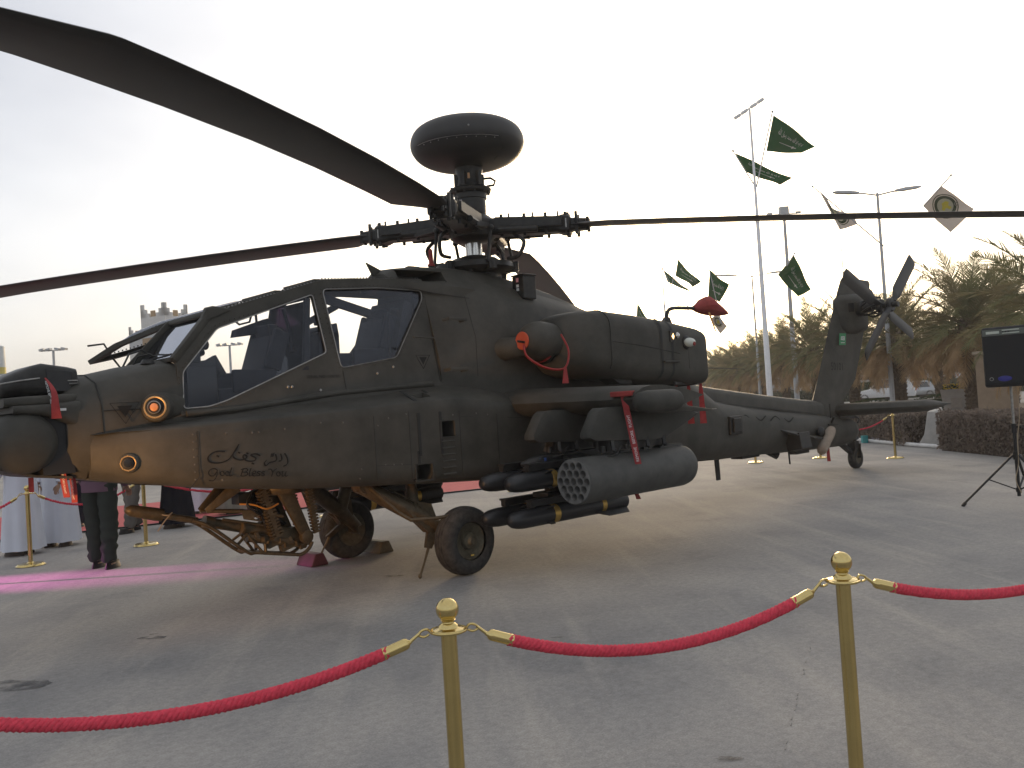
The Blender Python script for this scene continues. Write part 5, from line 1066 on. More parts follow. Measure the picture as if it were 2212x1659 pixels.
par((7.3, 1.75, .80), (4.0, .80, .95), (1.0, .50, .17), 500, 38, 1.0, 'amber stage lamp on a low stand left of the camera', 3.0)

# ================================================================== people (seen below the nose and belly)
m_skin = mat('skin', (.30, .175, .115), .6, var=.1, scale=10)
def remeshed(mb, vox):
    o = mb.build('tmp_body', None, None, 0); r = o.modifiers.new('r', 'REMESH'); r.mode = 'VOXEL'; r.voxel_size = vox; s = o.modifiers.new('s', 'SMOOTH'); s.factor = .6; s.iterations = 4
    bpy.context.view_layer.update(); me = evaluated(o); bpy.data.objects.remove(o); me.shade_smooth(); return me
def hand(b, w, d, s):                            # palm and five bent fingers from the wrist w along d
    d = V(d).normalized(); a, c, _ = frame(d); a = a * s
    b.ell(w + d * .05, (.022, .036, .05), 10, 8, rot=d.to_track_quat('Z', 'Y').to_euler())
    for k, l in enumerate((.068, .078, .074, .058)):
        o = w + d * .085 + a * (.027 - .018 * k); q = o + d * l * .5 + c * -.008; e = o + d * l * .85 + c * -.03
        b.tube([o - d * .02, o, q, e], [.0095, .0095, .0085, .007], 6)
    o = w + d * .03 + a * .03; b.tube([o, o + d * .03 + a * .025, o + d * .065 + a * .03 - c * .012], [.012, .0105, .008], 6)
def person(loc, rz, label, outfit, h=1.74, arms=((.16, .10), (.10, .05)), top=(.6, .62, .66), low=(.6, .62, .66), head='ghutra', step=.0, gcol=(.65, .65, .66)):
    t = thing('person', label, 'person', loc, rz, 'visitors beyond the ropes'); k = h / 1.74; b = MB(); hands = []
    for s in (1, -1):
        fx = step * s
        b.tube([(0, s * .09, .93 * k), (fx * .45 + .01, s * .10, .50 * k), (fx - .02, s * .105, .10)], [.088, .060, .040], 10); b.ell((fx + .055, s * .11, .045), (.125, .045, .04), 12, 8)
        sh = V((0, s * .19, 1.42 * k)); (ex, hx) = arms[0 if s > 0 else 1]; el = sh + V((ex - .12, s * .06, -.29)); wr = el + V((hx + .08, -s * .02, -.24))
        b.tube([sh + V((0, -s * .05, .01)), sh, el, wr], [.06, .055, .042, .029], 10); hands.append((wr, (wr - el), s))
    b.tube([(0, 0, .90 * k), (0, 0, 1.05 * k), (0, 0, 1.30 * k), (0, 0, 1.44 * k), (0, 0, 1.50 * k)], [.15, .15, .17, .13, .06], 14)
    b.tube([(0, 0, 1.42 * k), (.01, 0, 1.56 * k)], [.065, .056], 10); b.ell((.015, 0, 1.635 * k), (.098, .076, .118), 16, 12); b.ell((.112, 0, 1.62 * k), (.02, .013, .026), 8, 6); b.ell((.05, 0, 1.555 * k), (.055, .045, .035), 10, 8)
    for s in (1, -1): b.ell((0, s * .079, 1.63 * k), (.02, .01, .032), 8, 6)
    me = remeshed(b, .016); bm = bmesh.new(); bm.from_mesh(me); hb = MB()
    for w, d, s in hands: hand(hb, w, d, s)
    hm = hb.mesh('h', None, 60); bm.from_mesh(hm); bm.to_mesh(me); bm.free(); me.shade_smooth(); me.materials.clear(); me.materials.append(m_skin); link('body', me, t)
    fe = MB()
    for s in (1, -1): fe.ell((.128, s * .032, 1.65 * k - .02), (.008, .012, .006), 6, 4) if False else fe.ell((.098, s * .034, 1.648 * k), (.010, .014, .008), 8, 6)
    fe.ell((.105, 0, 1.575 * k), (.010, .026, .006), 8, 4); fe.build('eyes_and_mouth', M['black'], t, 60)
    mt = cloth_mat('top_cloth', top, .06); ml = cloth_mat('low_cloth', low, .06) if low != top else mt
    if outfit == 'robe':
        rr = []; ph = rnd.random() * 6; nf = 7
        for z, rx, ry, fo in [(.07, .25, .27, .10), (.25, .235, .26, .095), (.5, .215, .245, .075), (.75, .195, .232, .05), (.98, .18, .222, .03), (1.2, .175, .225, .015), (1.36, .15, .225, .01), (1.44, .12, .19, 0), (1.49, .075, .10, 0)]:
            rr.append([V((rx * (1 + fo * math.cos(nf * a + ph) + .4 * fo * math.cos(11 * a)) * math.cos(a) + step * .2 * math.cos(a) * (1 if z < .5 else 0), ry * (1 + fo * math.cos(nf * a + ph)) * math.sin(a), z * k)) for a in [2 * math.pi * q / 40 for q in range(40)]])
        MB().loft(rr, False).build('robe', mt, t, 70)
    else:
        for s in (1, -1):
            fx = step * s
            path = cr([(0, s * .09, .98 * k), (fx * .3, s * .10, .70 * k), (fx * .5 + .01, s * .105, .48 * k), (fx * .8, s * .108, .28 * k), (fx - .015, s * .11, .09)], 5); n = len(path)
            rr = []; 
            for i, p in enumerate(path):
                q = i / (n - 1); rad = .118 * (1 - q) + .082 * q; wr_ = .008 * math.sin(i * 2.1 + s) + (.010 * math.sin(i * 3.3) if q > .7 else 0)
                rr.append([p + V(((rad + wr_) * math.cos(a) * 1.08, (rad + wr_) * math.sin(a) * .94, .012 * math.sin(3 * a + i))) for a in [2 * math.pi * m_ / 16 for m_ in range(16)]])
            MB().loft(rr, False).build('trouser_leg', ml, t, 70)
        rr = []
        for z, rx, ry in [(.86, .165, .20), (1.0, .165, .205), (1.2, .17, .215), (1.36, .155, .22), (1.44, .12, .19), (1.49, .07, .09)]:
            rr.append([V((rx * (1 + .02 * math.cos(5 * a)) * math.cos(a), ry * math.sin(a), z * k)) for a in [2 * math.pi * q / 28 for q in range(28)]])
        MB().loft(rr, False).build('shirt', mt, t, 70)
    for (w, d, s) in hands:
        sh = V((0, s * .19, 1.42 * k)); el = w - d
        path = cr([sh + V((0, -s * .04, .02)), sh + V((0, s * .01, -.02)), el, w - d.normalized() * .02], 4)
        MB().tube(path, [.078 - .0018 * i for i in range(len(path))], 12).build('sleeve', mt, t, 70)
    for s in (1, -1):
        fx = step * s
        f = MB(); f.loft([[V((fx + .055 + x_ * (1 - .12 * (z > .05)), s * .11 + y_ * (1 - .3 * (z > .05)), z)) for x_, y_ in [(.138 * math.cos(a), .05 * math.sin(a) * (1.05 + .15 * math.cos(a))) for a in [2 * math.pi * q / 16 for q in range(16)]]] for z in (.0, .025, .06, .085)]); f.build('shoe', M['black'] if outfit != 'robe' else mat('sandal_brown', (.05, .035, .025), .6), t, 60)
    if head == 'ghutra':
        rr = []
        for z, rx, ry, x in [(1.33, .14, .21, -.05), (1.42, .125, .18, -.045), (1.52, .115, .125, -.03), (1.60, .112, .10, -.015), (1.68, .112, .096, -.002), (1.735, .09, .078, .0), (1.765, .04, .035, 0)]:
            rr.append([V((x + rx * math.cos(a), ry * math.sin(a), z * k)) for a in [R(62 + (360 - 124) * q / 22) if z < 1.66 else 2 * math.pi * q / 23 + R(62) for q in range(23)]])
        MB().loft(rr, False, False).build('headscarf', cloth_mat('headscarf', gcol, .1), t, 70)
        MB().tube([V((.108 * math.cos(a), .094 * math.sin(a), 1.70 * k)) for a in [2 * math.pi * q / 20 for q in range(21)]], .011, 6).build('head_cord', M['black'], t, 60)
    elif head == 'cap':
        MB().lathe([(.10, 1.675 * k), (.102, 1.70 * k), (.092, 1.745 * k), (.05, 1.765 * k), (.005, 1.77 * k)], n=20).build('cap', ml, t, 60)
    else:
        MB().ell((-.012, 0, 1.665 * k), (.103, .083, .105), 16, 10).build('hair', M['black'], t, 60)
    return t
WHT = (.66, .68, .74)
person((3.20, -5.75, 0), R(-50), 'person in a white robe at the left edge, one hand forward', 'robe', 1.76, ((.22, .18), (.10, .05)), WHT, WHT)
person((2.62, -6.12, 0), R(40), 'person in a white robe below the nose, right of the left rope stanchion', 'robe', 1.74, ((.26, .10), (.10, .05)), WHT, WHT)
person((1.70, -8.35, 0), R(30), 'person in navy jacket and dark trousers behind the white robes', 'suit', 1.75, ((.12, .06), (.12, .05)), (.012, .018, .06), (.02, .022, .035), 'hair')
person((3.03, -3.28, 0), R(-140), 'person in grey-green camouflage trousers and black shoes inside the rope', 'suit', 1.80, ((.12, .05), (.14, .08)), (.16, .10, .13), (.045, .055, .048), 'cap', .05)
person((1.42, -6.62, 0), R(20), 'person in baggy grey-brown trousers behind the brass stanchion and gun muzzle', 'suit', 1.74, ((.1, .05), (.1, .05)), (.20, .18, .16), (.16, .145, .13), 'hair', .16)
person((.83, -6.35, 0), R(-10), 'person in a long black robe on the carpet behind the gun barrel', 'robe', 1.68, ((.1, .05), (.1, .05)), (.016, .016, .022), (.016, .016, .022), 'ghutra', .05, (.02, .02, .025))
person((-.30, -7.85, 0), R(60), 'person in a white robe on the carpet, right of the black robe', 'robe', 1.72, ((.1, .05), (.1, .05)), WHT, WHT)
person((-.42, -7.05, 0), R(150), 'person in a grey-beige robe standing behind the gun mount', 'robe', 1.75, ((.1, .05), (.1, .05)), (.26, .24, .20), (.26, .24, .20), 'ghutra', 0, (.55, .3, .3))
# white cabinet with a black stand behind the far wheel
cb = thing('white_cabinet', 'white equipment cabinet with black frame behind the gun turret', 'cabinet', (-1.55, -7.6, .018), R(35)); MB().box((0, 0, .45), (.55, .5, .86)).build('cabinet_body', M['whitepaint'], cb, 0, .015)
b = MB(); b.bar((.30, .27, 0), (.30, .27, 1.0), .03, .03); b.bar((.30, -.27, 0), (.30, -.27, 1.0), .03, .03); b.bar((.30, .27, .5), (.30, -.27, .5), .03, .03); b.bar((.30, .27, .98), (.30, -.27, .98), .03, .03); b.build('black_frame', M['black'], cb, 0)
b = MB(); b.box((0, 0, .02), (.57, .52, .04)); b.build('plinth', M['black'], cb, 0)

# ================================================================== loudspeaker on a stand
spx = Gd(2203, 10.6); fwd2 = V((CAM.x - spx.x, CAM.y - spx.y, 0)).normalized(); az = math.atan2(fwd2.y, fwd2.x)
ss = thing('speaker_stand', 'black tripod stand carrying the loudspeaker at the right edge', 'stand', (spx.x, spx.y, 0), az)
MB().cyl((0, 0, .10), (0, 0, .95), .020, .020, 14).build('lower_tube', M['black'], ss, 60); MB().cyl((0, 0, .90), (0, 0, 1.42), .016, .016, 14).build('upper_tube', M['steel'], ss, 60)
b = MB(); b.cyl((0, 0, .86), (0, 0, .97), .03, .03, 12); b.cyl((0, .02, .93), (0, .08, .93), .012); b.cyl((0, .08, .91), (0, .08, .95), .02); b.build('height_clamp', M['black'], ss, 40)
MB().cyl((0, 0, .54), (0, 0, .64), .034, .034, 12).build('leg_hub', M['black'], ss, 40); MB().cyl((0, 0, .15), (0, 0, .20), .03, .03, 12).build('brace_hub', M['black'], ss, 40)
for a in (R(-72), R(48), R(168)):
    d = V((math.cos(a), math.sin(a), 0)); l = MB().bar(V((0, 0, .60)) + d * .03, d * .62 + V((0, 0, .03)), .028, .022).build('leg', M['black'], ss, 0, .004); MB().bar(d * .60 + V((0, 0, .045)), d * .64 + V((0, 0, .0)), .04, .035).build('rubber_foot', M['black'], l, 0, .006); MB().bar(V((0, 0, .18)) + d * .02, d * .33 + V((0, 0, .315)), .018, .014).build('leg_brace', M['black'], ss, 0)
MB().tube(cr([(.02, .05, 1.42), (.03, .07, 1.2), (.02, .06, 1.0), (.03, .03, .8), (.04, .02, .5), (.05, -.02, .3), (.05, .03, .14)], 5), .006, 5).build('cable', mat('cable_beige', (.35, .27, .18), .6), ss, 60)
sp = thing('loudspeaker', 'black loudspeaker box with a control strip at the right edge', 'loudspeaker', (spx.x, spx.y, 1.42), az - R(6))
MB().loft([[V((-.17, y * .72, z)) for y, z in ((-.26, 0), (.26, 0), (.26, .72), (-.26, .72))], [V((.16, y, z)) for y, z in ((-.26, 0), (.26, 0), (.26, .72), (-.26, .72))]]).build('cabinet', M['black'], sp, 0, .03, 3)
MB().box((.166, 0, .34), (.012, .49, .60)).build('grille', mat('speaker_grille', (.010, .010, .011), .55, bump=.4, bscale=400, var=.1), sp, 0, .01)
pnl = MB().box((.168, -.02, .655), (.012, .44, .075)).build('control_strip', mat('strip_grey', (.12, .13, .11), .5), sp, 0)
b = MB(); b.box((.176, -.13, .655), (.004, .14, .03)); b.box((.176, .06, .675), (.004, .18, .012)); b.box((.176, .06, .64), (.004, .18, .012)); b.build('strip_labels', mat('strip_print', (.55, .58, .50), .5), sp, 0)
for y in (-.02, .01, .04): MB().cyl((.174, y, .655), (.186, y, .655), .010, .009, 10).build('knob', M['dark'], sp, 60)
lb = MB().lathe([(.06, 0), (.058, .004), (.002, .005)], (0, 0, 0), (1, 0, 0), 26); lb.v = [(x + .173, y * 1.25 - .035 + .0, z * .55 + .10) for x, y, z in lb.v]; lb.build('blue_oval_badge', mat('badge_blue', (.03, .03, .22), .3), sp, 60)
MB().lathe([(.022, 0), (.022, .003), (.016, .003), (.016, .0)], (.173, -.175, .10), (1, 0, 0), 18, False).build('round_badge', M['steel'], sp, 60)

# ================================================================== plants
m_frond = cloth_mat('palm_leaf_green', (.20, .20, .095), .45, .35, 2.0)
m_frond2 = cloth_mat('palm_leaf_olive', (.27, .225, .115), .45, .35, 2.0)
m_dry = cloth_mat('palm_leaf_dry', (.42, .285, .155), .42, .35, 2.0)
m_bark = mat('palm_bark', (.105, .072, .045), .95, var=.45, scale=9, bump=.6, bscale=40)
def frond_mesh(name, L, curve, m, n=30, seed=0, droopy=0.5, wid=.040):
    r = random.Random(seed); b = MB(); pts = []; ang = 0.0; p = V((0, 0, 0)); N_ = 12
    for i in range(N_ + 1):
        pts.append(V(p)); p = p + V((math.cos(ang), 0, math.sin(ang))) * (L / N_); ang -= curve / N_ * (.4 + 1.2 * i / N_)
    b.tube(pts, [.030 * (1 - i / (N_ + 1)) + .004 for i in range(N_ + 1)], 4, False)
    for i in range(n):
        t = .14 + .86 * i / n; k = min(int(t * N_), N_ - 1); f = t * N_ - k; q = pts[k].lerp(pts[k + 1], f); tn = (pts[k + 1] - pts[k]).normalized()
        ln = L * .21 * (math.sin(math.pi * min(1, .18 + t * .80)) ** .7) * r.uniform(.8, 1.15) + .08; nz = V((0, 1, 0)).cross(tn) * -1
        for s in (1, -1):
            d = (tn * (.65 + .5 * t + r.uniform(-.1, .1)) + V((0, s, 0)) * r.uniform(.7, 1.0) + nz * r.uniform(-.05, .45)).normalized()
            e = q + d * ln - V((0, 0, droopy * ln * r.uniform(.1, .6))); w = tn * wid
            mid = q.lerp(e, .45) + V((0, 0, .02))
            b.add([q - w * .5, q + w * .5, mid + w * .55, mid - w * .55, e], [(0, 1, 2, 3), (3, 2, 4)])
    return b.mesh(name, m, 0, fix=False)
FR = {'up': [frond_mesh('frond', 2.8, .75, m_frond, 46, 1, .3), frond_mesh('frond', 2.7, 1.0, m_frond2, 46, 2, .4)],
      'out': [frond_mesh('frond', 2.9, 1.25, m_frond2, 46, 3, .6), frond_mesh('frond', 2.8, 1.45, m_frond, 46, 4, .7)],
      'dry': [frond_mesh('frond', 2.6, 1.05, m_dry, 42, 5, 1.0), frond_mesh('frond', 2.4, .8, m_dry, 42, 6, 1.1)]}
def trunk_mesh(hgt, r0, seed):
    r = random.Random(seed); b = MB().lathe([(r0 * 1.25, -.1), (r0 * 1.1, .25), (r0 * .92, hgt * .5), (r0 * .95, hgt)], n=14)
    rows = int(hgt / .155)
    for i in range(rows):
        for k in range(10):
            a = 2 * math.pi * (k + .5 * (i % 2)) / 10 + r.uniform(-.1, .1); z = .1 + i * .155; d = V((math.cos(a), math.sin(a), 0)); n = V((-d.y, d.x, 0)); rr_ = r0 * (.98 if z > .4 else 1.1); w = r0 * .30 * r.uniform(.8, 1.1)
            b.add([d * rr_ * .92 + n * w + V((0, 0, z)), d * rr_ * .92 - n * w + V((0, 0, z)), d * (rr_ + .05 + r.uniform(0, .03)) + n * w * .55 + V((0, 0, z + .15)), d * (rr_ + .05) - n * w * .55 + V((0, 0, z + .15)), d * rr_ * .85 + V((0, 0, z + .19))], [(0, 1, 3, 2), (2, 3, 4), (0, 2, 4), (1, 4, 3)])
    return b.mesh('trunk', m_bark, 0, fix=False)
TR = {}
def crown_core(seed):
    r = random.Random(seed); b = MB()
    for k in range(60):
        a = r.uniform(0, 6.28); z = r.uniform(-.9, .5); d = V((math.cos(a), math.sin(a), 0)); o = d * .20 + V((0, 0, z * .5)); e = o + (d + V((0, 0, r.uniform(-1.2, 1.0)))).normalized() * r.uniform(.35, .75)
        b.bar(o, e, .10, .03, .03, .01)
    b.ell((0, 0, -.1), (.36, .36, .6), 10, 8); return b.mesh('crown', m_bark, 0, fix=False)
CORE = crown_core(3)
def palm(p, hgt, label, seed, sc=1.0, nf=52, single=True, z=0, r0=.25, dens=1.0):
    r = random.Random(seed); t = thing('palm_tree', label, 'palm tree', (p.x, p.y, z), r.uniform(0, 6), 'date palms along the road'); key = (round(hgt, 1), seed % 3)
    if key not in TR: TR[key] = trunk_mesh(hgt, r0, seed)
    link('trunk', TR[key], t)
    cr_ = link('crown', CORE, t, (0, 0, hgt + .15)); merged = MB() if not single else None
    for k in range(nf):
        u = (k + r.random() * .6) / nf; az = k * 2.39996 + r.uniform(-.25, .25)
        el = R(82) - R(122) * (u ** .85) + r.uniform(-.12, .12); kind = 'up' if u < .30 else 'out' if u < .66 else 'dry'
        me = FR[kind][r.randrange(2)]; s = sc * r.uniform(.85, 1.1) * (.92 if kind == 'dry' else 1)
        q = Euler((r.uniform(-.3, .3), -el, az), 'XYZ')
        if single:
            o = link('frond', me, cr_); o.rotation_euler = q; o.scale = (s, s, s); o.location = (math.cos(az) * .12, math.sin(az) * .12, .35 - .75 * u)
        else:
            mw = Matrix.Translation((math.cos(az) * .12, math.sin(az) * .12, .35 - .75 * u)) @ q.to_matrix().to_4x4() @ Matrix.Scale(s, 4)
            merged.append((me, mw)) if False else FARB.setdefault(seed, []).append((me, mw))
    return t, cr_
FARB = {}
rowp = [(2106, 33.5, 3.3, 1.0, 'big date palm nearest the loudspeaker, right of the planter'), (1949, 38.5, 3.2, .95, 'date palm behind the tail rotor, lit orange at its foot'), (1850, 44, 3.3, 1.0, 'date palm right behind the tail fin trailing edge'), (1768, 50, 3.3, 1.0, 'date palm hidden partly by the left edge of the tail fin'), (1702, 60, 3.3, 1.0, 'date palm right of the tall white pole'), (1650, 67, 3.2, 1.0, 'date palm at the foot of the tall white pole'), (1604, 74, 3.1, 1.0, 'second date palm right of the engine, behind the far lamp post'), (1573, 82, 3.0, 1.0, 'date palm nearest the rear of the engine nacelle')]
for i, (u, d, hg, s, lab) in enumerate(rowp): palm(Gd(u, d), hg, lab, 10 + i, s, 88)
palm(Gd(2325, 25), 3.0, 'palm at the right edge whose fronds reach in above the loudspeaker', 31, 1.1, 70, True, 0, .27)
palm(Gd(2032, 55), 3.4, 'date palm between the tail rotor and the loudspeaker, further back', 32, 1.0, 80); palm(Gd(2190, 46), 4.4, 'tall date palm behind the loudspeaker', 33, 1.1, 80)
# rows of smaller, farther palms: crowns as one mesh each, shared
def far_crown(seed):
    r = random.Random(seed); vs, fs, mi = [], [], []
    for k in range(56):
        u = (k + r.random() * .6) / 56; az = k * 2.39996; el = R(82) - R(122) * u ** .85; kind = 'up' if u < .3 else 'out' if u < .6 else 'dry'
        me = FR[kind][r.randrange(2)]; mw = Euler((0, -el, az)).to_matrix(); s = r.uniform(.85, 1.05); o = len(vs)
        vs += [mw @ (v.co * s) + V((0, 0, .3 - .7 * u)) for v in me.vertices]; fs += [tuple(i + o for i in f.vertices) for f in me.polygons]; mi += [{'up': 0, 'out': 1, 'dry': 2}[kind]] * len(me.polygons)
    me = bpy.data.meshes.new('crown'); me.from_pydata([tuple(v) for v in vs], [], fs)
    for m in (m_frond, m_frond2, m_dry): me.materials.append(m)
    me.polygons.foreach_set('material_index', mi); return me
FC = [far_crown(71), far_crown(72)]; FT = trunk_mesh(2.8, .25, 9)
places = ['left of the others', 'between two street lamps', 'above the parked cars', 'behind the nearer palms']
fi = 0
for d, us in ((96, (1540, 1625, 1690, 1745, 1810, 1880, 1925, 1985, 2060, 2120, 2200)), (125, (1555, 1600, 1660, 1720, 1790, 1840, 1905, 1960, 2020, 2085, 2150))):
    for u in us:
        p = Gd(u + rnd.uniform(-8, 8), d + rnd.uniform(-4, 4)); t = thing('palm_tree', 'small distant palm among the parked cars, number %d from the left in its row' % 0 if False else 'small distant palm in the car park behind the row of date palms', 'palm tree', (p.x, p.y, 1.0), rnd.uniform(0, 6), 'distant car park palms')
        link('trunk', FT, t); link('crown', FC[fi % 2], t, (0, 0, 2.9)); fi += 1
# brown clipped hedges
def hedge(name, a, b_, w, h, label, m, n, leaf, core, seed, grp=None, round_=0.0):
    a, b_ = V(a), V(b_); r = random.Random(seed); t = thing(name, label, 'hedge', a, 0, grp); d = (b_ - a); L = d.length; d.normalize(); nv = V((-d.y, d.x, 0)); lf = MB()
    hh = lambda s: h * (1 + .05 * math.sin(s * 3.1 + seed) + .03 * math.sin(s * 7.7))
    for k in range(n):
        s = r.uniform(0, L); f = r.random(); H_ = hh(s)
        if f < .40: y, z = -w / 2 + abs(r.gauss(0, .05)), r.uniform(.03, H_)
        elif f < .72: y, z = r.uniform(-w / 2, w / 2), H_ - abs(r.gauss(0, .05))
        elif f < .84: y, z = w / 2 - abs(r.gauss(0, .05)), r.uniform(.03, H_)
        else: y, z = r.uniform(-w / 2, w / 2), r.uniform(.03, H_); s = (abs(r.gauss(0, .05)) if r.random() < .5 else L - abs(r.gauss(0, .05)))
        if round_:
            e = (s / L - .5) * 2; y *= math.sqrt(max(.02, 1 - e ** 4)); z *= (1 - round_ * max(abs(e) ** 3, (abs(y) / (w / 2)) ** 3 * .8))
        c = d * s + nv * y + V((0, 0, z)); q = Euler((r.uniform(0, 6.3), r.uniform(0, 6.3), r.uniform(0, 6.3))).to_matrix(); l = leaf * r.uniform(.6, 1.4)
        lf.add([c + q @ V((-l, 0, 0)), c + q @ V((0, l * .45, 0)), c + q @ V((l, 0, 0)), c + q @ V((0, -l * .45, 0))], [(0, 1, 2, 3)])
    o = lf.build('foliage', m, t, 0, fix=False); tag(o, None, None, kind='stuff')
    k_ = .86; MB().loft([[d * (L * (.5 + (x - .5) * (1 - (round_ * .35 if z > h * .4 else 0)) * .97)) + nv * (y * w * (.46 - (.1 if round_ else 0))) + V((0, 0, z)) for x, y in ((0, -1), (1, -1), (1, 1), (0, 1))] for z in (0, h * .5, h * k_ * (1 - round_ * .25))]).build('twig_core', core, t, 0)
    return t
m_hb = cloth_mat('hedge_brown_leaf', (.205, .165, .135), .2, .45, 6.0); m_hg = cloth_mat('bush_green_leaf', (.035, .060, .018), .2, .4, 6.0); m_hs = cloth_mat('bush_grey_leaf', (.075, .090, .055), .2, .4, 5.0)
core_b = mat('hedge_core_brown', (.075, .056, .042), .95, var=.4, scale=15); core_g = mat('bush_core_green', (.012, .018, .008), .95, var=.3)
hd_ = V((-.694, -.72, 0)).normalized(); hn = V((.72, -.694, 0)); hn = -hn if hn.x > 0 else hn
h0_ = V((-12.15, 1.0, 0)) + hn * .75
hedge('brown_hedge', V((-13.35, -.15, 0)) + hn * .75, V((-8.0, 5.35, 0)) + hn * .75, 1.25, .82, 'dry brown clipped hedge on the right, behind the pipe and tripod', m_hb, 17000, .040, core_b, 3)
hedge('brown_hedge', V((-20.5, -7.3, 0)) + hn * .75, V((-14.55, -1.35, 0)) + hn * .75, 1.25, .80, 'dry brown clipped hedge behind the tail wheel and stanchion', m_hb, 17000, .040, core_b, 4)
# concrete barrier, planter, pillar, boxes
br = thing('concrete_barrier', 'sloped pale concrete barrier standing between the two brown hedges', 'barrier', Gd(2020, 20.6), math.atan2(-.30, -.95))
MB().loft([[V((x, y, z)) for y, z in ((-.32, 0), (-.32, .08), (-.19, .30), (-.09, .82), (.09, .82), (.19, .30), (.32, .08), (.32, 0))] for x in (-.35, 2.6)]).build('barrier_block', mat('concrete_pale', (.42, .40, .37), .9, var=.15, scale=6, bump=.2), br, 20, .015)
tf = thing('grass_tuft', 'tuft of dry grass at the end of the left brown hedge', 'grass', V((-15.0, -1.35, 0)))
b = MB()
for k in range(90):
    a = rnd.uniform(0, 6.28); r_ = rnd.uniform(0, .18); l = rnd.uniform(.25, .5); o = V((r_ * math.cos(a), r_ * math.sin(a), 0)); e = o + V((math.cos(a) * l * .35, math.sin(a) * l * .35, l)); s = V((-math.sin(a), math.cos(a), 0)) * .006; b.add([o - s, o + s, e], [(0, 1, 2)])
tag(b.build('blades', cloth_mat('dry_grass', (.30, .27, .14), .3), tf, 0, fix=False), None, None, kind='stuff')
bx_ = Gd(1905, 22.9); q1 = thing('carton', 'flat pale carton lying at the foot of the left hedge', 'box', V((bx_.x, bx_.y, 0)), R(45)); MB().box((0, 0, .07), (.62, .35, .14)).build('carton_body', mat('carton_lilac', (.38, .35, .42), .8), q1, 0, .01); MB().box((0, 0, .143), (.60, .02, .004)).build('carton_seam', M['beige'], q1, 0)
bx2 = Gd(1868, 23.2); q2 = thing('teal_box', 'small teal box beside the pale carton near the stanchion', 'box', V((bx2.x, bx2.y, 0)), R(45)); MB().box((0, 0, .09), (.14, .14, .18)).build('box_body', mat('teal', (.05, .30, .30), .6), q2, 0, .01); MB().box((0, 0, .185), (.15, .15, .012)).build('box_lid', mat('teal_lid', (.06, .34, .33), .6), q2, 0)
pp = Gd(2070, 35.5); pl_ = thing('planter', 'square tapered concrete planter with yellow flowers beyond the hedge', 'planter', V((pp.x, pp.y, 0)), az)
MB().loft([[V((x * w, y * w, z)) for x, y in ((-1, -1), (1, -1), (1, 1), (-1, 1))] for z, w in ((0, .42), (1.02, .55), (1.10, .56), (1.10, .48), (1.0, .48))]).build('tub', mat('planter_concrete', (.36, .33, .30), .85, var=.1), pl_, 0)
MB().box((.522, 0, .62), (.02, .40, .52), (0, R(-7), 0)).build('relief_panel', mat('planter_panel', (.30, .26, .22), .9), pl_, 0)
b = MB(); b2 = MB()
for k in range(260):
    c = V((rnd.uniform(-.48, .48), rnd.uniform(-.48, .48), 1.08 + rnd.uniform(0, .22))); (b if k % 2 else b2).ell(c, (.035, .035, .03), 6, 4)
tag(b.build('yellow_flowers', mat('petal_yellow', (.62, .42, .03), .7), pl_, 0), None, None, kind='stuff'); tag(b2.build('flower_leaves', m_hg, pl_, 0), None, None, kind='stuff')
pk = Gd(2160, 31); pil = thing('stone_pillar', 'broad tan stone pillar standing behind the loudspeaker', 'pillar', V((pk.x, pk.y, 0)), az)
MB().box((0, 0, 1.15), (.9, 1.25, 2.30)).build('pillar_shaft', mat('tan_stone', (.30, .225, .155), .9, var=.12, scale=4, bump=.2), pil, 0, .02); MB().box((0, 0, 2.36), (1.06, 1.41, .12)).build('pillar_cap', mat('tan_stone_cap', (.34, .27, .20), .9), pil, 0, .02)
for i, (u, d, w, l, hgt, mm, lab) in enumerate([(1800, 43, 1.2, 1.6, .75, m_hg, 'rounded green bush left of the tail fin'), (2038, 41, 1.4, 3.2, .85, m_hg, 'trimmed dark green bush between planter and street lamp'), (1880, 42, 1.3, 2.4, .80, m_hg, 'trimmed green bush behind the tail boom end'), (1735, 58, 1.2, 3.0, .6, m_hg, 'low green bush left of the fin, by yellow flowers')]):
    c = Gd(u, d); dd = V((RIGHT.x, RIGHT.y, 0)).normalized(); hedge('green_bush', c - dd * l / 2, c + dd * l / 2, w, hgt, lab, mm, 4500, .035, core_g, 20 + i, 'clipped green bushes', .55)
for i, (u0, u1, d, hgt, mm, lab) in enumerate([(1560, 1860, 82, 1.2, m_hs, 'long grey-green shrub bed in front of the car park, left'), (1840, 2040, 80, 1.5, m_hg, 'dark green shrub bed before the parked cars, middle'), (2010, 2230, 78, 1.5, m_hs, 'grey-green shrub bed before the parked cars, right')]):
    hedge('shrub_bed', Gd(u0, d), Gd(u1, d - 2), 2.2, hgt, lab, mm, 5000, .13, core_g, 40 + i, 'shrub beds')

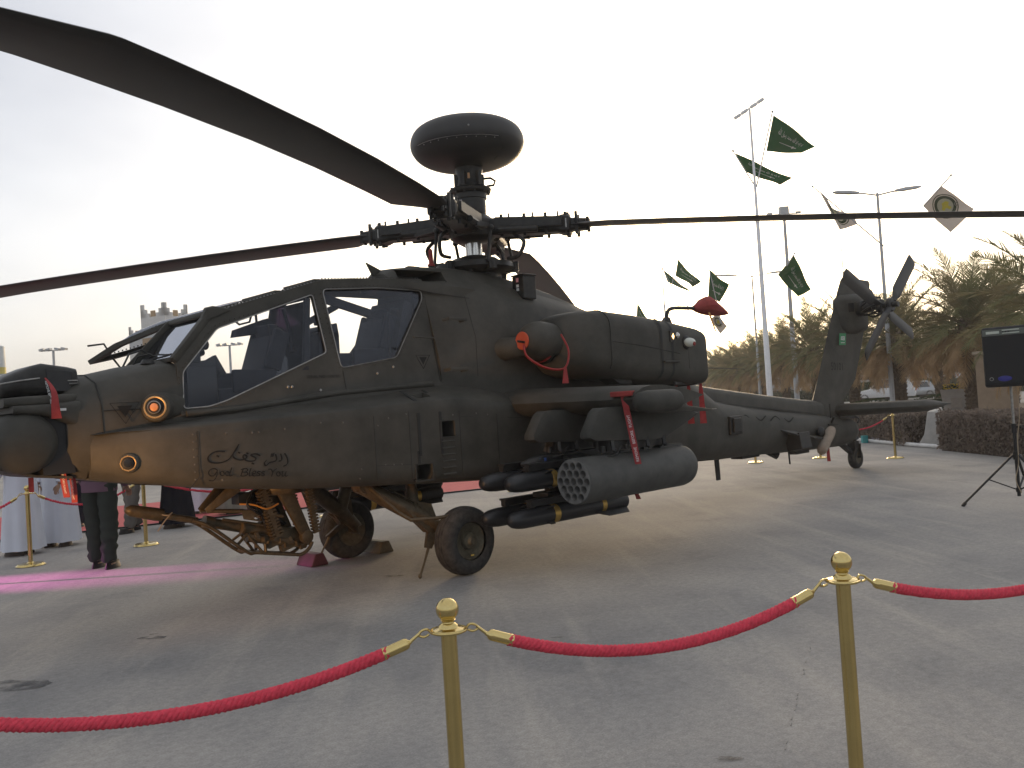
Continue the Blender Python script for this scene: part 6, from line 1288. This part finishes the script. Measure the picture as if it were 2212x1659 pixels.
# ================================================================== parked cars
m_carw = mat('car_white', (.62, .62, .62), .25, var=.03, coat=.6); m_cars = mat('car_silver', (.34, .35, .36), .3, .6, var=.03, coat=.5); m_card = mat('car_dark', (.03, .03, .035), .25, var=.05, coat=.6); m_cwin = mat('car_window', (.015, .017, .02), .08, var=.05, spec=.8)
m_tail = mat('tail_lamp', (.45, .03, .02), .3); m_head = mat('head_lamp', (.7, .7, .66), .15, spec=.8)
def car_meshes(m, tall):
    out = []; H_ = 1.78 if tall else 1.45; sh = 1.02 if tall else .88
    prof_b = [(-2.3, .45), (-2.32, .70), (-2.22, sh - .04), (-1.6, sh + .02), (1.0, sh), (2.05, sh - .18), (2.28, .62), (2.28, .35), (-2.25, .32)]
    b = MB().loft([[V((x * k, y, z)) for x, z in prof_b] for y, k in ((-.90, .97), (-.84, 1.0), (.84, 1.0), (.90, .97))]); out.append(('body', b.mesh('body', m, 30, .05), None))
    xf, xb = (1.05, -2.15) if tall else (.95, -1.85)
    pc_ = [(xb, sh - .02), (xb + .28, H_ - .06), (xb + .6, H_), (xf - 1.0, H_), (xf - .75, H_ - .05), (xf, sh - .02)]
    b = MB().loft([[V((x, y * (1 - .16 * (z > sh)), z)) for x, z in pc_] for y in (-.80, .80)]); out.append(('cabin', b.mesh('cabin', m, 30, .04), None))
    b = MB()
    for s in (1, -1): b.add([V((xb + .38, s * .805, sh + .04)), V((xf - .22, s * .805, sh + .04)), V((xf - .80, s * .70, H_ - .10)), V((xb + .55, s * .70, H_ - .10))], [(0, 1, 2, 3)])
    b.add([V((xf - .06, .66, sh + .05)), V((xf - .06, -.66, sh + .05)), V((xf - .74, -.58, H_ - .08)), V((xf - .74, .58, H_ - .08))], [(0, 1, 2, 3)]); b.v = [(x + (.012 if x > 0 else -.012), y, z + .006) for x, y, z in b.v]
    b.add([V((xb + .03, .64, sh + .06)), V((xb + .03, -.64, sh + .06)), V((xb + .25, -.58, H_ - .12)), V((xb + .25, .58, H_ - .12))], [(0, 1, 2, 3)])
    out.append(('windows', b.mesh('windows', m_cwin, 0, fix=False), None))
    w = MB().lathe([(.2, -.10), (.31, -.10), (.33, -.06), (.33, .06), (.31, .10), (.2, .10), (.05, .09)], (0, 0, 0), (0, 1, 0), 18).mesh('wheel', M['tyre'], 40)
    for x in (1.4, -1.4):
        for y in (.80, -.80): out.append(('wheel', w, (x, y, .33)))
    hl = MB().box((0, 0, 0), (.05, .36, .15)).mesh('headlight', m_head, 0); tl = MB().box((0, 0, 0), (.05, .22, .24)).mesh('tail_light', m_tail, 0)
    for y in (.62, -.62): out.append(('headlight', hl, (2.26, y, .68))); out.append(('tail_light', tl, (-2.29, y, .74)))
    return out
CM = {('w', 0): car_meshes(m_carw, False), ('w', 1): car_meshes(m_carw, True), ('s', 0): car_meshes(m_cars, False), ('d', 1): car_meshes(m_card, True)}
def car(key, p, z, rz, label, grp='cars in the car park'):
    t = thing('parked_car', label, 'car', (p.x, p.y, z), rz, grp)
    for n, me, l in CM[key]: link(n, me, t, l)
    return t
vw = math.atan2(FWD.y, FWD.x)
c_ = Gd(1912, 70); car(('w', 1), c_, .012, vw + R(62), 'white sport utility car on the road behind the tail rotor lamp post', 'cars on the road')
c_ = Gd(1962, 72); car(('s', 0), c_, .012, vw + R(85), 'silver car on the road right of the lamp post', 'cars on the road')
CN = {'w': 'white', 's': 'silver', 'd': 'dark'}
for d, u0, u1, n in ((103, 1535, 2230, 17), (118, 1530, 2240, 17), (138, 1540, 2230, 16)):
    for k in range(n):
        u = u0 + (u1 - u0) * (k + rnd.uniform(.2, .8)) / n; key = rnd.choice([('w', 0), ('w', 0), ('w', 1), ('w', 1), ('s', 0), ('d', 1)])
        car(key, Gd(u, d + rnd.uniform(-1, 1)), 1.0, vw + R(rnd.choice([8, 12, 188, 192, 98])), '%s %s parked in the distant car park among the palms' % (CN[key[0]], 'tall car' if key[1] else 'low car'), 'distant %s %s' % (CN[key[0]], 'tall cars' if key[1] else 'low cars'))
# low pale building and far tree line closing the view on the right
fb = Gd(1545, 150); bd = thing('low_building', 'pale low building with blue roof band behind the palms', 'building', V((fb.x, fb.y, 1.0)), vw); MB().box((0, 0, 2.0), (8, 16, 4.0)).build('wall', mat('pale_wall', (.42, .40, .36), .9), bd, 0); MB().box((0, 0, 4.2), (8.6, 16.6, .45)).build('roof_band', mat('roof_blue', (.20, .28, .36), .6), bd, 0)
for y in (-6, -3, 0, 3, 6): MB().box((-4.01, y, 2.2), (.06, 1.6, 1.4)).build('window', m_cwin, bd, 0)
ft = MB(); r = random.Random(5)
for k in range(9000):
    u = r.uniform(1380, 2500); d = r.uniform(215, 245); p = W(u, 800, d); s = (u * .031) % 1; hgt = 3.2 + 1.6 * math.sin(u * .05) + 1.2 * math.sin(u * .017 + 2)
    c = V((p.x, p.y, 1 + r.uniform(0, 1) ** .7 * max(hgt, 1.5))); q = Euler((r.uniform(0, 6.3), r.uniform(0, 6.3), r.uniform(0, 6.3))).to_matrix(); l = r.uniform(.3, .7)
    ft.add([c + q @ V((-l, 0, 0)), c + q @ V((0, l * .6, 0)), c + q @ V((l, 0, 0)), c + q @ V((0, -l * .6, 0))], [(0, 1, 2, 3)])
o = tag(ft.build('distant_tree_line', m_hs, None, 0, fix=False), 'hazy line of low trees far behind the car park', 'trees', kind='stuff')

# ================================================================== lamp posts and flag poles
m_pole = mat('galvanised_pole', (.40, .41, .42), .5, .3, var=.12, scale=3); m_white = mat('white_pole_paint', (.72, .72, .72), .45, var=.06)
def lamp2(u, vtop, d, label, m, arm=1.6, r0=.11):
    p = Gd(u, d); t = thing('street_lamp', label, 'street lamp', (p.x, p.y, 0), math.atan2(RIGHT.y, RIGHT.x), 'double-armed street lamps')
    hgt = 1.5734 + (Gd(u, d) - W(u, vtop, d)).length * (1) - 1.5734 if False else W(u, vtop, d).z
    MB().tube([(0, 0, 0), (0, 0, hgt * .42), (0, 0, hgt * .42 + .02), (0, 0, hgt)], [r0, r0 * .85, r0 * .72, r0 * .5], 12).build('pole', m, t, 60); MB().cyl((0, 0, 0), (0, 0, .35), r0 * 1.4, r0 * 1.3, 12).build('foot', m, t, 40)
    for s in (1, -1):
        a = MB().tube([(0, 0, hgt - .1), (s * arm * .4, 0, hgt + .02), (s * arm * .6, 0, hgt + .05)], .035, 8).build('arm', m, t, 60)
        MB().loft([[V((s * x, y * w, hgt + z)) for y, z in ((-.13, z0), (.13, z0), (.10, z0 + h_), (-.10, z0 + h_))] for x, w, z0, h_ in ((arm * .5, .6, .01, .09), (arm * .75, 1.1, .03, .13), (arm * 1.1, 1.0, .09, .10), (arm * 1.2, .5, .13, .04))]).build('lamp_head', m, a, 30)
    return t, p, hgt
lamp2(1931, 412, 38, 'double-armed street lamp behind the tail rotor', m_pole); lamp2(1645, 592, 62, 'distant double-armed street lamp behind the tall white pole', m_pole, 2.2)
def tall_pole(u, vtop, d, r0, m, label, lamps=True, grp='tall poles'):
    p = Gd(u, d); t = thing('tall_pole', label, 'pole', (p.x, p.y, 0), math.atan2(RIGHT.y, RIGHT.x), grp); hgt = W(u, vtop, d).z
    MB().tube([(0, 0, 0), (0, 0, hgt * .3), (0, 0, hgt * .3 + .01), (0, 0, hgt * .65), (0, 0, hgt * .65 + .01), (0, 0, hgt)], [r0, r0 * .86, r0 * .78, r0 * .62, r0 * .5, r0 * .32], 14).build('mast', m, t, 60); MB().cyl((0, 0, 0), (0, 0, .3), r0 * 1.5, r0 * 1.4, 14).build('foot', m, t, 40)
    MB().cyl((0, 0, hgt * .65 - .1), (0, 0, hgt * .65 + .1), r0 * .75, r0 * .75, 12).build('band', m, t, 40)
    if lamps:
        b = MB(); b.bar((-.5, 0, hgt - .25), (.5, 0, hgt + .35), .06, .06)
        for x in (-.5, -.2, .2, .5): b.box((x, .08, hgt + .06 + x * .6), (.26, .16, .12), (0, -.5, 0))
        b.build('lamp_bar', m, t, 0)
    return t
tall_pole(1668, 228, 36, .125, m_white, 'tall white floodlight pole beside the green flags'); 
p = Gd(1724, 55); t = thing('mast_lamp', 'grey mast with a cluster of lamps behind the rotor blade', 'street lamp', (p.x, p.y, 0), math.atan2(RIGHT.y, RIGHT.x)); hg = W(1724, 455, 55).z
MB().tube([(0, 0, 0), (0, 0, hg)], [.17, .09], 12).build('mast', m_pole, t, 60); b = MB(); b.box((0, 0, hg + .1), (.55, .4, .5)); b.bar((-.9, 0, hg - .1), (.9, 0, hg - .1), .06, .06); b.box((-.9, 0, hg - .05), (.3, .2, .14)); b.box((.9, 0, hg - .05), (.3, .2, .14)); b.build('lamp_cluster', m_pole, t, 0)
for u, v, d, r0, lab in ((1452, 530, 60, .10, 'thin white flag pole above the engine with two green flags'), (1502, 610, 62, .08, 'thin white flag pole next to the red probe cover'), (1369, 648, 70, .05, 'thinnest white pole seen just above the engine cowl')): tall_pole(u, v, d, r0, m_white, lab, False, 'thin flag poles')

# ================================================================== flags
m_green = cloth_mat('flag_green', (.012, .115, .035), .45, .15, 3); m_fw = cloth_mat('flag_white', (.62, .58, .54), .45, .06, 3); m_script = cloth_mat('flag_script', (.62, .66, .60), .3, .02)
SH = '\ufdf2 \ufedd\ufeee\ufeb3\ufead \ufeaa\ufee4\ufea4\ufee3 \ufdf2 \ufefb\ufe87 \ufeea\ufedf\ufe87 \ufefb'
def text_pts(body):
    cu = bpy.data.curves.new('tx', 'FONT'); cu.body = body; cu.size = 1; cu.resolution_u = 1; o = bpy.data.objects.new('tx', cu); col.objects.link(o); bpy.context.view_layer.update(); me = evaluated(o); bpy.data.objects.remove(o)
    xs = [v.co.x for v in me.vertices]; ys = [v.co.y for v in me.vertices]; x0, x1, y0, y1 = min(xs), max(xs), min(ys), max(ys)
    return [((v.co.x - x0) / (x1 - x0), (v.co.y - y0) / (y1 - y0)) for v in me.vertices], [tuple(f.vertices) for f in me.polygons]
TXT = text_pts(SH)
def flag(cs, d, label, kind, wave=.10, ph=0.0, pole=None, grp=None, tilt=.5):
    # cs: image places of hoist top, fly top, fly bottom, hoist bottom; the cloth swings in depth as it waves
    P4 = [W(u, v, d + (tilt * k)) for k, (u, v) in zip((0, 1, 1, 0), cs)]; o = P4[0]; n = (P4[1] - P4[0]).cross(P4[3] - P4[0]).normalized(); n = -n if n.dot(FWD) > 0 else n
    def f(s, t, e=0.0):
        p = P4[0].lerp(P4[1], s).lerp(P4[3].lerp(P4[2], s), t); return p - o + n * (wave * s * math.sin(5.5 * s + 2.2 * t + ph) + e)
    t = thing('flag', label, 'flag', o, 0, grp); b = MB().grid(18, 12, lambda s, q: f(s, q)); b.grid(18, 12, lambda s, q: f(s, q, -.006)); b.build('cloth', m_green if kind == 'g' else m_fw, t, 60, fix=False)
    if kind == 'g':
        vs, fs = TXT; b = MB(); flip = 1
        b.add([f(.18 + .64 * x, .20 + .30 * (1 - y), .014) for x, y in vs], fs); b.build('script', m_script, t, 0, fix=False)
        b = MB(); b.add([f(*q, .014) for q in ((.28, .66), (.70, .645), (.70, .685), (.28, .672))], [(0, 1, 2, 3)]); b.add([f(*q, .014) for q in ((.66, .60), (.69, .60), (.69, .73), (.66, .73))], [(0, 1, 2, 3)]); b.add([f(*q, .014) for q in ((.70, .64), (.76, .64), (.76, .69), (.70, .69))], [(0, 1, 2, 3)]); b.build('sword', m_script, t, 0, fix=False)
    elif kind == 'w':
        ring = lambda r0, r1, e: MB().grid(28, 1, lambda a, k: f(.42 + (r0 + (r1 - r0) * k) * math.cos(6.2832 * a) * .9, .48 + (r0 + (r1 - r0) * k) * math.sin(6.2832 * a), e))
        ring(.25, .34, .014).build('emblem_ring', cloth_mat('emblem_green', (.02, .045, .02), .3), t, 0, fix=False); ring(.0, .25, .012).build('emblem_disc', cloth_mat('emblem_pale', (.45, .44, .33), .3), t, 0, fix=False); ring(.37, .40, .014).build('emblem_rim', cloth_mat('emblem_rim', (.05, .07, .04), .3), t, 0, fix=False)
        pts = [(.32, .36), (.40, .30), (.46, .40), (.56, .36), (.58, .46), (.52, .50), (.50, .62), (.42, .64), (.38, .56), (.30, .50)]; b = MB(); b.add([f(x, y, .018) for x, y in pts], [tuple(range(10))]); b.build('emblem_map', cloth_mat('emblem_yellow', (.62, .52, .05), .3), t, 0, fix=False)
        ring2 = MB().grid(14, 1, lambda a, k: f(.58 + (.03 + .03 * k) * math.cos(6.2832 * a), .20 + (.03 + .03 * k) * math.sin(6.2832 * a), .018)); ring2.build('emblem_badge', cloth_mat('emblem_grey', (.2, .2, .18), .3), t, 0, fix=False)
    if pole:
        a, e = [W(u, v, d) - o for u, v in pole]; MB().cyl(a, e, .030, .022, 8).build('staff', m_pole, t, 60); MB().ell(e, (.05, .05, .05), 8, 6).build('finial', m_pole, t, 60)
    return t
def gz(X, Y): return ((2250 + X / 2.1814) * .6777, (280 + Y / 2.1814) * .6777)
def oz(X, Y): return ((2000 + X / 3.0157) * .6777, (700 + Y / 3.0157) * .6777)
flag([gz(470, 190), gz(772, 405), gz(650, 458), gz(420, 440)], 36, 'dark green flag flying highest, right of the tall white pole', 'g', .16, 0, (gz(352, 690), gz(462, 165)), 'green flags')
flag([gz(205, 455), gz(600, 628), gz(510, 680), gz(280, 585)], 36.4, 'green flag crossing behind the tall white pole below the highest one', 'g', .12, 1.2, (gz(345, 690), gz(188, 438)), 'green flags')
flag([gz(612, 1165), gz(735, 1402), gz(630, 1450), gz(500, 1300)], 40, 'large green flag hanging diamond-wise left of the tail fin', 'g', .14, .6, (gz(560, 1240), gz(618, 1150)), 'green flags')
flag([oz(790, 480), oz(966, 625), oz(885, 800), oz(775, 742)], 48, 'green flag just above the red probe cover', 'g', .14, 2.0, (oz(905, 1000), oz(780, 455)), 'green flags')
flag([oz(340, 480), oz(545, 640), oz(612, 702), oz(385, 600)], 60, 'slim green flag left of the thin pole above the engine', 'g', .10, .3, (oz(430, 650), oz(336, 470)), 'green flags')
flag([oz(485, 380), oz(690, 600), oz(640, 650), oz(460, 540)], 60, 'folded dark green flag right of the thin pole above the engine', 'g', .30, 2.6, (oz(425, 650), oz(475, 356)), 'green flags')
flag([oz(100, 810), oz(200, 965), oz(150, 1010), oz(88, 940)], 66, 'small green flag tip rising behind the engine cowl', 'g', .08, 1.0, (oz(85, 1000), oz(98, 785)), 'green flags')
flag([gz(1640, 685), gz(1870, 842), gz(1690, 1005), gz(1510, 822)], 37, 'white flag with round green and yellow emblem crossed by the rotor blade', 'w', .10, .4, (gz(1515, 820), gz(1704, 608)), 'white emblem flags')
flag([gz(790, 720), gz(950, 875), gz(1045, 958), gz(930, 985)], 37, 'white emblem flag folded narrow, left of the double street lamp', 'w', .22, 1.4, (gz(1235, 1100), gz(742, 686)), 'white emblem flags')
flag([oz(862, 905), oz(962, 1028), oz(885, 1095), oz(800, 952)], 50, 'small white emblem flag under the red probe cover', 'w', .08, .2, (oz(900, 1000), oz(862, 880)), 'white emblem flags')

# ================================================================== left background
m_tan = mat('tower_tan', (.36, .25, .15), .9, var=.1, scale=1.5, bump=.1); m_wht = mat('tower_white', (.55, .54, .52), .9, var=.06, scale=2)
def tower(u, d, wpx, vtop, label, stepped, split):
    p = Gd(u, d); w = wpx * d / 1906.8; hgt = W(u, vtop, d).z; t = thing('castle_tower', label, 'tower', (p.x, p.y, 0), vw + R(180 - 24), 'castellated gate towers')
    hs_ = hgt * split; MB().box((0, 0, hs_ / 2), (w, w, hs_)).build('tan_shaft', m_tan, t, 0); MB().box((0, 0, (hs_ + hgt - w * .25) / 2), (w * 1.02, w * 1.02, hgt - w * .25 - hs_)).build('white_top', m_wht, t, 0)
    z0 = hgt - w * .25; s_ = w / 2 * 1.02
    for sx in (-1, 1):
        for sy in (-1, 1):
            b = MB()
            for k, (l, h_) in enumerate(((.36, .12), (.24, .25), (.12, .42))):
                b.box((sx * (s_ - w * l / 2), sy * (s_ - w * .03), z0 + w * h_ / 2), (w * l, w * .06, w * h_)); b.box((sx * (s_ - w * .03), sy * (s_ - w * l / 2), z0 + w * h_ / 2 + .002), (w * .06, w * l, w * h_))
            b.build('stepped_merlon', m_wht, t, 0)
    for sy in (-1, 1): MB().box((0, sy * (s_ - w * .03), z0 + w * .10), (w * .16, w * .062, w * .20)).build('tan_merlon', m_tan, t, 0); MB().box((sy * (s_ - w * .03), 0, z0 + w * .10), (w * .062, w * .16, w * .20)).build('tan_merlon', m_tan, t, 0)
    return t
tower(371, 62, 66, 668, 'tall castellated gate tower, white above tan, rising behind the cockpit', True, .80)
tower(326, 70, 44, 712, 'lower castellated tower left of the tall gate tower', True, .70)
for u, d, w, v in ((667, 120, 40, 800), (700, 125, 44, 790), (610, 130, 30, 815)): tower(u, d, w, v, 'far grey castellated wall tower seen through the front cockpit glass, %s' % {667: 'middle', 700: 'right', 610: 'left'}[u], True, .4)
p = Gd(462, 58); tn = thing('white_tent', 'white pointed tent roof seen through the front cockpit window', 'tent', (p.x, p.y, 0), .4); mt_ = cloth_mat('tent_white', (.62, .66, .70), .3)
MB().loft([[V((x * w, y * w, z)) for x, y in ((-1, -1), (1, -1), (1, 1), (-1, 1))] for z, w in ((2.2, 2.6), (2.7, 1.3), (3.4, .5), (4.6, .04))]).build('tent_roof', mt_, tn, 0)
for x in (-2.5, 2.5):
    for y in (-2.5, 2.5): MB().cyl((x, y, 0), (x, y, 2.25), .05, .05, 8).build('tent_pole', m_white, tn, 60)
p = Gd(4, 40); bl = thing('advertising_column', 'white cylindrical balloon sign on a post at the left edge', 'sign', (p.x, p.y, 0)); z0, z1 = W(4, 822, 40).z, W(4, 745, 40).z
MB().lathe([(.25, z0), (.36, z0 + .08), (.38, (z0 + z1) / 2), (.36, z1 - .06), (.22, z1)], n=20).build('balloon', mat('balloon_white', (.60, .62, .60), .6), bl, 60); MB().cyl((0, 0, 0), (0, 0, z0 + .05), .05, .05, 10).build('post', m_pole, bl, 60); MB().lathe([(.382, z0 + .3), (.382, z0 + .6)], n=20, cap=False).build('yellow_band', mat('band_yellow', (.55, .45, .12), .6), bl, 60); MB().cyl((0, 0, z1), (0, 0, z1 + .25), .04, .03, 8).build('top_knob', m_pole, bl, 60)
def cluster(u, v, d, label):
    p = Gd(u, d); hg = W(u, v, d).z; t = thing('floodlight_mast', label, 'street lamp', (p.x, p.y, 0), math.atan2(RIGHT.y, RIGHT.x), 'distant floodlight masts'); MB().tube([(0, 0, 0), (0, 0, hg)], [.14, .08], 8).build('mast', m_pole, t, 60)
    b = MB(); b.bar((-.75, 0, hg), (.75, 0, hg), .06, .06)
    b.build('cross_arm', m_pole, t, 0)
    for x in (-.75, -.3, .3, .75): MB().box((x, 0, hg + .08), (.30, .4, .14), (0, .25 * (1 if x > 0 else -1), 0)).build('lamp_head', m_pole, t, 0)
cluster(127, 756, 60, 'distant floodlight mast left of the canopy door, above the nose turret'); cluster(508, 745, 62, 'distant floodlight mast seen through the front cockpit window'); cluster(168, 824, 110, 'tiny far floodlight mast just above the nose')
# low far skyline on the left
for i, (u, d, w, h_, lab) in enumerate([(-60, 170, 40, 5, 'low pale building at the left horizon'), (240, 190, 60, 4, 'low pale building behind the nose'), (560, 180, 50, 5, 'low pale building far behind the cockpit'), (860, 200, 60, 5, 'low pale building far behind the fuselage')]):
    p = Gd(u, d); t = thing('far_building', lab, 'building', (p.x, p.y, 0), vw + .2 * i, 'far pale buildings'); MB().box((0, 0, h_ / 2), (14, w * .5, h_)).build('wall', m_wht, t, 0); MB().box((0, 0, h_ + .2), (14.4, w * .5 + .4, .4)).build('parapet', m_tan, t, 0)
    for k in range(5): MB().box((-7.01, (k - 2) * w * .09, h_ * .55), (.06, 1.6, 1.2)).build('window', m_cwin, t, 0)

# ================================================================== dusty air
hzb = MB().box((0, 0, 7.0), (1900, 1900, 16.4)); hm = bpy.data.materials.new('dusty_air'); hm.use_nodes = True; ht = hm.node_tree; ht.nodes.clear()
pv = ht.nodes.new('ShaderNodeVolumePrincipled'); pv.inputs['Color'].default_value = (.93, .90, .86, 1); pv.inputs['Density'].default_value = .0013; pv.inputs['Anisotropy'].default_value = .3
ho_ = ht.nodes.new('ShaderNodeOutputMaterial'); ht.links.new(pv.outputs[0], ho_.inputs['Volume'])
hzo = hzb.build('haze', hm, None, 0); tag(hzo, None, None, kind='stuff')
